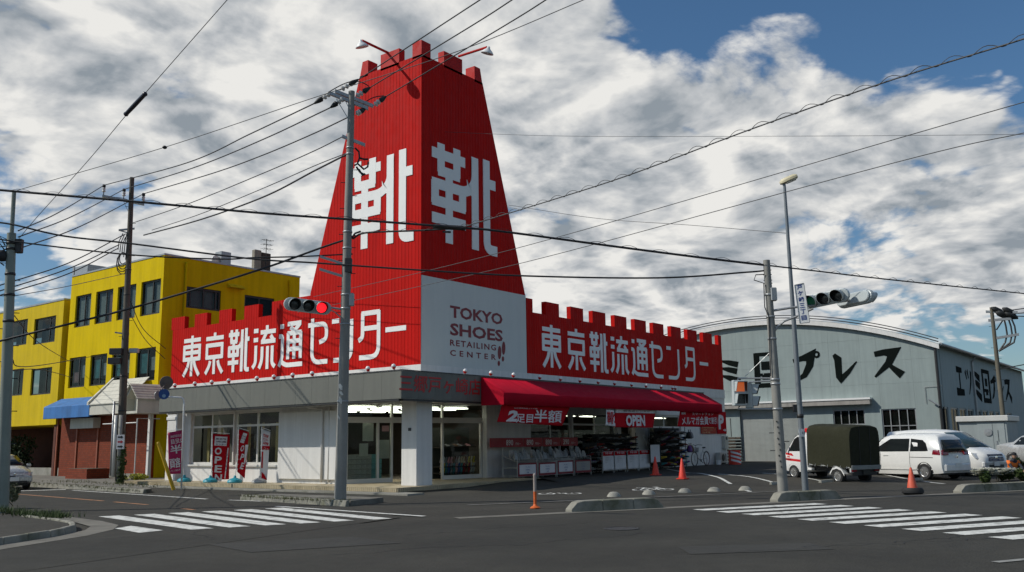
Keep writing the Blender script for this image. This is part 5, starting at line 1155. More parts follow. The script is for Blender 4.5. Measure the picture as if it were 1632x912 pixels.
sg = signal_head('traffic_signal', 'horizontal traffic signal showing red, on the concrete pole before the shop sign', c, (ax + Vector((0, 0, -.09))), nr + Vector((0, 0, -.10)), [LENS, LENS, REDL])
mb = MB(); mb.tube([c + ax * .55, pC.at(494, 0, 0)], .03, 8); mb.tube([c + ax * .5 + Vector((0, 0, -.06)), c + ax * .75 + Vector((0, 0, -.12)), pC.at(507, -.1)], .018, 6); mb.build('mounting_arm', STEEL, sg)
nr = turned(toC, -62 + 20); ax = Vector((nr.y, -nr.x, 0)); ax = ax if ax.dot(dr) > 0 else -ax
c = PV(1314, 477, pR.b) + toC * .1
sg = signal_head('traffic_signal', 'horizontal traffic signal seen from the side with a faint green lens', c, ax + Vector((0, 0, .09)), nr + Vector((0, 0, -.12)), [GRNL, LENS, LENS])
c2 = PV(1364, 477, pR.b); nr2 = turned(-toC, -70); ax2 = Vector((nr2.y, -nr2.x, 0)); ax2 = ax2 if ax2.dot(dr) > 0 else -ax2
sg2 = signal_head('traffic_signal', 'traffic signal turned away, behind the green one on the same arm', c2, ax2, nr2 + Vector((0, 0, -.1)), [LENS, LENS, LENS])
mb = MB(); p1 = pR.at(496); p2 = PV(1264, 490, pR.b); mb.tube([p1, p2, PV(1297, 487, pR.b), PV(1345, 480, pR.b), c2], .035, 8); mb.tube([pR.at(531, .05), PV(1239, 521, pR.b), PV(1250, 512, pR.b), PV(1268, 505, pR.b), PV(1296, 492, pR.b)], .03, 8); mb.build('mounting_arm', STEEL, sg)
# crossing name sign hung on the arm
q = [PV(1262, 457, pR.b), PV(1276.5, 454, pR.b), PV(1286, 515.5, pR.b), PV(1270.5, 517.5, pR.b)]; q = [x + toC * .25 for x in q]
rt = ((q[1] - q[0]) + (q[2] - q[3])) / 2; dn = ((q[3] - q[0]) + (q[2] - q[1])) / 2; sgn = thing('street_name_sign', 'white upright plate with blue characters hung under the green traffic signal arm', 'street sign', (q[0] + q[2]) / 2)
nn = rt.cross(dn).normalized(); nn = nn if nn.dot(toC) > 0 else -nn; mb = MB(); mb.prism([x - nn * .03 for x in q[::-1]], nn * .03); mb.build('plate', WHITEP, sgn, bevel=.006)
SBLUE = mat('sign_blue', (.02, .05, .22), .5)
fsn = Face(q[3], rt, -dn, nn); Hs, Ws = dn.length, rt.length
for k, ch in enumerate('戸ヶ崎三丁目'): text('lettering', ch, fsn, Ws * .5, Hs * (1 - (k + 1) / 6.3) + .02, Hs / 8.2, SBLUE, sgn, w=Ws * .55, align='CENTER', bold=.02, d=.006)
mb = MB(); 
for a, b in ((0, 1), (1, 2), (2, 3), (3, 0)): mb.tube([q[a] + nn * .002, q[b] + nn * .002], .012, 5)
mb.build('plate_edge', STEEL, sgn)
# pedestrian signals
def ped(label, c, nr, lit):
    nr = Vector(nr).normalized(); ax = Vector((nr.y, -nr.x, 0)).normalized(); z = Vector((0, 0, 1)); t = thing('pedestrian_signal', label, 'pedestrian signal', c); mb = MB()
    mb.obox(c, ax * .19, nr * .10, z * .36); mb.build('housing', SIGW, t, bevel=.03, seg=2)
    for k, s in enumerate((1, -1)):
        p = c + z * (.17 * s) + nr * .104; mb = MB(); mb.obox(p, ax * .13, nr * .006, z * .13); mb.build('lens', lit[k], t)
        mb = MB(); b = [(-.15, .145), (.15, .145), (.17, -.12), (-.17, -.12)]; d0 = [.0, .0, .0, .0]
        top = [p + ax * x + z * y for x, y in b]; out = [top[0] + nr * .20, top[1] + nr * .20, top[2] + nr * .12, top[3] + nr * .12]
        mb.add(top + out, [(0, 1, 5, 4), (1, 2, 6, 5), (0, 4, 7, 3)]); o = mb.build('visor', [SIGW, VISOR], t); so_ = o.modifiers.new('thick', 'SOLIDIFY'); so_.thickness = .012; so_.material_offset = 1
    return t
cp = PV(1176, 627, pR.b) + toC * .1; t1_ = ped('pedestrian signal with its upper red lens lit, turned to the camera', cp, turned(toC, 10), [AMBL, LENS])
cp2 = PV(1197.5, 630, pR.b) - toC * .25; t2_ = ped('pedestrian signal seen edge on, just right of the red one', cp2, turned(toC, 70), [LENS, LENS])
mb = MB(); mb.tube([cp + Vector((0, 0, .36)), PV(1176, 603, pR.b), pR.at(603)], .025, 8); mb.tube([cp + Vector((0, 0, -.36)), PV(1176, 652, pR.b), pR.at(652)], .025, 8); mb.build('mounting_arm', STEEL, t1_)
mb = MB(); mb.tube([cp2 + Vector((0, 0, .36)), PV(1195, 609, pR.b), pR.at(607, -.05)], .022, 8); mb.tube([PV(1187, 600.5, pR.b), PV(1228, 561, pR.b)], .010, 5); mb.build('mounting_arm', STEEL, t2_)
# round signs on the bent white post, yellow leaning stay guard
rb = Vector(at_z(289, 781, 0)); rsn = thing('road_sign', 'bent white post with a round blue sign at the shop front', 'road sign', rb)
mb = MB(); P_ = [rb, PV(293, 650, rb), PV(293.5, 641, rb), PV(292, 636, rb), PV(288, 633.5, rb), PV(268, 633, rb), PV(258, 633.5, rb)]; mb.tube(P_, .035, 10); mb.build('post', WHITEP, rsn, smooth=True)
mb = MB(); cdisc = PV(262.3, 628.5, rb) + toC * .06; dn_ = turned(toC, 22); mb.lathe([(.001, 0), (.205, 0), (.205, .012), (.001, .012)], cdisc, 28, dn_); ds_ = mb.build('blue_disc', mat('disc_blue', (.008, .06, .24), .35), rsn)
mb = MB(); p = cdisc + dn_ * .016 + Vector((0, 0, .05)); mb.lathe([(.001, 0), (.05, 0), (.001, .004)], p - dr * .02, 10, dn_); mb.lathe([(.001, 0), (.07, 0), (.001, .004)], p - Vector((0, 0, .12)), 10, dn_); mb.build('pictogram', mat('disc_mark', (.25, .38, .5), .5), ds_)
mb = MB(); c3 = PV(251.5, 630.5, rb); mb.lathe([(.001, 0), (.19, 0), (.19, .012), (.001, .012)], c3, 24, turned(toC, 70)); mb.build('rear_disc', STEEL, rsn)
mb = MB(); c3 = PV(260.5, 609, rb) - toC * .3; mb.lathe([(.001, .05), (.15, .03), (.26, 0), (.26, -.03), (.001, -.06)], c3, 22, turned(-toC, 35) + Vector((0, 0, .2))); mb.tube([c3, PV(257, 622, rb)], .02, 6); mb.build('mirror_back', mat('mirror_back', (.12, .10, .09), .6), rsn, smooth='auto')
gb0 = Vector(at_z(277, 781, 0)); ygd = thing('stay_guard', 'leaning yellow tube guarding a stay wire at the shop corner', 'pole guard', gb0); mb = MB(); mb.tube([gb0, PV(252.5, 707, gb0)], .07, 12); mb.sphere(PV(252.5, 707, gb0), .07, 8, 5); mb.build('yellow_tube', mat('guard_yellow', (.62, .38, .012), .5, var=.1, streak=.2), ygd, smooth='auto')

# ---- wires: each one its own thing
def wire(name, label, A, B, mids, r, m=None, cat='cable', twist=0.0, group=None):
    A, B = Vector(A), Vector(B); P_ = [A] + [VL(u, v, A, B) for u, v in mids] + [B]; n = len(P_); pts = []
    for i in range(n - 1):
        p0, p1, p2, p3 = P_[max(0, i - 1)], P_[i], P_[i + 1], P_[min(n - 1, i + 2)]
        if i == 0: p0 = p1 * 2 - p2
        if i == n - 2: p3 = p2 * 2 - p1
        k = 10
        for j in range(k):
            t = j / k; pts.append(.5 * ((2 * p1) + (p2 - p0) * t + (2 * p0 - 5 * p1 + 4 * p2 - p3) * t * t + (3 * p1 - p0 - 3 * p2 + p3) * t ** 3))
    pts.append(P_[-1]); o0 = tuple(A); mb = MB(); mb.tube(pts, r, 6)
    if twist:
        L = [0]
        for a, b in zip(pts, pts[1:]): L.append(L[-1] + (b - a).length)
        q = []; s = 0; i = 0
        while s < L[-1]:
            while i < len(L) - 2 and L[i + 1] < s: i += 1
            c = pts[i].lerp(pts[i + 1], (s - L[i]) / (L[i + 1] - L[i])); t = (pts[i + 1] - pts[i]).normalized(); x = t.cross(Vector((0, 0, 1))).normalized(); y = x.cross(t)
            a = s / twist * math.tau; q.append(c + y * (.03 + .05 * math.sin(a)) + x * .045 * math.cos(a)); s += twist / 8
        mb.tube(q, .007, 4, caps=False)
    o = mb.build(name, m or CABLE, origin=o0, smooth=True); tag(o, label, cat, group); return o
def out(u, v, h): return at_z(u, v, h)
HV = 'high voltage wires between the poles'
for k, (a, b, lab) in enumerate(((insM[0], strC[0][1], 'topmost'), (insM[1], strC[1][1], 'middle'), (insM[2], PV(557, 186, pC.b), 'lowest'))):
    mids = [[(300, 259), (400, 213)], [(310, 267), (420, 222)], [(340, 276), (420, 247), (500, 213)]][k]
    wire('power_line', lab + ' of the three high wires from the dark pole to the pole before the tower', a + Vector((0, 0, .48)), b, mids, .020, group=HV)
for k, (a, b, mid) in enumerate(((insM[0], (29, 368), (95, 338)), (insM[1], (29, 378), (115, 345)), (insM[2], (29, 397), (130, 360)))):
    wire('power_line', ('topmost', 'middle', 'lowest')[k] + ' of three wires from the dark pole insulators to the left edge pole', a + Vector((0, 0, .48)), PV(*b, pL.b), [mid], .018, group=HV)
for k, (s, e, mid) in enumerate(((2, (765, 0), (703.7, 40)), (3, (816, 0), (753.7, 40)), (4, (870, 0), (806, 40)))):
    wire('power_line', ('left', 'middle', 'right')[k] + ' one of the three high wires leaving the tower pole to the top edge', strC[s][1], out(e[0] + (e[0] - mid[0]) * .6, e[1] + (e[1] - mid[1]) * .6, 12.5), [mid, e], .017, group=HV)
wire('power_line', 'thin long wire from the left edge pole over the tower top to the upper edge', pL.topL, out(990, -24, 11), [(262, 235), (500, 156), (735, 80), (930, 0)], .009, CABLEG)
a = VL(262.5, 235, pL.topL, out(990, -24, 11)); mb = MB(); mb.sphere(a, .045, 8, 6, (1.4, 1.4, 1)); o = mb.build('wire_spacer', VISOR, origin=tuple(a), smooth=True); tag(o, 'small dark spacer on the thin wire left of the tower', 'wire spacer')
wire('power_line', 'wire from the small arm of the tower pole down to the dark pole', PV(546, 218, pC.b), pM.at(357), [(500, 241), (420, 276), (300, 325)], .016)
wire('power_line', 'thin low wire just under the small arm between the two poles', PV(553, 244, pC.b), PV(242, 367, pM.b), [(500, 265), (420, 300), (320, 341)], .014)
wire('power_line', 'thick low wire between the tower pole and the dark pole', PV(553, 246, pC.b), PV(229, 375, pM.b), [(500, 273), (420, 314), (320, 350)], .028)
for k, (a, b, mid) in enumerate((((200, 373), (-10, 458), (110, 419)), ((190, 390), (-10, 467), (110, 428)), ((188, 396), (-10, 474), (110, 436)))):
    wire('telephone_cable', ('upper', 'middle', 'lower')[k] + ' of the three cables leaving the dark pole below the coil to the left', PV(*a, pM.b), out(b[0], b[1], 7.2 - .25 * k), [mid], .022, group='cables to the left of the dark pole')
wire('telephone_cable', 'thin cable across the yellow wall top from the dark pole', pM.at(435), PV(21, 472, pL.b), [(110, 456)], .012, CABLEG)
wire('telephone_cable', 'heavy black cable from the left pole across the tower to the cable junction', PV(-30, 300, pL.b), pR.at(423), [(22, 305), (210, 321), (420, 340), (560, 350), (735, 363), (800, 369), (980, 393), (1120, 411)], .034, twist=.9)
J = VL(735, 363, pL.topL, pR.at(423))
mb = MB(); a, b = VL(690, 361, pL.topL, pR.at(423)), VL(742, 364, pL.topL, pR.at(423)); mb.tube([a, a.lerp(b, .2), a.lerp(b, .8), b], .07, 8); mb.tube([b - Vector((.3, -.3, .12)), a.lerp(b, .3) - Vector((0, 0, .14))], .03, 6); o = mb.build('cable_joint', CABLE, origin=tuple(a), smooth=True); tag(o, 'thick black joint of the cables in front of the tower character', 'cable joint')
wire('telephone_cable', 'black cable from the tower pole rising to the cable joint', PV(562, 381, pC.b), J, [(575, 373), (600, 370), (680, 367)], .028, twist=.8)
wire('telephone_cable', 'coiled cable running from the cable joint to the upper right corner', J, out(1690, 38, 8.0), [(860, 325), (1000, 280), (1200, 205), (1420, 128), (1632, 62)], .014, CABLEG, twist=.55)
wire('telephone_cable', 'wavy black cable low across the yellow wall and tower to the right pole', PV(-20, 353, pL.b), pR.at(431), [(20, 358), (100, 376), (205, 388), (395, 412), (500, 419), (675, 431), (840, 440), (1050, 443), (1190, 434)], .026)
wire('telephone_cable', 'second wavy cable just below, from the left pole to the roof tank', PV(-20, 377, pL.b), PV(562, 405, pC.b), [(30, 386), (205, 406), (350, 413), (400, 411), (480, 409)], .022)
wire('telephone_cable', 'thick cable sweeping up across the yellow building to the tower pole', PV(-20, 549, pL.b), PV(561, 379, pC.b), [(18, 539), (184, 498), (300, 465), (420, 428), (515, 394)], .032)
wire('stay_wire', 'steep stay wire with a black insulator at the upper left', PV(24, 388, pL.b), out(392, -34, 11.0), [(60, 345), (137, 260), (200, 185), (232, 148), (362, 0)], .009, CABLEG)
A, B = PV(24, 388, pL.b), out(392, -34, 11.0); a, b = VL(199, 184, A, B), VL(233, 148, A, B); mb = MB(); d = b - a; mb.lathe([(.02, 0), (.06, .05), (.05, .1), (.055, d.length * .5), (.05, d.length - .1), (.06, d.length - .05), (.02, d.length)], a, 10, d); o = mb.build('stay_insulator', mat('insulator_dark', (.02, .02, .035), .4), origin=tuple(a), smooth=True); tag(o, 'slim black insulator bar on the steep stay wire', 'insulator')
wire('power_line', 'very thin level wire from the tower face to the right edge', PY(676, 209, 24.6 + 1.0), out(1690, 214, 11), [(900, 217), (1300, 217), (1632, 214.5)], .007, CABLEG)
wire('power_line', 'upper of two straight thin wires from the right edge past the street lamp', out(1690, 147, 9.0), PX(500, 473, 26.0), [(1632, 163), (1420, 224), (900, 375), (672, 434)], .011, CABLEG)
wire('power_line', 'lower of two straight thin wires from the right edge past the street lamp', out(1690, 198, 8.3), PX(474, 498, 26.0), [(1632, 212), (1420, 261), (900, 402), (690, 452)], .011, CABLEG)
wire('telephone_cable', 'thin cable from the street lamp to the right side of the tower', pS.at(372), PY(811, 327, 25.5), [(1100, 359), (950, 348)], .010, CABLEG)
wire('telephone_cable', 'black cable from the right pole above the warehouse to the right edge', pR.at(423), out(1690, 474, 7.0), [(1300, 432), (1420, 446), (1632, 468)], .022, twist=1.0)
for k, (a, b, mid) in enumerate((((207, 478), (264, 556), (228, 524)), ((207, 500), (263, 572), (232, 542)))):
    wire('service_drop', ('upper', 'lower')[k] + ' service cable from the dark pole down to the red sign corner', PV(*a, pM.b), PX(*b, 26.1), [mid], .018, group='service cables to the shop')
for k, (a, b, mid) in enumerate((((17, 571), (160, 566), (50, 584)), ((20, 500), (110, 576), (60, 545)), ((18, 590), (118, 603), (70, 590)))):
    wire('service_drop', ('highest', 'middle', 'lowest')[k] + ' service cable from the left edge pole to the yellow annexe', PV(*a, pL.b), PX(*b, 25.6), [mid], .014, group='service cables to the annexe')
for k, (a, b) in enumerate((((1608, 495), (1660, 488)), ((1614, 500), (1660, 497)), ((1616, 504), (1660, 505)), ((1585, 590), (1660, 576)))):
    wire('power_line', ('top', 'second', 'third', 'lowest')[k] + ' wire from the distant pole by the warehouse to the right edge', PV(*a, pF.b), PV(*b, pF.b), [], .03, group='wires of the distant pole')
# ================================================================ vehicles
CARW = mat('pearl_white_paint', (.74, .74, .71), .25, var=.02, scale=1, coat=.6)
CARS = mat('silver_paint', (.46, .47, .46), .28, .35, var=.03, coat=.5)
TRKW = mat('truck_white_paint', (.72, .72, .70), .32, var=.03, coat=.4)
TINT = mat('tinted_car_glass', (.012, .015, .015), .1, var=0, spec=.35)
CGLS = glass_mat('car_glass', (.30, .36, .34))
TYRE = mat('tyre', (.018, .018, .018), .8, var=.2, scale=20)
RIM = mat('alloy_rim', (.50, .50, .49), .3, .8, var=.05)
TAIL = mat('tail_lamp', (.20, .006, .015), .15, var=.1, coat=.8)
HEADL = mat('head_lamp', (.55, .58, .60), .08, .3, var=.25, scale=14, coat=1)
PLATE = mat('number_plate', (.66, .67, .64), .5, var=.05)
TRIM = mat('black_trim', (.02, .02, .02), .5, var=.1)
CANV = mat('olive_canvas', (.026, .027, .015), .85, var=.10, scale=2, bump=.6, bscale=6, dirt=((.036, .036, .022), .8, .6), spec=.2)
SEAT = mat('seat_fabric', (.05, .05, .048), .9)
class Car:
    """body lofted through cross-sections; windows, lamps and wheels set on that surface"""
    def __init__(self, name, label, cat, pos, heading, paint, st, pitch=0.0, group=None):
        h = Vector(heading).normalized(); yaw = math.atan2(h.y, h.x)
        self.o = thing(name, label, cat, pos, rot=Euler((0, -pitch, yaw)), group=group); self.st = st
        # st rows: x, zb, wb, zs, ws, zm, wm, zl, wl, zr, wr, zt, dxl, dxr, dxt
        mb = MB(); rows = []
        for s in st:
            x, zb, wb, zm, wm, zl, wl, zr, wr, zt = s[:10]; dl, dr_, dt = (s[10:] + (0, 0, 0))[:3]
            zs = zb + (zm - zb) * .45; ws = wb + (wm - wb) * .8
            half = [(x, wb, zb), (x, ws, zs), (x, wm, zm), (x + dl * .5, wm * .55 + wl * .45, (zm + zl) / 2), (x + dl, wl, zl), (x + dr_, wr, zr), (x + dt * .7 + dr_ * .3, wr * .80, zr + (zt - zr) * .72), (x + dt, 0, zt)]
            rows.append(half + [(p[0], -p[1], p[2]) for p in half[-2::-1]])
        n = len(rows[0]); vs = [p for r in rows for p in r]; fs = []
        for i in range(len(rows) - 1):
            for j in range(n): fs.append((i * n + j, i * n + (j + 1) % n, (i + 1) * n + (j + 1) % n, (i + 1) * n + j))
        fs += [tuple(range(n)), tuple(range((len(rows) - 1) * n, len(rows) * n))]
        mb.add(vs, fs); self.rows = rows; self.body = mb.build('body', paint, self.o, world=False, smooth='auto')
    def hw(self, x, z):                      # half width of the body at a place, from the loft
        best = 0
        R = self.rows
        for a, b in zip(R, R[1:]):
            for j in range(7):
                for tri in ((a[j], a[j + 1], b[j]), (b[j + 1], b[j], a[j + 1])):
                    (x0, y0, z0), (x1, y1, z1), (x2, y2, z2) = tri
                    d = (z1 - z2) * (x0 - x2) + (x2 - x1) * (z0 - z2)
                    if abs(d) < 1e-9: continue
                    l0 = ((z1 - z2) * (x - x2) + (x2 - x1) * (z - z2)) / d; l1 = ((z2 - z0) * (x - x2) + (x0 - x2) * (z - z2)) / d; l2 = 1 - l0 - l1
                    if min(l0, l1, l2) > -1e-4: best = max(best, l0 * y0 + l1 * y1 + l2 * y2)
        return best
    def side(self, name, m, low, high, s=1, eps=.006, n=9, th=.004, par=None):
        """a panel on the flank between two polylines (x,z)"""
        def ev(pl, f):
            t = f * (len(pl) - 1); i = min(len(pl) - 2, int(t)); u = t - i; return (pl[i][0] + (pl[i + 1][0] - pl[i][0]) * u, pl[i][1] + (pl[i + 1][1] - pl[i][1]) * u)
        k = 4; vs = []
        for a in range(n):
            f = a / (n - 1); p, q = ev(low, f), ev(high, f)
            for b in range(k):
                g = b / (k - 1); x, z = p[0] + (q[0] - p[0]) * g, p[1] + (q[1] - p[1]) * g; vs.append((x, s * (self.hw(x, z) + eps), z))
        mb = MB(); mb.add(vs, [(a * k + b, a * k + b + 1, (a + 1) * k + b + 1, (a + 1) * k + b) for a in range(n - 1) for b in range(k - 1)])
        return mb.build(name, m, par or self.o, world=False, smooth=True)
    def quad(self, name, m, c, bow=.0, eps=.006, par=None):
        """a slightly bowed pane: four corners (lower left, lower right, upper right, upper left), bow along x"""
        a, b, c_, d = [Vector(p) for p in c]; vs = []; N_ = 6
        for i in range(N_ + 1):
            for j in range(3):
                f, g = i / N_, j / 2; p = a.lerp(b, f).lerp(d.lerp(c_, f), g); p.x += bow * (1 - (2 * f - 1) ** 2); vs.append(p)
        mb = MB(); mb.add(vs, [(i * 3 + j, i * 3 + j + 1, (i + 1) * 3 + j + 1, (i + 1) * 3 + j) for i in range(N_) for j in range(2)])
        o = mb.build(name, m, par or self.o, world=False, smooth=True); s = o.modifiers.new('thick', 'SOLIDIFY'); s.thickness = .006; s.offset = 0; return o
    def wheel(self, x, s, r, w=.18, spokes=6, rimf=.66, y=None):
        yy = (y if y is not None else self.hw(x, .62) + .004); c = Vector((x, s * (yy - w * .5 + .012), r)); ax = Vector((0, s, 0)); mb = MB()
        mb.lathe([(r * .60, -w * .5), (r * .93, -w * .5), (r, -w * .3), (r, w * .3), (r * .93, w * .5), (r * rimf, w * .5), (r * rimf * .97, w * .40)], c, 26, ax); t = mb.build('wheel', TYRE, self.o, world=False, smooth='auto')
        mb = MB(); mb.lathe([(r * rimf * .99, w * .42), (r * rimf * .96, w * .5), (r * rimf * .88, w * .44), (r * rimf * .84, w * .2)], c, 22, ax); mb.lathe([(.001, w * .47), (r * .14, w * .46), (r * .16, w * .2)], c, 12, ax)
        for k in range(spokes):
            a = math.tau * k / spokes + .3; d = Vector((math.cos(a), 0, math.sin(a))); p = Vector((-math.sin(a), 0, math.cos(a))); wd = r * rimf * .13
            mb.obox(c + d * (r * rimf * .52) + ax * (w * .40), d * (r * rimf * .42), p * wd, ax * .012)
        mb.build('rim', RIM, t, world=False, smooth='auto')
        mb = MB(); mb.lathe([(.001, 0), (r * rimf * .84, 0)], c + ax * (w * .16), 18, ax); mb.build('hub', TRIM, t, world=False)
    def arch(self, x, s, r, z=None):
        z = z or r; vs = []; n = 16; c = []
        for i in range(n + 1):
            a = math.pi * (-.12 + 1.24 * i / n); xx, zz = x + r * 1.16 * math.cos(a), z + r * 1.16 * math.sin(a); c.append((xx, s * (self.hw(xx, max(.2, zz)) + .004), zz))
        mb = MB(); mb.add([(x, s * (self.hw(x, z) + .004), z)] + c, [(0, i, i + 1) for i in range(1, n + 1)]); mb.build('wheel_arch', TRIM, self.o, world=False)
    def box(self, name, m, c, hx, hy, hz, bev=.01, par=None):
        mb = MB(); mb.box(c[0] - hx, c[0] + hx, c[1] - hy, c[1] + hy, c[2] - hz, c[2] + hz); return mb.build(name, m, par or self.o, world=False, bevel=bev)
HD = Vector((.49, .872, 0))
def place(contact, heading, lx, ly):         # origin of a vehicle whose local point (lx, ly) stands at the contact
    h = Vector(heading).normalized(); l = Vector((-h.y, h.x, 0)); return Vector(contact) - h * lx - l * ly
# ---- small tall hatchback, seen from its rear left
hdg = Vector((.44, .90, 0))
pos = place(G(1478, 764.5), hdg, -1.22, .73)
st = [(-1.99, .42, .62, .62, .72, .95, .70, 1.45, .56, 1.56, .02, .22, .34), (-1.95, .25, .72, .62, .80, 1.00, .76, 1.50, .60, 1.64, .03, .22, .34), (-1.72, .22, .76, .62, .835, 1.03, .80, 1.52, .66, 1.69, .02, .12, .18), (-1.2, .20, .76, .6, .845, 1.04, .82, 1.54, .68, 1.72),
      (-.4, .18, .76, .6, .845, 1.03, .82, 1.56, .69, 1.73), (.4, .18, .76, .6, .845, 1.02, .81, 1.55, .68, 1.715), (.95, .18, .76, .6, .845, 1.01, .80, 1.48, .66, 1.63, 0, -.12, -.2), (1.35, .2, .75, .58, .83, .98, .78, 1.02, .66, 1.09, 0, -.04, -.06), (1.75, .22, .72, .56, .78, .88, .70, .91, .55, .94), (1.95, .26, .62, .54, .66, .78, .58, .82, .45, .84), (2.0, .34, .5, .52, .55, .66, .46, .68, .4, .70)]
c = Car('parked_car', 'small white tall hatchback seen from behind, beside the canvas truck', 'car', pos, hdg, CARW, st)
for s in (1, -1):
    c.side('side_window', TINT, [(-1.42, 1.06), (-1.30, 1.045), (-.62, 1.04)], [(-1.30, 1.34), (-1.15, 1.46), (-.62, 1.52)], s); c.side('side_window', CGLS if 0 else TINT, [(-.56, 1.04), (.6, 1.03), (1.28, 1.03)], [(-.56, 1.52), (.35, 1.52), (1.22, 1.06)], s)
    c.arch(-1.22, s, .30); c.arch(1.32, s, .30); c.wheel(-1.22, s, .30, spokes=7); c.wheel(1.32, s, .30, spokes=7)
    c.side('door_seam', TRIM, [(-.60, .40), (-.60, 1.02)], [(-.588, .40), (-.588, 1.02)], s, n=4); c.side('door_seam', TRIM, [(.78, .36), (.78, 1.0)], [(.792, .36), (.792, 1.0)], s, n=4); c.side('slide_rail', TRIM, [(-1.62, .80), (-.61, .815)], [(-1.62, .822), (-.61, .832)], s, n=6); c.side('side_moulding', CARW, [(-.86, .36), (.95, .35)], [(-.86, .42), (.95, .41)], s, eps=.022)
    c.side('door_handle', CARW, [(.42, .88), (.66, .88)], [(.42, .92), (.66, .92)], s, eps=.03, n=4)
    mb = MB(); mb.lathe([(.001, 0), (.10, .0), (.12, .05), (.1, .12), (.001, .13)], (-1.80, s * .70, 1.0), 12, (-.35, s * .9, 0)); 
    c.side('tail_lamp', TAIL, [(-1.97, .90), (-1.60, .93)], [(-1.93, 1.09), (-1.63, 1.09)], s, eps=.014, n=6)
    mb = MB(); mb.hexa([(-2.02, s * .42, .90), (-1.93, s * .42, .90), (-1.93, s * .73, .90), (-1.985, s * .73, .90), (-1.98, s * .42, 1.06), (-1.90, s * .42, 1.06), (-1.90, s * .72, 1.08), (-1.955, s * .72, 1.08)]); mb.build('tail_lamp', TAIL, c.o, world=False, bevel=.02)
    mb = MB(); mb.box(-2.02, -1.96, s * .60 - .05, s * .60 + .05, .38, .56); mb.build('reflector', HEADL, c.o, world=False, bevel=.01)
    c.box('mirror', CARW, (1.0, s * .93, 1.08), .06, .09, .09, .03)
c.quad('rear_window', TINT, [(-2.0, .64, 1.02), (-2.0, -.64, 1.02), (-1.80, -.53, 1.46), (-1.80, .53, 1.46)], bow=-.035)
c.quad('windscreen', TINT, [(1.42, .72, 1.06), (1.42, -.72, 1.06), (.80, -.60, 1.56), (.80, .60, 1.56)], bow=.05)
c.box('rear_bumper', CARW, (-1.96, 0, .44), .085, .70, .15, .05); c.box('number_plate', PLATE, (-2.05, 0, .53), .006, .165, .08, .004); c.box('underside', TRIM, (0, 0, .24), 1.8, .6, .06, 0)
mb = MB(); mb.tube([(-2.03, -.02, 1.0), (-2.03, -.22, 1.07)], .012, 5); mb.build('wiper', TRIM, c.o, world=False); mb = MB(); mb.lathe([(.001, .0), (.055, 0), (.05, .012), (.001, .014)], (-2.02, 0, .84), 14, (-1, 0, 0)); mb.build('badge', CHROME, c.o, world=False)
text('plate_number', '・・19', Face((-2.057, .15, 0), (0, -1, 0), (0, 0, 1), (-1, 0, 0)), .05, .485, .07, mat('plate_green', (.02, .12, .06)), c.o, d=.003, world=False) if 0 else None
# ---- white people carrier facing the road
hdg = Vector((-.46, -.89, 0)); pos = place(G(1535, 758.5), hdg, 1.42, -.76)
st = [(-2.38, .35, .6, .7, .78, 1.02, .76, 1.60, .62, 1.74, .02, .1, .15), (-2.25, .22, .78, .7, .85, 1.06, .83, 1.64, .68, 1.80), (-1.4, .2, .78, .66, .865, 1.07, .84, 1.66, .70, 1.84), (-.3, .18, .78, .66, .865, 1.06, .84, 1.66, .70, 1.85), (.55, .18, .78, .66, .865, 1.04, .83, 1.62, .69, 1.79, 0, 0, -.05), (1.05, .18, .78, .64, .865, 1.02, .82, 1.38, .70, 1.50, 0, .0, -.1),
      (1.62, .2, .78, .62, .86, .98, .80, 1.07, .70, 1.13), (2.0, .22, .76, .6, .82, .88, .76, .97, .62, 1.01), (2.26, .24, .68, .56, .74, .76, .68, .86, .54, .89), (2.36, .30, .58, .52, .62, .66, .56, .72, .44, .74)]
c = Car('parked_car', 'large white people carrier facing the road behind the small hatchback', 'van', pos, hdg, CARW, st)
for s in (1, -1):
    c.side('side_window', TINT, [(-2.1, 1.10), (-1.0, 1.10), (.5, 1.08)], [(-2.05, 1.58), (-1.0, 1.61), (.28, 1.60)], s); c.side('side_window', TINT, [(.56, 1.08), (1.0, 1.06), (1.5, 1.04)], [(.40, 1.60), (.70, 1.50), (1.30, 1.12)], s)
    c.arch(1.42, s, .325); c.arch(-1.44, s, .325); c.wheel(1.42, s, .325, spokes=10); c.wheel(-1.44, s, .325, spokes=10)
    mb = MB(); mb.prism([(2.39, s * .43, .60), (2.13, s * .83, .67), (1.98, s * .85, .90), (2.31, s * .43, .80)], (-.12, -s * .06, 0)); mb.build('head_lamp', HEADL, c.o, world=False, bevel=.01)
    c.box('mirror', CARW, (1.15, s * .97, 1.08), .08, .11, .1, .03); mb = MB(); mb.box(2.24, 2.345, s * .55 - .09, s * .55 + .09, .36, .56); mb.build('fog_lamp_surround', TRIM, c.o, world=False, bevel=.03); c.side('chrome_strip', CHROME, [(-2.2, 1.075), (.9, 1.045)], [(-2.2, 1.095), (.9, 1.065)], s, eps=.012)
    c.side('door_seam', TRIM, [(.52, .36), (.52, 1.06)], [(.532, .36), (.532, 1.06)], s, n=4)
c.quad('windscreen', mat('windscreen_green', (.035, .06, .06), .12, var=.3, scale=1.5, spec=.5), [(1.66, .76, 1.07), (1.66, -.76, 1.07), (.62, -.62, 1.70), (.62, .62, 1.70)], bow=.10)
mb = MB()
mb.prism([(2.31, -.42, .57), (2.31, .42, .57), (2.23, .42, .83), (2.23, -.42, .83)], (.095, 0, 0)); gr = mb.build('grille', mat('grille_blue_black', (.02, .03, .07), .2, .6), c.o, world=False)
for k in range(4): mb = MB(); z = .60 + .055 * k; x_ = 2.40 - .31 * (z - .57); mb.box(x_ - .01, x_ + .012, -.41, .41, z, z + .014); mb.build('grille_bar', CHROME, gr, world=False)
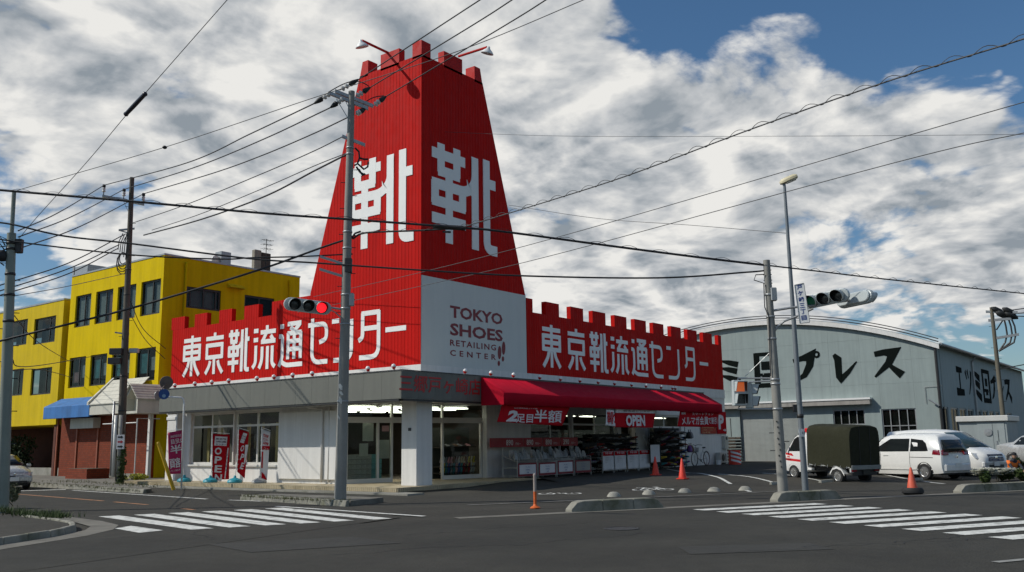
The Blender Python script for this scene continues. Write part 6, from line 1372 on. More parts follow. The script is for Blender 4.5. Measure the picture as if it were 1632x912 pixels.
mb = MB(); mb.lathe([(.001, 0), (.06, 0), (.055, .015), (.001, .018)], (2.385, 0, .70), 14, (1, 0, 0)); mb.build('badge', CHROME, c.o, world=False)
c.box('front_bumper', CARW, (2.26, 0, .44), .10, .72, .12, .05); c.box('air_intake', TRIM, (2.35, 0, .37), .02, .42, .06, .01); c.box('number_plate', PLATE, (2.385, 0, .46), .008, .165, .08, .004); c.box('underside', TRIM, (0, 0, .24), 2.1, .6, .06, 0)
mb = MB(); mb.tube([(1.72, .5, 1.10), (1.55, -.1, 1.17)], .012, 5); mb.tube([(1.72, -.1, 1.10), (1.55, -.6, 1.16)], .012, 5); mb.build('wiper', TRIM, c.o, world=False)
# ---- small truck with an olive canvas over its bed
hdg = Vector((.46, .888, 0)); rw = G(1338, 768.5); pos = place(rw, hdg, -1.05, .62)
t = Car('parked_truck', 'small white truck with red stripes and an olive canvas cover over its bed', 'truck', pos, hdg, TRKW,
        [(.44, .42, .66, .62, .70, 1.02, .70, 1.60, .62, 1.72, 0, 0, 0), (.52, .30, .70, .62, .735, 1.04, .73, 1.64, .63, 1.76), (1.0, .28, .70, .62, .735, 1.04, .73, 1.64, .63, 1.76, 0, -.02, -.02), (1.22, .28, .70, .62, .735, 1.02, .72, 1.56, .62, 1.68, .0, -.06, -.12), (1.52, .28, .70, .60, .73, .98, .71, 1.10, .66, 1.16, .0, -.0, -.02), (1.66, .30, .66, .56, .70, .92, .67, .98, .6, 1.0), (1.70, .36, .6, .5, .66, .80, .6, .84, .5, .86)], pitch=R_(2.6))
for s in (1, -1):
    t.side('side_window', TINT, [(.64, 1.07), (1.0, 1.05), (1.44, 1.03)], [(.66, 1.58), (1.0, 1.59), (1.18, 1.50)], s); t.arch(1.15, s, .27); t.wheel(1.15, s, .265, spokes=10)
    c_ = t.side('red_stripe', mat('stripe_red', (.55, .015, .02), .4), [(.60, .66), (1.56, .68)], [(.60, .74), (1.60, .77)], s, eps=.006); t.side('red_stripe', mat('stripe_red', (.55, .015, .02)), [(1.14, .86), (1.60, .90)], [(1.24, .96), (1.62, .97)], s, eps=.006)
    if s == 1: text('lettering', '赤帽', Face((1.52, t.hw(1.4, .82) + .004, 0), (-1, 0, 0), (0, 0, 1), (0, 1, 0)), .02, .79, .07, mat('stripe_red'  , (.5, .01, .02)), t.o, d=.006, bold=.02, world=False)
    t.side('door_handle', TRIM, [(.60, .92), (.72, .92)], [(.60, .96), (.72, .96)], s, eps=.02, n=4); t.side('door_seam', TRIM, [(.565, .5), (.565, 1.06)], [(.575, .5), (.575, 1.06)], s, n=4)
    t.box('mirror', TRIM, (1.50, s * .88, 1.22), .03, .07, .12, .02)
t.quad('windscreen', TINT, [(1.58, .64, 1.06), (1.58, -.64, 1.06), (1.16, -.58, 1.62), (1.16, .58, 1.62)], bow=.05); t.box('roof_sign', mat('stripe_red', (.55, .015, .02)), (.70, 0, 1.84), .16, .42, .085, .03)
t.box('bed_frame', TRIM, (-.60, 0, .46), 1.05, .48, .08, .0); t.box('bed', TRKW, (-.66, 0, .62), 1.02, .70, .05, .01); t.box('tailgate', mat('tailgate_grey', (.22, .23, .22), .5), (-1.735, 0, .60), .02, .70, .075, .01)
for y in (.70, -.70): t.box('side_gate', mat('gate_grey', (.40, .41, .40), .5), (-.66, y, .70), 1.0, .015, .12, .006)
for s in (1, -1):
    t.wheel(-1.05, s, .265, spokes=10, y=.70)
    mb = MB(); a = [(-1.05 + .36 * math.cos(x), s * .60, .27 + .33 * math.sin(x)) for x in [math.radians(d) for d in (165, 125, 90, 55, 15)]]
    mb.add([(p[0], s * .52, p[2]) for p in a] + [(p[0], s * .73, p[2]) for p in a] + [(p[0], s * .73, p[2] - .07) for p in a], [(i, i + 1, 6 + i, 5 + i) for i in range(4)] + [(5 + i, 6 + i, 11 + i, 10 + i) for i in range(4)]); o = mb.build('mudguard', TRKW, t.o, world=False)
    t.box('tail_lamp', TAIL, (-1.70, s * .55, .50), .03, .11, .05, .01); t.box('lamp_housing', TRKW, (-1.66, s * .62, .50), .03, .09, .085, .02); t.box('step', TRKW, (.36, s * .60, .42), .10, .09, .05, .02)
t.box('rear_beam', TRIM, (-1.62, 0, .38), .04, .60, .07, .01); t.box('number_plate', mat('plate_black', (.02, .02, .015), .5), (-1.70, -.05, .42), .006, .165, .08, .004); text('plate_number', '7', Face((-1.707, .08, 0), (0, -1, 0), (0, 0, 1), (-1, 0, 0)), .05, .385, .07, mat('plate_yellow', (.6, .45, .03)), t.o, d=.003, world=False) if 0 else None
# canvas: a skin over hoops, sagging a little between them
mb = MB(); vs = []; nx, x0, x1 = 22, .42, -1.70
prof = [(-.735, .60), (-.745, 1.0), (-.74, 1.65), (-.715, 1.91), (-.64, 2.03), (-.40, 2.085), (0, 2.105), (.40, 2.085), (.64, 2.03), (.715, 1.91), (.74, 1.65), (.745, 1.0), (.735, .60)]
for i in range(nx + 1):
    f = i / nx; sagf = .020 * math.sin(f * math.pi * 4) ** 2; e = .045 if i in (0, nx) else 0
    for k, (y, z) in enumerate(prof): j = .010 * math.sin(i * 1.9 + k * 2.3); vs.append((x0 + (x1 - x0) * f + j * .3, (y * (1 - e * .6)) + j * (1 if y > 0 else -1), z - e - (sagf if abs(y) < .7 and z > 1.7 else 0) + (.03 * math.sin(f * 21) if z < .7 else 0)))
n = len(prof); mb.add(vs, [(i * n + k, i * n + k + 1, (i + 1) * n + k + 1, (i + 1) * n + k) for i in range(nx) for k in range(n - 1)] + [tuple(range(n)), tuple(range(nx * n, nx * n + n))])
cv = mb.build('canvas_cover', CANV, t.o, world=False, smooth='auto')
mb = MB(); 
for y in (-.25, .25): mb.box(x1 - .012, x1 - .002, y - .008, y + .008, .62, 2.05)
mb.build('canvas_seam', TRIM, cv, world=False)
for s in (1, -1):
    for k in range(7): mb = MB(); x = .3 - k * .31; mb.tube([(x, s * .745, .64), (x + .03, s * .742, .55)], .008, 4); mb.build('lashing', TRKW, cv, world=False)
# ---- silver saloon at the far left, coming towards the camera
hdg = Vector((-.115, -.993, 0)); pos = place(G(50, 780.5), hdg, 2.05, .70)
st = [(-2.1, .4, .6, .6, .7, .9, .68, .96, .6, 1.0), (-1.9, .25, .72, .6, .82, .94, .78, 1.0, .66, 1.04), (-1.2, .2, .74, .58, .845, .95, .80, 1.08, .70, 1.14), (-.8, .2, .74, .58, .845, .95, .80, 1.36, .60, 1.42), (.0, .18, .74, .58, .845, .94, .80, 1.42, .58, 1.47), (.45, .18, .74, .58, .845, .93, .79, 1.36, .57, 1.43), (1.15, .2, .74, .56, .84, .90, .78, .95, .66, 1.0), (1.7, .22, .72, .54, .80, .80, .72, .86, .56, .90), (2.0, .26, .64, .5, .72, .70, .64, .75, .48, .77), (2.1, .32, .54, .46, .62, .6, .54, .63, .42, .64)]
c = Car('oncoming_car', 'silver saloon car at the left edge coming towards the camera', 'car', pos, hdg, CARS, st)
c.quad('windscreen', TINT, [(1.16, .70, .97), (1.16, -.70, .97), (.48, -.52, 1.40), (.48, .52, 1.40)], bow=.06)
for s in (1, -1):
    c.side('side_window', TINT, [(-1.1, .98), (0, .97), (1.0, .96)], [(-.78, 1.33), (0, 1.39), (.44, 1.33)], s); c.arch(1.25, s, .29); c.arch(-1.2, s, .29); c.wheel(1.25, s, .29); c.wheel(-1.2, s, .29)
    mb = MB(); mb.hexa([(1.9, s * .50, .58), (2.10, s * .40, .58), (2.12, s * .36, .58), (1.92, s * .74, .58), (1.84, s * .5, .74), (2.04, s * .40, .72), (2.06, s * .36, .71), (1.86, s * .76, .74)]); mb.build('head_lamp', HEADL, c.o, world=False, bevel=.015); c.box('mirror', CARS, (.85, s * .92, .98), .06, .09, .07, .03)
mb = MB(); mb.prism([(2.05, -.34, .58), (2.05, .34, .58), (1.99, .34, .71), (1.99, -.34, .71)], (.06, 0, 0)); mb.build('grille', mat('grille_grey', (.16, .17, .18), .35, .5), c.o, world=False); mb = MB(); mb.lathe([(.001, 0), (.05, 0), (.05, .015), (.001, .02)], (2.10, 0, .66), 12, (1, 0, 0)); mb.build('badge', CHROME, c.o, world=False)
c.box('front_bumper', CARS, (2.04, 0, .44), .09, .70, .12, .04); c.box('air_intake', TRIM, (2.12, 0, .33), .02, .5, .05, .01); c.box('number_plate', PLATE, (2.14, 0, .45), .006, .165, .08, .004); c.box('underside', TRIM, (0, 0, .23), 1.9, .6, .06, 0)
# ---- pale car at the right edge, only its nose in view
hdg = Vector((-.46, -.89, 0)); pos = place(Vector((48.6, 5.55, .2)), hdg, 1.3, -.73)
c = Car('parked_car', 'pale silver car at the right edge beyond the person in orange', 'car', pos, hdg, CARS, [tuple(r) for r in st])
c.quad('windscreen', TINT, [(1.16, .70, .97), (1.16, -.70, .97), (.48, -.52, 1.40), (.48, .52, 1.40)], bow=.06)
for s in (1, -1):
    c.side('side_window', TINT, [(-1.1, .98), (0, .97), (1.0, .96)], [(-.78, 1.33), (0, 1.39), (.44, 1.33)], s); c.arch(1.25, s, .29); c.arch(-1.2, s, .29); c.wheel(1.25, s, .29); c.wheel(-1.2, s, .29); c.box('mirror', CARS, (.85, s * .92, .98), .06, .09, .07, .03)
    mb = MB(); mb.hexa([(1.9, s * .50, .58), (2.10, s * .40, .58), (2.12, s * .36, .58), (1.92, s * .74, .58), (1.84, s * .5, .74), (2.04, s * .40, .72), (2.06, s * .36, .71), (1.86, s * .76, .74)]); mb.build('head_lamp', HEADL, c.o, world=False, bevel=.015)
c.box('front_bumper', CARS, (2.04, 0, .44), .09, .70, .12, .04)

# ================================================================ person crouching at the flower bed
def skinned(name, joints, bones, root, m, parent, sub=2):
    me = bpy.data.meshes.new(name); me.from_pydata([j[0] for j in joints], bones, []); me.materials.append(m)
    o = bpy.data.objects.new(name, me); COL.objects.link(o); o.parent = parent
    o.modifiers.new('skin', 'SKIN'); s = o.modifiers.new('sub', 'SUBSURF'); s.levels = sub; s.render_levels = sub
    for i, j in enumerate(joints):
        d = me.skin_vertices[0].data[i]; d.radius = j[1] if isinstance(j[1], tuple) else (j[1], j[1]); d.use_root = (i == root)
    return o
pp = Vector(PV(1613, 748, (38.6, 6.15))); pg = Vector((38.6, 6.15, GH(38.6, 6.15)))
per = thing('person', 'person in an orange vest and dark cap crouching behind the flower bed', 'person', pg, rz=math.atan2(-.7, -.7))
SKIN = mat('skin', (.42, .25, .17), .6); TROU = mat('dark_trousers', (.03, .035, .05), .9); VEST = mat('orange_vest', (.80, .17, .02), .8, var=.1); CAPM = mat('dark_cap', (.015, .015, .018), .8)
J = [((0, 0, .34), (.15, .13)), ((.10, 0, .52), (.145, .12)), ((.17, 0, .66), (.15, .11)), ((.20, 0, .735), (.06, .055)), ((.22, 0, .79), .05),
     ((.16, .17, .66), .06), ((.30, .21, .48), .045), ((.47, .13, .36), .036), ((.16, -.17, .66), .06), ((.30, -.21, .48), .045), ((.47, -.13, .36), .036),
     ((.04, .12, .30), .09), ((.34, .16, .42), .068), ((.20, .15, .09), .048), ((.32, .15, .04), .045), ((.04, -.12, .30), .09), ((.34, -.16, .42), .068), ((.20, -.15, .09), .048), ((.32, -.15, .04), .045)]
B_ = [(0, 1), (1, 2), (2, 3), (3, 4), (2, 5), (5, 6), (6, 7), (2, 8), (8, 9), (9, 10), (0, 11), (11, 12), (12, 13), (13, 14), (0, 15), (15, 16), (16, 17), (17, 18)]
skinned('body', J, B_, 0, TROU, per)
VJ = [((-.02, 0, .36), (.175, .155)), ((.10, 0, .53), (.172, .148)), ((.165, 0, .665), (.172, .13)), ((.16, .18, .665), .075), ((.24, .205, .56), .066), ((.16, -.18, .665), .075), ((.24, -.205, .56), .066)]
skinned('vest', VJ, [(0, 1), (1, 2), (2, 3), (3, 4), (2, 5), (5, 6)], 0, VEST, per)
hd = MB(); hd.lathe([(.001, -.115), (.045, -.105), (.065, -.06), (.078, .0), (.08, .04), (.066, .09), (.001, .115)], (.245, 0, .885), 14); hd.add([(.318, -.014, .875), (.318, .014, .875), (.345, 0, .868), (.316, 0, .905)], [(0, 1, 2), (0, 2, 3), (1, 3, 2)]); hh_ = hd.build('head', SKIN, per, world=False, smooth=True)
for s in (1, -1):
    mb = MB(); mb.sphere((.316, s * .03, .90), .011, 6, 4); mb.build('eye', CAPM, hh_, world=False); mb = MB(); mb.sphere((.24, s * .08, .885), .02, 6, 5, (.6, .5, 1.2)); mb.build('ear', SKIN, hh_, world=False, smooth=True)
mb = MB(); mb.box(.317, .322, -.022, .022, .838, .844); mb.build('mouth', mat('lips', (.3, .1, .08)), hh_, world=False)
mb = MB(); mb.lathe([(.088, -.005), (.094, .03), (.08, .085), (.001, .12)], (.24, 0, .905), 14); mb.prism([(.30, -.07, .905), (.40, -.05, .895), (.40, .05, .895), (.30, .07, .905)], (0, 0, .008)); mb.build('cap', CAPM, per, world=False, smooth='auto')
for s in (1, -1):
    HJ = [((.47, s * .13, .36), .030), ((.53, s * .115, .325), (.034, .018))]; HB = [(0, 1)]
    for k in range(4):
        a = (k - 1.5) * .016; b = len(HJ); HJ += [((.555, s * (.112 + a), .31), .010), ((.585, s * (.11 + a * 1.15), .285 + .004 * k), .009), ((.588, s * (.108 + a * 1.15), .258 + .006 * abs(k - 1)), .008)]; HB += [(1, b), (b, b + 1), (b + 1, b + 2)]
    b = len(HJ); HJ += [((.515, s * .085, .33), .011), ((.54, s * .072, .305), .009)]; HB += [(0, b), (b, b + 1)]
    skinned('hand', HJ, HB, 0, SKIN, per, 1)
# ================================================================ plants
def leaf_cloud(mb, c, rx, ry, rz_, n, s0, s1, rnd, shell=.5):
    for _ in range(n):
        while True:
            p = Vector((rnd.uniform(-1, 1), rnd.uniform(-1, 1), rnd.uniform(-1, 1)))
            if shell < p.length < 1: break
        q = Vector((c[0] + p.x * rx, c[1] + p.y * ry, c[2] + p.z * rz_)); s = rnd.uniform(s0, s1); a = Vector((rnd.gauss(0, 1), rnd.gauss(0, 1), rnd.gauss(.4, .7))).normalized(); x = a.cross(Vector((rnd.gauss(0, 1), rnd.gauss(0, 1), rnd.gauss(0, 1)))).normalized(); y = a.cross(x)
        mb.add([q - x * s, q - y * s * .45, q + x * s, q + y * s * .45], [(0, 1, 2, 3)])
LEAF = mat('leaf_green', (.055, .085, .022), .7, var=.45, scale=3, spec=.3); LEAFD = mat('leaf_dark', (.028, .045, .016), .75, var=.5, scale=3, spec=.3); LEAFY = mat('leaf_yellow', (.36, .36, .02), .7, var=.35, scale=4); GRS = mat('dry_grass', (.115, .12, .045), .9, var=.4, scale=3); FLW = mat('white_petals', (.74, .74, .64), .7, var=.1); STEM = mat('stem', (.07, .06, .03), .9)
rn = random.Random(5)
def bush(name, label, cat, c, rx, ry, h, n, m, s=(.04, .09), flowers=0, group=None, stems=5):
    c = Vector(c); t = thing(name, label, cat, c, group=group); mb = MB()
    k = max(3, int(rx * 6)); 
    for i in range(k):
        f = rn.uniform(-.75, .75); g = rn.uniform(-.7, .7); leaf_cloud(mb, (c.x + RD.x * rx * f + RN.x * ry * g, c.y + RD.y * rx * f + RN.y * ry * g, c.z + h * rn.uniform(.35, .72)), rx * .42, rx * .42 if rx < ry else min(rx, ry) * .55, h * .34, n // k, s[0], s[1], rn, .25)
    mb.build('foliage', m, t)
    mb = MB()
    for i in range(stems): mb.tube([c + RD * rn.uniform(-rx, rx) * .6, c + RD * rn.uniform(-rx, rx) * .7 + Vector((0, 0, h * .6))], .012, 5)
    mb.build('stem', STEM, t)
    if flowers:
        mb = MB()
        for i in range(flowers):
            p = c + RD * rn.uniform(-rx, rx) + RN * rn.uniform(-ry, ry) * .8 + Vector((0, 0, h * rn.uniform(.55, 1.12))); s_ = rn.uniform(.05, .085)
            for q in range(5): a = q * math.tau / 5 + i; mb.add([p, p + Vector((math.cos(a - .5) * s_, math.sin(a - .5) * s_, .01)), p + Vector((math.cos(a) * s_ * 1.3, math.sin(a) * s_ * 1.3, .016)), p + Vector((math.cos(a + .5) * s_, math.sin(a + .5) * s_, .01))], [(0, 1, 2, 3)])
        o = mb.build('flowers', FLW, t); o['kind'] = 'stuff'
    return t
b0 = G(1576, 770); bush('flowering_plant', 'clump of white flowers on the bed behind the right kerb, nearest the vans', 'flowers', b0 + RN * .1, .46, .30, .46, 700, LEAF, flowers=260, group='white flowers behind the kerb')
b0 = G(1605, 768); bush('flowering_plant', 'low wide clump of white flowers and leaves in front of the crouching person', 'flowers', b0 + RN * .1, .62, .30, .42, 900, LEAF, flowers=190, group='white flowers behind the kerb')
b0 = G(1614, 765); bush('dark_shrub', 'dark feathery shrub at the right edge before the person in orange', 'shrub', b0 + RD * .75 + RN * .2, .55, .35, .80, 1700, LEAFD)
b0 = G(1629, 768); bush('green_plant', 'green plant at the right edge beside the white flowers', 'plant', b0, .35, .3, .5, 600, LEAF)
b0 = Vector((PX(30, 720, lx + 1.5).x, PX(30, 720, lx + 1.5).y, .1)); t = thing('hedge_bush', 'dark rounded bush under the yellow annexe behind the silver car', 'shrub', b0); mb = MB()
for i in range(9): leaf_cloud(mb, (b0.x + rn.uniform(-.7, .7), b0.y + rn.uniform(-2.4, 2.4), rn.uniform(.8, 2.0)), .8, 1.2, .7, 420, .07, .15, rn, .45)
mb.build('foliage', LEAFD, t); mb = MB(); mb.tube([b0, b0 + Vector((0, 0, 1.4))], .07, 6); mb.build('stem', STEM, t)
b0 = Vector(at_z(207, 768, .12)); bush('yellow_plant', 'low bright yellow plant at the foot of the dark pole', 'plant', b0, .75, .4, .36, 700, LEAFY, (.03, .07))
b0 = Vector(at_z(194, 766, .12)); t = thing('climbing_weed', 'green creeper climbing the foot of the dark pole', 'plant', b0); mb = MB()
for i in range(8): leaf_cloud(mb, tuple(pM.at(768 - i * 7.5, .08 + rn.uniform(-.08, .08), .28)), .20 - .012 * i, .15, .2, 110, .03, .07, rn, .1)
mb.build('foliage', LEAF, t); mb = MB(); mb.tube([pM.at(770, .05, .28), pM.at(712, .08, .26)], .01, 5); mb.build('stem', STEM, t)
def tufts(name, pts, n, h, m, spread):
    mb = MB()
    for _ in range(n):
        a = rn.random() * (len(pts) - 1); i = min(len(pts) - 2, int(a)); p = Vector(pts[i]).lerp(Vector(pts[i + 1]), a - i); p += Vector((rn.gauss(0, spread), rn.gauss(0, spread), 0)); z = p.z if len(pts[0]) > 2 else 0
        hh = h * rn.uniform(.4, 1.2)
        for k in range(4): an = rn.random() * 6.28; d = Vector((math.cos(an), math.sin(an), 0)); w = Vector((-d.y, d.x, 0)) * .008; q = Vector((p.x, p.y, z)); mb.add([q - w, q + w, q + d * hh * .5 + Vector((0, 0, hh))], [(0, 1, 2)])
    o = mb.build(name, m, kind='stuff'); return tag(o, None, None)
o = tufts('kerb_grass', [(10.5, 20.9, .1), (10.55, 22.5, .1), (10.9, 26, .1), (11.3, 32, .1)], 700, .15, LEAF, .17); tag(o, 'rough grass along the near left kerb', 'grass')
o = tufts('roadside_weeds', [(17.5, 19.2, .1), (17.6, 21.5, .1), (18.0, 24.5, .1)], 500, .08, GRS, .10); tag(o, 'dry weeds along the kerb island', 'weeds')
o = tufts('roadside_weeds', [(18.9, 31.8, .05), (19.4, 37, .1), (20.4, 46, .1), (21.5, 56, .1)], 700, .10, GRS, .14); tag(o, 'weeds along the kerb before the yellow building', 'weeds')
o = tufts('roadside_weeds', [(20.2, 33, .12), (21.3, 38, .12), (22.0, 45, .12)], 260, .10, GRS, .4); tag(o, 'weeds on the sidewalk by the dark pole', 'weeds')
b0 = G(4, 812); bush('pole_weed', 'grey green weed at the foot of the left edge pole', 'plant', b0 + Vector((.1, .1, .08)), .45, .4, .8, 700, mat('weed_grey', (.09, .10, .05), .8, var=.4), (.03, .08))

# ================================================================ cones, posts, car-park things
CONE = mat('cone_orange', (.72, .045, .022), .55, var=.06, scale=4); CONEB = mat('faded_cone', (.62, .10, .05), .6, var=.1, scale=4)
def cone(label, p, h, m, stripes=False, base=True, group='traffic cones'):
    p = Vector(p); t = thing('traffic_cone', label, 'traffic cone', p, group=group); mb = MB(); mb.lathe([(.155, .03), (.15, .05), (.03, h - .01), (.022, h), (.001, h)], p, 20); sh = mb.build('cone_body', m, t, smooth='auto')
    mb = MB(); mb.prism([p + Vector((x, y, 0)) for x, y in ((-.19, -.15), (-.15, -.19), (.15, -.19), (.19, -.15), (.19, .15), (.15, .19), (-.15, .19), (-.19, .15))], (0, 0, .032)); mb.build('cone_base', m if base else BLACK, t)
    if stripes:
        for f0, f1 in ((.25, .42), (.58, .74)): mb = MB(); r = lambda f: .15 + (.03 - .15) * f + .003; mb.lathe([(r(f0), .05 + (h - .06) * f0), (r(f1), .05 + (h - .06) * f1)], p, 20); mb.build('white_band', WHITEP, t, smooth=True)
    return t
cone('orange traffic cone nearest the baskets, standing on the white bay line', G(1045, 757.5), .76, CONE)
cone('orange traffic cone nearer the road, right of the other on the bay line', G(1088, 763.5), .76, CONE)
tp = G(1455, 788); cone('faded orange traffic cone standing in an old tyre by the road', tp + Vector((0, 0, .10)), .66, CONEB)
mb = MB(); mb.lathe([(.16, .02), (.24, 0), (.30, .05), (.305, .12), (.26, .19), (.18, .19), (.155, .15), (.16, .02)], tp, 26); o = mb.build('old_tyre', TYRE, origin=tuple(tp), smooth='auto'); tag(o, 'old black tyre lying flat under the faded cone', 'tyre')
cone('orange cone with white bands beside the crouching person', G(1602, 757), .72, CONEB, True)
dp = G(853, 810); t = thing('delineator_post', 'thin orange plastic post with a grey upper half near the kerb', 'post', dp); mb = MB(); zt_ = PV(853, 757, dp).z; mb.tube([dp + Vector((0, 0, .05)), (dp.x, dp.y, lerp(dp.z, zt_, .5))], .04, 12); mb.lathe([(.13, 0), (.13, .02), (.06, .06), (.041, .10)], dp, 16); mb.build('post', mat('delineator_orange', (.62, .12, .02), .6, var=.2), t, smooth='auto')
mb = MB(); mb.tube([(dp.x, dp.y, lerp(dp.z, zt_, .5)), (dp.x, dp.y, zt_)], .041, 12); mb.sphere((dp.x, dp.y, zt_), .041, 10, 6); mb.build('reflective_sleeve', mat('sleeve_grey', (.32, .27, .24), .5, var=.15), t, smooth='auto')
HUMP = mat('hump_concrete', (.30, .29, .25), .95, var=.2, scale=5, bump=.5, bscale=30)
for (u, v), lab in zip(((978, 790.5), (1034, 787.5), (1091, 784.5), (1138, 782.5), (1187, 781)), ('nearest the orange post', 'in front of the second painted bicycle', 'midway in the row', 'second from the white bay line', 'beside the white bay line end')):
    p = G(u, v + .5); t = MB(); k = 14; vs = []
    for r, z in ((.22, 0), (.21, .02), (.145, .105), (.10, .135), (.001, .145)):
        for j in range(k): a = j * math.tau / k; q = r * (1 + .07 * math.sin(3 * a + u)); vs.append((p.x + q * math.cos(a), p.y + q * math.sin(a), p.z + z - .01))
    t.add(vs, [(i * k + j, i * k + (j + 1) % k, (i + 1) * k + (j + 1) % k, (i + 1) * k + j) for i in range(4) for j in range(k)]); o = t.build('concrete_hump', HUMP, origin=tuple(p), smooth=True); tag(o, 'squat concrete hump on the lot edge, ' + lab, 'concrete hump', 'concrete humps along the lot edge')
for (u0, v0), (u1, v1), lab in (((1228, 773), (1243, 772), 'left of the grey pole'), ((1307, 770), (1327, 768), 'behind the truck wheel'), ((1451, 766.5), (1470, 766), 'by the hatchback wheel')):
    a, b = G(u0, v0), G(u1, v1); d = (b - a).normalized(); n_ = Vector((-d.y, d.x, 0)) * .07; mb = MB(); mb.hexa([a - n_, b - n_, b + n_, a + n_] + [q + Vector((0, 0, .10)) for q in (a - n_ * .6, b - n_ * .6, b + n_ * .6, a + n_ * .6)]); o = mb.build('wheel_stop', HUMP, origin=tuple(a), bevel=.01); tag(o, 'concrete wheel stop ' + lab, 'wheel stop', 'wheel stops in the bays')

# ================================================================ banners, flags and things for sale
def cloth(fa, quad_, m, parent, name='cloth', nx=14, ny=10, amp=.02, seed=0, th=.004):
    """a rippled cloth between four corners: lower left, lower right, upper right, upper left"""
    a, b, c, d = map(Vector, quad_); n = (b - a).cross(d - a).normalized(); n = n if n.dot(toC) > 0 else -n; vs = []
    for j in range(ny + 1):
        for i in range(nx + 1):
            f, g = i / nx, j / ny; p = a.lerp(b, f).lerp(d.lerp(c, f), g); vs.append(p + n * amp * (1 - g * .6) * (math.sin(f * 9 + seed + g * 2.2) + .4 * math.sin(f * 17 + seed * 2)))
    mb = MB(); k = nx + 1; mb.add(vs, [(j * k + i, j * k + i + 1, (j + 1) * k + i + 1, (j + 1) * k + i) for j in range(ny) for i in range(nx)])
    o = mb.build(name, m, parent, smooth=True); s = o.modifiers.new('thick', 'SOLIDIFY'); s.thickness = th; return o, Face(a, c - d, n.cross((c - d).normalized()) if n.cross(c - d).z > 0 else -n.cross((c - d).normalized()), n)
def Q(Y, *uv): return [PY(u, v, Y) for u, v in uv]
YB = 20.82
t = thing('hanging_banner', 'red banner with a white half price offer under the left of the awning', 'banner', PY(846, 650, YB)); 
_, fb = cloth(None, Q(YB, (792, 672.5), (896, 679), (909, 648), (800, 644)), BANNER, t, amp=.018)
def onF(fa, u, v): d = ray(u, v); p = CAM + d * ((fa.o - CAM).dot(fa.n) / d.dot(fa.n)) - fa.o; return p.dot(fa.r), p.dot(fa.u)
BW = mat('banner_print', (.70, .66, .66), .8)
def put(s, fa, ul, vb, ur, vt, m, par, **k): x0, y0 = onF(fa, ul, vb); x1, _ = onF(fa, ur, (vb + vt) / 2); y1 = onF(fa, (ul + ur) / 2, vt)[1]; yb_ = onF(fa, (ul + ur) / 2, vb)[1]; text('lettering', s, fa, x0, min(y0, yb_), abs(y1 - yb_), m, par, w=abs(x1 - x0), d=k.pop('d', .035), **k)
put('2', fb, 805, 672, 824, 654, BW, t, bold=.05, shear=.25); put('足目', fb, 821, 674, 849, 660, BW, t, bold=.015, shear=.1); put('半', fb, 850, 673, 871, 653, BW, t, bold=.018, shear=.1); put('額', fb, 872, 674, 895, 654, BW, t, bold=.012, shear=.1); put('当店通常価格より半額', fb, 818, 651.5, 855, 649.5, BW, t)
t = thing('hanging_banner', 'red and white opening banner hung in the middle of the awning', 'banner', PY(1012, 652, YB))
_, fb = cloth(None, Q(YB, (977, 681), (1041, 682), (1044, 659), (980, 658)), BANNER, t, amp=.02, seed=2); cloth(None, Q(YB - .02, (980, 658), (1044, 659), (1044.5, 652.5), (981, 651)), CLOTHW, t, 'white_strip', amp=.01, seed=1)
_, f2 = cloth(None, Q(YB - .12, (965, 678), (981, 680), (979, 653.5), (966, 653)), CLOTHW, t, 'white_flap', nx=8, amp=.02)
put('OPEN', fb, 997, 679.5, 1027, 661.5, BW, t, bold=.045); put('靴', f2, 967, 676, 979, 656, mat('banner_red', (.46, .01, .018)), t, bold=.012); put('靴流通センター', Face(fb.o, fb.r, fb.u, fb.n), 992, 656.8, 1034, 653.8, mat('print_dark', (.12, .06, .08)), t, d=.06)
t = thing('hanging_banner', 'red member club banner with white characters at the right end of the awning', 'banner', PY(1112, 656, YB))
_, fb = cloth(None, Q(YB, (1080, 680), (1143, 681), (1146, 655), (1084, 654)), BANNER, t, amp=.018, seed=4); put('メルマガ会員', fb, 1086, 677.5, 1128, 664, BW, t, bold=.015); put('で割引', fb, 1128, 676, 1142, 665, BW, t, bold=.012); put('スマートフォン', fb, 1102, 662, 1136, 658, BW, t); put('無料', fb, 1085, 661, 1092, 657, BW, t, bold=.02)
YP = YS - .05
t = thing('parking_sign', 'red sign with a white letter P and arrow on the right end of the wall', 'sign', PY(1150, 675, YP)); q = Q(YP, (1142.5, 692), (1158, 692), (1157, 656.5), (1146, 656)); a0 = PY(1143, 690, YP).x; a1 = PY(1157.6, 690, YP).x; zb_, zt_ = PY(1150, 691.5, YP).z, PY(1150, 656.5, YP).z
mb = MB(); mb.box(a0, a1, YP - .03, YP, zb_, zt_); mb.build('panel', BANNER, t); fp2 = Face((a0, YP - .03, zb_), (1, 0, 0), (0, 0, 1), (0, -1, 0)); text('lettering', 'P', fp2, (a1 - a0) * .14, (zt_ - zb_) * .20, (zt_ - zb_) * .66, BW, t, w=(a1 - a0) * .60, bold=.05)
mb = MB(); w_ = a1 - a0; h_ = zt_ - zb_
mb.poly([fp2.P(w_ * .62, h_ * .14, .006), fp2.P(w_ * .78, h_ * .14, .006), fp2.P(w_ * .78, h_ * .09, .006), fp2.P(w_ * .96, h_ * .165, .006), fp2.P(w_ * .78, h_ * .24, .006), fp2.P(w_ * .78, h_ * .19, .006), fp2.P(w_ * .62, h_ * .19, .006)]); mb.build('arrow', BW, t)
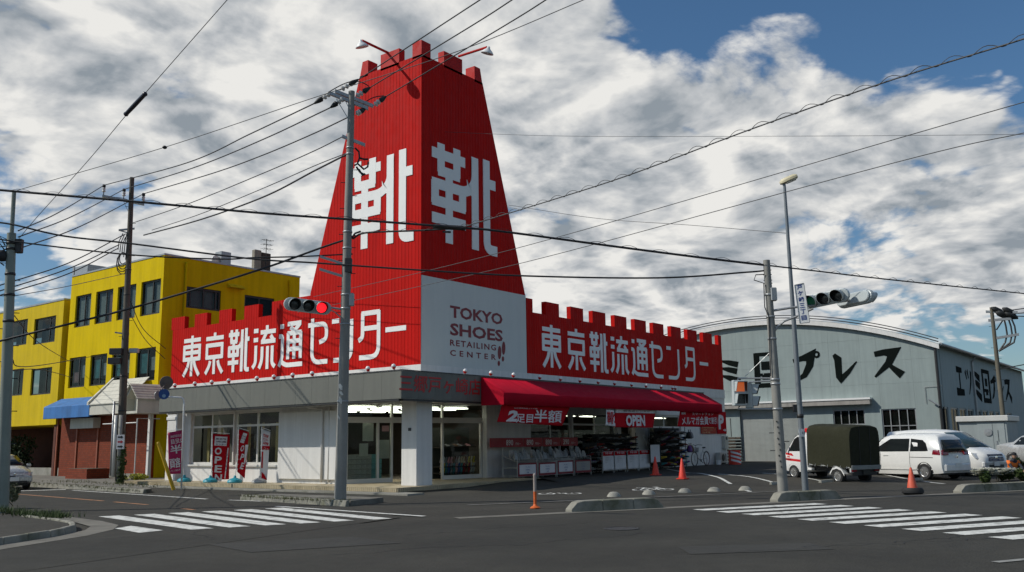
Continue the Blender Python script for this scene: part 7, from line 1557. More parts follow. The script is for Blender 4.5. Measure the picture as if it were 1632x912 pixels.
t = thing('notice_board', 'small red notice with pale lines of print left of the parking sign', 'sign', PY(1129, 686, YP)); a0, a1 = PY(1117, 686, YP).x, PY(1141.5, 686, YP).x; z0, z1 = PY(1129, 691.5, YP).z, PY(1129, 679, YP).z; mb = MB(); mb.box(a0, a1, YP - .02, YP, z0, z1); mb.build('panel', mat('notice_red', (.36, .03, .012), .7), t); f3 = Face((a0, YP - .02, z0), (1, 0, 0), (0, 0, 1), (0, -1, 0))
for k in range(3): text('lettering', ('お客様駐車場', 'ご利用ください', '駐車場')[k], f3, .15, (z1 - z0) * (.68 - .3 * k), (z1 - z0) * .2, mat('notice_print', (.6, .42, .2)), t, w=(a1 - a0) * (.75, .7, .5)[k])
# flags in weighted bases
TEAL = mat('teal_base', (.03, .30, .38), .45, var=.1, scale=4); GREYB = mat('pale_base', (.42, .42, .40), .6, var=.1)
def flag(label, bu, bv, quv, m, basem, pole_side, print_):
    b = Vector(at_z(bu, bv, .19)); t = thing('flag_stand', label, 'flag', b, group='flags on stands before the display window'); mb = MB()
    mb.lathe([(.27, 0), (.30, .05), (.27, .12), (.16, .18), (.06, .21), (.05, .28), (.03, .30)], b, 20); mb.build('base', basem, t, smooth='auto')
    q = [PV(u, v, b + Vector((0, 0, 0))) for u, v in quv]; top = q[3] if pole_side < 0 else q[2]; low = q[0] if pole_side < 0 else q[1]
    mb = MB(); mb.tube([b + Vector((0, 0, .2)), low.lerp(top, .3), top + Vector((0, 0, .08))], .016, 8); mb.tube([q[3] + Vector((0, 0, .05)), q[2] + Vector((0, 0, .05))], .012, 6); mb.build('pole', WHITEP, t)
    o, fa = cloth(None, q, m, t, nx=8, ny=16, amp=.014, seed=bu)
    mb = MB()
    for k in range(9): p = low.lerp(top, .06 + .115 * k); mb.obox(p, dr * .03, Vector((0, 0, .014)), toC * .008)
    o2 = mb.build('cloth_loops', WHITEP, t); o2['kind'] = 'stuff'; print_(t, fa); return t
def pr1(t, fa):
    put('2足目', fa, 273, 707, 290, 699.5, BW, t, bold=.012, mirror=True); put('半', fa, 272, 723, 290, 709, BW, t, bold=.02, mirror=True); put('額', fa, 271, 746, 288, 730, BW, t, bold=.012, mirror=True); put('当店通常価格', fa, 272, 697, 289, 693, BW, t, mirror=True); put('靴流通センター', fa, 271, 751.5, 287, 748.5, BW, t, mirror=True)
def pr2(t, fa):
    mb = MB(); x0, y0 = onF(fa, 341.5, 710); x1, y1 = onF(fa, 362.5, 696.5); mb.poly([fa.P(x0, y0, .030), fa.P(x1, y0, .030), fa.P(x1, y1, .030), fa.P(x0, y1, .030)]); mb.build('white_panel', CLOTHW, t)
    RP = mat('banner_red', (.46, .01, .018))
    for k, s in enumerate(('東京靴', '流通', 'センター')): put(s, fa, 343.5, 701 + 4.3 * k, 361, 698 + 4.3 * k, mat('print_dark', (.25, .1, .12)), t, d=.036, bold=.02)
    for k, ch in enumerate('OPEN'): put(ch, fa, 341.5, 724.5 + 14.2 * k, 353.5, 713 + 14.2 * k, BW, t, bold=.03)
    mb = MB(); x0, y0 = onF(fa, 357.5, 763); x1, y1 = onF(fa, 364.5, 714); mb.poly([fa.P(x0, y0, .030), fa.P(x1, y0, .030), fa.P(x1, y1, .030), fa.P(x0, y1, .030)]); mb.build('white_panel', CLOTHW, t)
    for k, ch in enumerate('三郷戸ヶ崎店'): put(ch, fa, 359, 721 + 6 * k, 363, 717 + 6 * k, mat('print_dark', (.25, .1, .12)), t, d=.036)
def pr3(t, fa):
    mb = MB(); x0, y0 = onF(fa, 382.5, 705); x1, y1 = onF(fa, 394, 691.5); mb.poly([fa.P(x0, y0, .030), fa.P(x1, y0, .030), fa.P(x1, y1, .030), fa.P(x0, y1, .030)]); mb.build('white_panel', CLOTHW, t)
    for k, s in enumerate(('東京靴', '流通', 'センター')): put(s, fa, 383.5, 695.5 + 4 * k, 393, 692.8 + 4 * k, mat('print_dark', (.25, .1, .12)), t, d=.036)
    for k, ch in enumerate('OPE'): put(ch, fa, 382, 719 + 14 * k, 389.5, 708 + 14 * k, BW, t, bold=.03)
    mb = MB(); P_ = [onF(fa, *p) for p in ((389, 738), (391, 738), (396, 709), (391, 709))]; mb.poly([fa.P(x, y, .031) for x, y in P_]); mb.build('white_panel', CLOTHW, t)
def pr4(t, fa):
    RP = mat('banner_red', (.46, .01, .018))
    for k, s in enumerate(('靴流通', 'センター', '会員募集')): put(s, fa, 418.5, 695.5 + 6 * k, 429, 690.5 + 6 * k, RP, t, bold=.02)
    mb = MB(); P_ = [onF(fa, *p) for p in ((417.5, 717), (429, 717), (430, 711), (418, 711))]; mb.poly([fa.P(x, y, .030) for x, y in P_]); P_ = [onF(fa, *p) for p in ((416.5, 746), (418.5, 746), (419.5, 720), (417, 720))]; mb.poly([fa.P(x, y, .030) for x, y in P_]); P_ = [onF(fa, *p) for p in ((416.5, 764), (425.5, 765), (421, 756), (416.8, 752))]; mb.poly([fa.P(x, y, .030) for x, y in P_]); mb.build('red_panel', BANNER, t)
    put('ココ', fa, 419.5, 716, 428, 712.5, BW, t, d=.036)
flag('magenta half price flag in a teal base, beside the bent sign post', 293.5, 768.5, [(269, 756), (289, 755), (292, 685.5), (267.5, 689.5)], BANNERP, TEAL, 1, pr1)
flag('wide red opening flag in a teal base in front of the display window', 335, 769.5, [(338, 765), (365, 764), (366, 693), (338, 691.5)], BANNER, TEAL, -1, pr2)
flag('narrow red opening flag in a teal base, second from the wall panel', 374, 770, [(378, 752), (390, 763), (397, 689), (380, 684)], BANNER, TEAL, -1, pr3)
flag('white and red flag in a pale grey base nearest the white wall panel', 413, 770.5, [(416, 757), (425.5, 766), (431, 688.5), (417, 683.5)], CLOTHW, GREYB, -1, pr4)
# racks of bargain footwear along the front
WIRE = mat('white_wire', (.50, .50, .47), .5, .2, var=.1); BAGM = [mat('clear_bag', (.30, .31, .31), .35, var=.3, scale=6), mat('grey_bag', (.20, .20, .20), .4, var=.3, scale=6), mat('pale_bag', (.42, .40, .37), .4, var=.3, scale=6), mat('dark_bag', (.05, .05, .055), .5, var=.3)]
PRED = mat('price_red', (.30, .008, .012), .6); YR = 22.95
rb_ = [(824.7, 855.7, 759.5, 738), (857.6, 886, 757.5, 737), (888, 914, 755.5, 734), (916, 942, 753.5, 733)]
def rackX(u, v): return PY(u, v, YR).x
zg0 = GH(33, YR)
bag0 = None
def bag(x, y, z, w, h, tilt, m):
    global bag0
    if bag0 is None:
        mb = MB(); vs = []
        for zz, rx, ry in ((0, .9, .5), (.1, 1, 1), (.45, 1, .9), (.8, .8, .4), (1, .6, .08)): vs += [(-rx / 2, -ry / 2, zz), (rx / 2, -ry / 2, zz), (rx / 2, ry / 2, zz), (-rx / 2, ry / 2, zz)]
        mb.add(vs, [(i * 4 + k, i * 4 + (k + 1) % 4, i * 4 + 4 + (k + 1) % 4, i * 4 + 4 + k) for i in range(4) for k in range(4)] + [(3, 2, 1, 0), (16, 17, 18, 19)]); bag0 = mb.build('slipper_bag', BAGM[0], None, smooth='auto'); o = bag0
    else: o = bag0.copy(); o.data = bag0.data.copy(); COL.objects.link(o)
    o.data.materials[0] = m; o.location = (x, y, z); o.scale = (w, .09, h); o.rotation_euler = (tilt, rn.uniform(-.12, .12), rn.uniform(-.5, .5)); return o
ORD = ('first', 'second', 'third', 'fourth', 'fifth', 'sixth', 'seventh', 'eighth', 'ninth', 'tenth', 'eleventh', 'twelfth', 'thirteenth', 'fourteenth')
RACKN = ('leftmost, next to the corner pillar', 'second from the corner pillar', 'third from the corner pillar', 'nearest the cloth covered baskets')
for ri, (u0, u1, vb, vt) in enumerate(rb_):
    x0, x1 = rackX(u0, vb), rackX(u1, vb); zb_, zt_ = PY((u0 + u1) / 2, vb - .5, YR).z, PY((u0 + u1) / 2, vt, YR).z; zg_ = GH((x0 + x1) / 2, YR + .3)
    t = thing('display_rack', 'white wire slipper rack under a red price board, ' + RACKN[ri], 'rack', ((x0 + x1) / 2, YR + .4, zg_), group='wire racks of bagged slippers'); mb = MB()
    zs = zt_ + .05; yk = YR + .75; hi = 1.47
    for x in (x0, x1): mb.tube([(x, YR, zg_), (x, YR, zs + .12)], .014, 6); mb.tube([(x, yk, zg_), (x, yk, hi)], .014, 6); mb.tube([(x, YR, zs), (x, yk, zs + .25)], .012, 6); mb.tube([(x, YR, zb_ + .35), (x, yk, zb_ + .35)], .012, 6); mb.tube([(x, YR, zg_ + .12), (x, yk, zg_ + .12)], .012, 6)
    for k in range(7): f = k / 6; mb.tube([(x0, lerp(YR, yk, f), zs + .25 * f), (x1, lerp(YR, yk, f), zs + .25 * f)], .006, 4)
    for k in range(9): x = lerp(x0, x1, k / 8); mb.tube([(x, YR, zs), (x, YR, zs + .12)], .005, 4)
    mb.tube([(x0, YR, zs + .12), (x1, YR, zs + .12)], .010, 5); mb.tube([(x0, yk, hi), (x1, yk, hi)], .012, 5); mb.build('frame', WIRE, t)
    mb = MB(); mb.box(x0 + .03, x1 - .03, YR - .025, YR - .012, zb_, zt_); ps = mb.build('poster', mat('poster_edge', (.22, .012, .02), .6), t); mb = MB(); mb.box(x0 + .11, x1 - .11, YR - .032, YR - .026, zb_ + .09, zt_ - .07); mb.build('white_sheet', CLOTHW if ri < 3 else mat('dim_sheet', (.34, .32, .29)), ps)
    fpz = Face((x0, YR - .033, zb_), (1, 0, 0), (0, 0, 1), (0, -1, 0))
    for k in range(3): text('lettering', ('サンダル', 'お買得品', '足袋'), fpz, 0, 0, 1, BW, t) if 0 else text('lettering', ('サンダル', 'お買得品', '各種')[k], fpz, (x1 - x0) * .5, (zt_ - zb_) * (.62 - .2 * k), .07, mat('print_blue', (.10, .12, .28)), t, align='CENTER', d=.006)
    mb = MB(); z0, z1 = hi - .02, hi + .36; mb.box(x0 - .02 if ri else x0 - .9, x1 + .02, yk - .05, yk - .02, z0, z1); pb = mb.build('price_board', PRED, t)
    fpb = Face((x0, yk - .05, z0), (1, 0, 0), (0, 0, 1), (0, -1, 0)); text('lettering', ('890', '890', '890', '390')[ri], fpb, (x1 - x0) * .12, .06, .25, mat('price_print', (.62, .52, .48)), t, bold=.02); text('lettering', '円均一', fpb, (x1 - x0) * .60, .07, .12, mat('price_print', (.46, .36, .33)), t)
    for k in range(10):
        f = (k + .5) / 10; row = k % 2; x = lerp(x0 + .1, x1 - .1, f); y = YR + .20 + .3 * row
        o = bag(x, y, zs + .06 + .10 * row, .19, .34 + rn.uniform(-.04, .05), rn.uniform(-.5, -.1), BAGM[rn.choice((0, 0, 1, 2))]); tag(o, ORD[k // 2] + ' bagged slippers from the left, ' + ('front', 'back')[row] + ' row of the rack ' + ('by the pillar', 'second from the pillar', 'third from the pillar', 'beside the baskets')[ri], 'slippers', 'bagged slippers in the wire rack ' + 'abcd'[ri])
# baskets with white cloth fronts
for bi, (u0, u1) in enumerate(((960, 977.5), (979, 997), (1000, 1017), (1018.5, 1035))):
    YK = 23.2; vb = 750.5 - bi * 1.2; vt = 721 - bi * .8; x0, x1 = PY(u0, vb, YK).x, PY(u1, vb, YK).x; zb_, zt_ = PY(u0, vb, YK).z, PY(u0, vt, YK).z; zg_ = GH(x0, YK)
    t = thing('bargain_basket', 'basket stand fronted by a white cloth with a red top, ' + ('first from the wire racks', 'second from the wire racks', 'third from the wire racks', 'last, nearest the leaning pole')[bi], 'basket', ((x0 + x1) / 2, YK + .3, zg_), group='baskets with white cloth fronts'); mb = MB()
    for x in (x0, x1):
        for y in (YK, YK + .6): mb.tube([(x, y, zg_), (x, y, zt_)], .016, 6)
    for z in (zb_ + .1, zt_ - .25, zt_): mb.tube([(x0, YK, z), (x1, YK, z), (x1, YK + .6, z), (x0, YK + .6, z), (x0, YK, z)], .012, 6)
    mb.box(x0, x1, YK, YK + .6, zt_ - .27, zt_ - .26); mb.build('frame', WIRE, t)
    cl, fa = cloth(None, [(x0 - .03, YK - .05, zb_), (x1 + .03, YK - .05, zb_ + .02), (x1 + .02, YK - .04, zt_ + .03), (x0 - .02, YK - .04, zt_ + .03)], CLOTHW, t, 'cloth_front', amp=.02, seed=bi)
    mb = MB(); W_ = x1 - x0; Hb = zt_ - zb_; mb.poly([fa.P(.02, Hb * .80, .03), fa.P(W_, Hb * .80, .03), fa.P(W_, Hb * 1.02, .03), fa.P(.02, Hb * 1.02, .03)]); mb.build('red_heading', BANNER, t); text('lettering', '特価', fa, W_ * .2, Hb * .88, Hb * .12, BW, t, w=W_ * .65, d=.036)
    for k in range(4): text('lettering', '東京靴流通センター' if k == 1 else 'お買得セール', fa, W_ * .18, Hb * (.68 - .09 * k), Hb * .05, mat('print_grey', (.42, .36, .36)), t, w=W_ * (.66, .66, .5, .3)[k], d=.035)
    GC = [mat('shoe_black', (.02, .02, .022), .6), mat('shoe_grey', (.22, .22, .23), .7), mat('shoe_red', (.30, .02, .02), .6), mat('shoe_white', (.5, .5, .48), .6)]
    for k in range(5): o = bag(lerp(x0 + .1, x1 - .1, k / 4), YK + .3, zt_ - .18, .22, .26, rn.uniform(-1.2, -.4), GC[(k + bi) % 4]); o.name = 'bargain_item'; tag(o, ('black', 'grey', 'red', 'white')[(k + bi) % 4] + ' bargain item, ' + ORD[k] + ' from the left in the basket ' + ('next to the racks', 'second along', 'third along', 'by the leaning pole')[bi], 'clothing item', 'bargain items in basket ' + 'abcd'[bi])
# shelf of shoes and hanging bags at the right end
def shoe_mesh():
    mb = MB(); P_ = [(-.13, .035, .07), (-.08, .042, .085), (0, .04, .07), (.07, .046, .05), (.12, .04, .038), (.145, .02, .03)]; vs = []
    for x, w, h in P_: vs += [(x, -w, 0), (x, w, 0), (x, w * .8, h * .7), (x, 0, h), (x, -w * .8, h * .7)]
    mb.add(vs, [(i * 5 + k, i * 5 + (k + 1) % 5, i * 5 + 5 + (k + 1) % 5, i * 5 + 5 + k) for i in range(5) for k in range(5)] + [(4, 3, 2, 1, 0), (25, 26, 27, 28, 29)]); return mb
SC = {'black': (.015, .015, .017), 'grey': (.26, .26, .27), 'brown': (.12, .06, .03), 'pink': (.6, .28, .30), 'white': (.75, .74, .70), 'blue': (.05, .10, .28), 'yellow': (.62, .48, .06), 'beige': (.62, .52, .36), 'red': (.35, .02, .02), 'purple': (.16, .06, .25), 'teal': (.04, .22, .24)}
SM = {k: mat('shoe_' + k, v, .6, var=.1) for k, v in SC.items()}; shoe0 = {}
def shoe(x, y, z, rz, col, label, group, sc=1.0, tilt=0.0):
    if col not in shoe0: o = shoe_mesh().build('shoe', SM[col], None, smooth='auto'); shoe0[col] = o
    else: o = shoe0[col].copy(); COL.objects.link(o)
    o.location = (x, y, z); o.rotation_euler = (0, tilt, rz); o.scale = (sc,) * 3; return tag(o, label, 'shoe', group)
xa, xb = PY(1052, 700, 23.6).x, PY(1092, 700, 23.6).x; zg_ = GH(xa, 23.6)
def shoe_rack(label, xa, xb, y, zlow, dz, rows, n, cl, sc, desc, name='shoe_rack'):
    z0 = GH((xa + xb) / 2, y); t = thing(name, label, 'rack', ((xa + xb) / 2, y + .3, z0)); mb = MB(); ht = zlow + dz * rows
    for x in (xa, (xa + xb) / 2, xb):
        for q in (y, y + .7): mb.tube([(x, q, z0), (x, q, ht)], .02, 6)
    mb.build('frame', DKMETAL, t)
    for k in range(rows):
        mb = MB(); z = zlow + dz * k; mb.hexa([(xa, y - .1, z - .08), (xb, y - .1, z - .08), (xb, y + .7, z + .06), (xa, y + .7, z + .06), (xa, y - .1, z - .06), (xb, y - .1, z - .06), (xb, y + .7, z + .08), (xa, y + .7, z + .08)]); mb.build('shelf', INTD, t)
        mb = MB(); mb.box(xa, xb, y + .35, y + .37, z - .05, z + dz - .06); mb.build('back_panel', INTD, t)
        rn_ = ('lowest', 'second', 'third', 'fourth', 'fifth', 'sixth')[k]
        for j in range(n):
            col = rn.choice(cl[min(k, len(cl) - 1)]); shoe(lerp(xa + .15, xb - .12, j / (n - 1)), y + .02, z - .03 + rn.uniform(0, .03), -1.57 + rn.uniform(-.35, .35), col, f'{col} shoe, {ORD[j]} from the left on the {rn_} shelf {desc}', f'{col} shoes on the {rn_} shelf {desc}', sc * rn.uniform(.85, 1.1), rn.uniform(-.5, 0))
DK = ['black', 'grey', 'black', 'brown', 'black', 'blue', 'grey', 'red', 'black', 'white', 'purple']; BRT = ['yellow', 'purple', 'red', 'black', 'grey', 'teal', 'yellow']
shoe_rack('tall dark rack crowded with shoes left of the bicycle', xa, xb, 23.6, .32, .34, 6, 11, [BRT, BRT, DK], 2.0, 'left of the bicycle')
shoe_rack('dark shoe rack between the slipper racks and the cloth baskets', PY(938, 720, 23.7).x, PY(962, 720, 23.7).x, 23.7, .30, .33, 4, 9, [['white', 'black', 'brown', 'white'], DK], 1.7, 'between racks and baskets')
shoe_rack('long shoe shelf behind the cloth baskets', PY(952, 700, 24.15).x, PY(1012, 700, 24.15).x, 24.1, 1.15, .30, 3, 13, [['white', 'red', 'grey', 'black'], DK + ['white', 'beige'], DK], 1.7, 'behind the baskets')
shoe_rack('shoe shelf inside the first front window', xh[0][0] + .2, xh[0][1] - .2, 25.3, .9, .36, 4, 12, [DK + ['white', 'beige']], 1.6, 'inside the first window', 'window_shelf')
shoe_rack('shoe shelf inside the second front window', xh[1][0] + .2, xh[1][1] - .2, 25.3, .9, .36, 4, 12, [DK + ['white', 'beige', 'pink']], 1.6, 'inside the second window', 'window_shelf')
shoe_rack('shoe shelf inside the last front window', xh[2][0] + .2, xh[2][1] - .2, 25.3, .7, .36, 4, 10, [DK + ['white', 'beige']], 1.6, 'inside the last window', 'window_shelf')
HB_ = mat('hanging_bag', (.10, .10, .11), .7, var=.3)
for k in range(8):
    x = xb - .1 + .11 * (k % 4); z = 1.75 - .75 * (k // 4); mb = MB(); mb.lathe([(.02, .34), (.10, .28), (.16, .1), (.15, 0), (.05, -.05), (.001, -.05)], (x, 23.3 + .1 * (k % 2), z), 8); mb.tube([(x - .05, 23.3 + .1 * (k % 2), z + .3), (x, 23.35, z + .46), (x + .05, 23.3 + .1 * (k % 2), z + .3)], .01, 5)
    col = ('black', 'teal', 'grey', 'blue', 'purple', 'yellow', 'brown', 'red')[k]; o = mb.build('hanging_bag', SM[col], origin=(x, 23.35, z + .46), smooth='auto'); tag(o, f'{col} bag hanging at the {"upper" if k < 4 else "lower"} right end of the shoe rack', 'bag')
x0, x1 = PY(1036, 725, 23.0).x, PY(1051, 725, 23.0).x; t = thing('sign_stand', 'white sheet stand between the leaning pole and the shoe rack', 'sign stand', (x0, 23.0, GH(x0, 23))); mb = MB(); mb.box(x0, x1, 22.97, 23.0, PY(1043, 737, 23).z, PY(1043, 709, 23).z); mb.build('panel', CLOTHW, t, bevel=.01); mb = MB(); mb.box(x0 - .03, x0 - .002, 22.96, 23.02, GH(x0, 23), PY(1043, 708, 23).z); mb.box(x1 + .002, x1 + .03, 22.96, 23.02, GH(x0, 23), PY(1043, 708, 23).z); mb.build('frame', DKMETAL, t)
a, b = G(1043, 740), PY(1025, 695, 22.6); mb = MB(); mb.tube([a, a.lerp(b, .5)], .03, 8); t = thing('leaning_pole', 'pole with a pale upper half leaning beside the last basket', 'pole', a); mb.build('dark_half', DKMETAL, t); mb = MB(); mb.tube([a.lerp(b, .5), b], .022, 8); mb.build('pale_half', WHITEP, t)
# bicycle against the white wall
bp_ = G(1108, 740.5); bq_ = G(1128, 738.5); YBk = 24.05
xf, xr = PY(1108, 731, YBk).x, PY(1127.5, 729, YBk).x; s_ = 1.0; zb0 = GH(xf, YBk); WB = 1.12; xr = xf + WB * 1.25; rW = .36
t = thing('bicycle', 'city bicycle with a front basket parked against the white wall', 'bicycle', ((xf + xr) / 2, YBk, zb0)); BKF = mat('bicycle_silver', (.30, .31, .32), .35, .6)
for x in (xf, xr):
    c_ = Vector((x, YBk, zb0 + rW)); mb = MB(); mb.tube([c_ + Vector((rW * math.cos(a), 0, rW * math.sin(a))) for a in [i * math.tau / 26 for i in range(27)]], .022, 6, caps=False); w_ = mb.build('wheel', TYRE, t, smooth=True)
    mb = MB(); mb.tube([c_ + Vector(((rW - .035) * math.cos(a), 0, (rW - .035) * math.sin(a))) for a in [i * math.tau / 26 for i in range(27)]], .010, 5, caps=False)
    for i in range(14): a = i * math.tau / 14; mb.tube([c_, c_ + Vector(((rW - .03) * math.cos(a), 0, (rW - .03) * math.sin(a)))], .003, 3)
    mb.build('rim', CHROME, w_); mb = MB(); mb.tube([c_ + Vector((.0 + (rW + .03) * math.cos(a), 0, (rW + .03) * math.sin(a))) for a in [math.radians(20 + 13 * i) for i in range(11)]], .018, 5); mb.build('mudguard', BKF, t)
hb = Vector((xf + .16, YBk, zb0 + 1.05)); st_ = Vector((xr - .32, YBk, zb0 + .88)); bb = Vector((xf + .62, YBk, zb0 + .30)); R1 = Vector((xr, YBk, zb0 + rW)); F1 = Vector((xf, YBk, zb0 + rW)); hd_ = Vector((xf + .14, YBk, zb0 + .80))
mb = MB(); mb.tube([F1, hd_, hb], .016, 6); mb.tube([hd_, Vector((xf + .36, YBk, zb0 + .42)), bb], .020, 6); mb.tube([bb, st_], .018, 6); mb.tube([bb, R1], .012, 6); mb.tube([R1, st_ - Vector((0.02, 0, .15))], .012, 6); mb.build('frame', BKF, t, smooth='auto')
mb = MB(); mb.tube([hb + Vector((.22, -.28, .02)), hb + Vector((.02, -.12, .04)), hb, hb + Vector((.02, .12, .04)), hb + Vector((.22, .28, .02))], .013, 6); mb.build('handlebar', BLACK, t); mb = MB(); mb.hexa([st_ + Vector(q) for q in ((-.12, -.03, .02), (.13, -.09, .02), (.13, .09, .02), (-.12, .03, .02), (-.12, -.02, .07), (.13, -.08, .09), (.13, .08, .09), (-.12, .02, .07))]); mb.build('saddle', BLACK, t, bevel=.02)
t.scale = (1.12,) * 3
mb = MB(); bx = xf - .22
for k in range(6):
    z = zb0 + .80 + .05 * k; e = .02 * k * .5; mb.tube([(bx - e, YBk - .17 - e, z), (bx + .30, YBk - .17 - e, z), (bx + .30, YBk + .17 + e, z), (bx - e, YBk + .17 + e, z), (bx - e, YBk - .17 - e, z)], .008, 4)
for k in range(7): x = bx + .05 * k; mb.tube([(x, YBk - .18, zb0 + .80), (x, YBk - .21, zb0 + 1.06)], .006, 4)
mb.box(bx, bx + .3, YBk - .165, YBk + .165, zb0 + .79, zb0 + .80); mb.build('basket', DKMETAL, t); mb = MB(); mb.tube([bb + Vector((0, -.08, 0)), bb + Vector((.12, -.10, -.12))], .012, 5); mb.box(bb.x + .07, bb.x + .17, bb.y - .2, bb.y - .1, bb.z - .14, bb.z - .12); mb.lathe([(.09, 0), (.09, .006)], bb + Vector((0, -.06, 0)), 14, (0, -1, 0)); mb.tube([R1 + Vector((0, -.08, 0)), R1 + Vector((-.2, -.1, -rW))], .012, 5); mb.build('pedal_crank', DKMETAL, t)
# outdoor units, meter box and other things at the wall end
def ac(label, x0, x1, y0, y1, z0, z1):
    t = thing('air_conditioner_unit', label, 'outdoor unit', ((x0 + x1) / 2, (y0 + y1) / 2, z0), group='outdoor units at the wall end'); mb = MB(); mb.box(x0, x1, y0, y1, z0, z1); mb.build('casing', mat('unit_cream', (.50, .49, .44), .5, var=.05), t, bevel=.02); mb = MB(); cx, cz = x0 + (x1 - x0) * .42, (z0 + z1) / 2
    mb.lathe([(.22, 0), (.22, .015), (.001, .02)], (cx, y0 - .002, cz), 18, (0, -1, 0)); gl = mb.build('fan_grille', DKMETAL, t); mb = MB(); mb.box(x1 - .2, x1 - .1, y0 - .008, y0 - .002, z0 + .1, z1 - .1); mb.build('side_louvre', DKMETAL, t); mb = MB(); mb.box(x0 + .05, x0 + .15, y0 + .03, y1 - .03, z0 - .08, z0); mb.box(x1 - .15, x1 - .05, y0 + .03, y1 - .03, z0 - .08, z0); mb.build('foot', STEEL, t)
zq = GH(53, 24)
ac('cream outdoor unit at the end of the white wall, nearer the bicycle', 52.4, 53.3, 24.12, 24.45, zq + .08, zq + .72); ac('cream outdoor unit just past the wall corner', 54.6, 55.5, 24.2, 24.55, zq + .20, zq + .80)
x0 = PY(1152.5, 700, 24.5).x; mb = MB(); mb.box(x0, x0 + .55, 24.4, 24.59, PY(1155, 716, 24.5).z, PY(1155, 695, 24.5).z); t = thing('meter_box', 'narrow pale meter box on the wall above the outdoor units', 'meter box', (x0 + .27, 24.5, 1.0)); mb.build('casing', PORCH, t, bevel=.02); mb = MB(); mb.lathe([(.1, 0), (.1, .02), (.001, .03)], (x0 + .27, 24.398, 1.7), 14, (0, -1, 0)); mb.build('dial', DKMETAL, t)
p = PY(1145, 733, 24.0); mb = MB(); mb.lathe([(.14, 0), (.17, .28), (.16, .28), (.13, .02), (.001, .02)], (p.x, 24.0, GH(p.x, 24)), 16); o = mb.build('white_bucket', WHITEP, origin=(p.x, 24.0, GH(p.x, 24)), smooth='auto'); tag(o, 'small white bucket on the ground by the outdoor units', 'bucket')
p = PY(1171.5, 738, 23.2); p.z = GH(p.x, 23.2); t = thing('striped_drum', 'red drum with white slanting stripes past the shop wall end', 'drum', p); mb = MB(); hD = PY(1171, 718, 23.2).z - p.z; rD = .36; mb.lathe([(rD, 0), (rD, hD), (.001, hD)], p, 22); mb.build('drum_body', CONE, t, smooth='auto')
mb = MB()
for k in range(3):
    for i in range(8): a0, a1 = math.radians(165 + i * 18), math.radians(165 + (i + 1) * 18); z = p.z + hD * (.16 + .28 * k); s0, s1 = i * .028, (i + 1) * .028; r = rD + .004; mb.add([(p.x + r * math.cos(a0), p.y + r * math.sin(a0), z - s0 + .1), (p.x + r * math.cos(a1), p.y + r * math.sin(a1), z - s1 + .1), (p.x + r * math.cos(a1), p.y + r * math.sin(a1), z - s1 + .22), (p.x + r * math.cos(a0), p.y + r * math.sin(a0), z - s0 + .22)], [(0, 1, 2, 3)])
mb.build('white_stripes', WHITEP, t)
p = PX(1168, 720, 57.5); t = thing('pallet_stack', 'stack of dark slatted pallets before the warehouse with a thin rod standing in it', 'pallet stack', (57.5, p.y, .2)); y0, y1 = PX(1176, 700, 57.5).y, PX(1161, 700, 57.5).y
for k in range(8): z = .22 + k * .2; mb = MB(); mb.box(57.0 + .03 * (k % 3), 58.2, y0 - .04 * (k % 2), y1 + .05 * (k % 3), z, z + .05); mb.box(57.1, 57.2, y0, y1, z + .051, z + .15); mb.box(57.9, 58.0, y0, y1, z + .051, z + .15); mb.build('pallet', TANK_SHADE_PALLET, t)
mb = MB(); mb.tube([(57.4, p.y, 1.8), (57.4, p.y, PX(1167, 667, 57.4).z)], .03, 6); mb.build('rod', DKMETAL, t)
# goods seen through the entrance panes
def din_(u, v, dep): a, z = pd(u, v); return FD.P(a, dep, 0), z
t = thing('display_shelves', 'shelves of slippers behind the right entrance pane', 'shelves', FD.P(pd(740, 700)[0], .7, .2)); mb = MB(); a0, a1 = pd(706, 700)[0] + .1, pd(770, 700)[0] - .1
rows_ = [(pd(740, 742)[1], 'upper'), (pd(740, 752)[1], 'lower'), (pd(740, 711)[1], 'top')]
for z, _ in rows_: mb = MB(); FD.box(mb, a0, a1, .35, .85, z - .06, z - .03); mb.build('shelf', INTD, t)
mb = MB(); FD.box(mb, a0, a1, .86, .9, .2, 2.3); mb.build('back_panel', mat('shelf_back', (.025, .03, .025), .8), t)
cols = {'upper': ['grey', 'white', 'grey', 'pink', 'pink', 'brown', 'grey', 'white', 'beige', 'beige', 'brown', 'yellow', 'beige', 'yellow'], 'lower': ['beige', 'yellow', 'teal', 'blue', 'grey', 'teal', 'pink', 'blue', 'teal', 'red', 'brown', 'red', 'white', 'white'], 'top': ['black', 'grey', 'black', 'brown', 'grey', 'black', 'pink', 'black']}
yaw_ = math.atan2(-din.y, -din.x)
for z, nm in rows_[:2]:
    for k, col in enumerate(cols[nm]):
        for q in (0, 1):
            p = FD.P(lerp(a0 + .1, a1 - .1, k / 13), .40, 0); o = shoe(p.x, p.y, z + (.03 + .20 * q if 1 else 0), yaw_, col, f'{col} slipper, {ORD[k]} pair along, {("lower", "upper")[q]} of two, {nm} shelf behind the right pane', f'{col} slippers on the {nm} entrance shelf', .95, -1.25)
for k, col in enumerate(cols['top']): p = FD.P(lerp(a0 + .2, a1 - .2, k / 7), .42, 0); shoe(p.x, p.y, rows_[2][0], yaw_, col, f'{col} shoe, {ORD[k]} along the top shelf behind the right entrance pane', f'{col} shoes on the top entrance shelf', 1.3, 0)
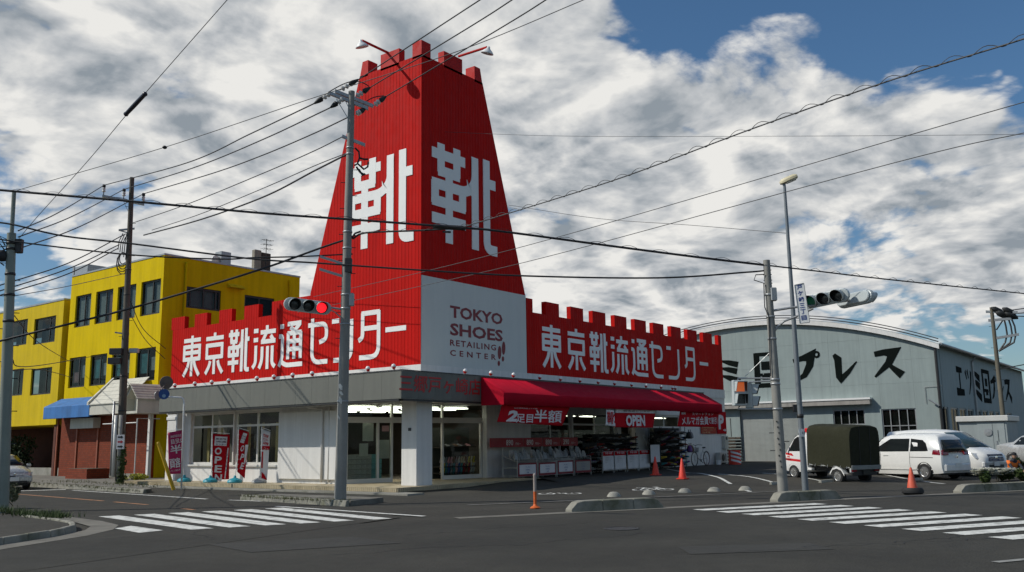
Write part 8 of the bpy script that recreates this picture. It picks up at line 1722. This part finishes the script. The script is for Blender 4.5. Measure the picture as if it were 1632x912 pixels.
BX = mat('box_teal', (.10, .26, .27), .7, var=.2); BX2 = mat('box_grey', (.24, .25, .24), .7, var=.2)
a0, a1 = pd(556, 700)[0] + .1, pd(621, 700)[0] - .1
for i in range(7):
    for j in range(5):
        p0 = FD.P(lerp(a0, a1, (i + .5) / 7), .55, .42 + .19 * j); mb = MB(); mb.obox(p0, dax * ((a1 - a0) / 14.6), din * .15, Vector((0, 0, .088))); o = mb.build('shoe_box', BX if i > 4 else BX2, origin=tuple(p0)); tag(o, ('teal' if i > 4 else 'grey') + ' shoe box behind the left pane, ' + ORD[i] + ' column from the pole, ' + ('bottom', 'second', 'middle', 'fourth', 'top')[j] + ' row', 'shoe box', ('teal' if i > 4 else 'grey') + ' shoe boxes behind the left pane')
for u, v, w, h, lab in ((592, 688, .30, .45, 'upper'), (585, 717, .24, .30, 'lower'), (616, 716, .36, .45, 'right')): p0, z = din_(u, v, .25); mb = MB(); mb.obox(Vector((p0.x, p0.y, z)), dax * w * .8, din * .006, Vector((0, 0, h * .8))); o = mb.build('hanging_notice', mat('notice_pale', (.34, .36, .33), .7), origin=(p0.x, p0.y, z)); tag(o, f'pale notice sheet inside the left entrance pane, the {lab} one', 'notice')
p0, z = din_(615, 683, .03); mb = MB(); mb.obox(Vector((p0.x, p0.y, z)), dax * .16, din * .004, Vector((0, 0, .11))); o = mb.build('door_sticker', mat('sticker_pink', (.42, .25, .24), .6), origin=(p0.x, p0.y, z)); tag(o, 'small pink notice stuck on the left entrance glass', 'notice')
p0, z = din_(683, 752, .45); t = thing('counter_stand', 'tan cardboard stand with a beige bag on top in the dark doorway', 'display stand', (p0.x, p0.y, .2)); mb = MB(); mb.obox(Vector((p0.x, p0.y, .65)), dax * .18, din * .15, Vector((0, 0, .45))); mb.build('box', mat('cardboard', (.26, .18, .08), .8), t); mb = MB(); mb.lathe([(.14, 0), (.2, .15), (.19, .45), (.08, .62), (.05, .7)], (p0.x, p0.y, 1.11), 10); mb.build('bag', mat('bag_beige', (.28, .25, .15), .8, var=.2), t, smooth=True)
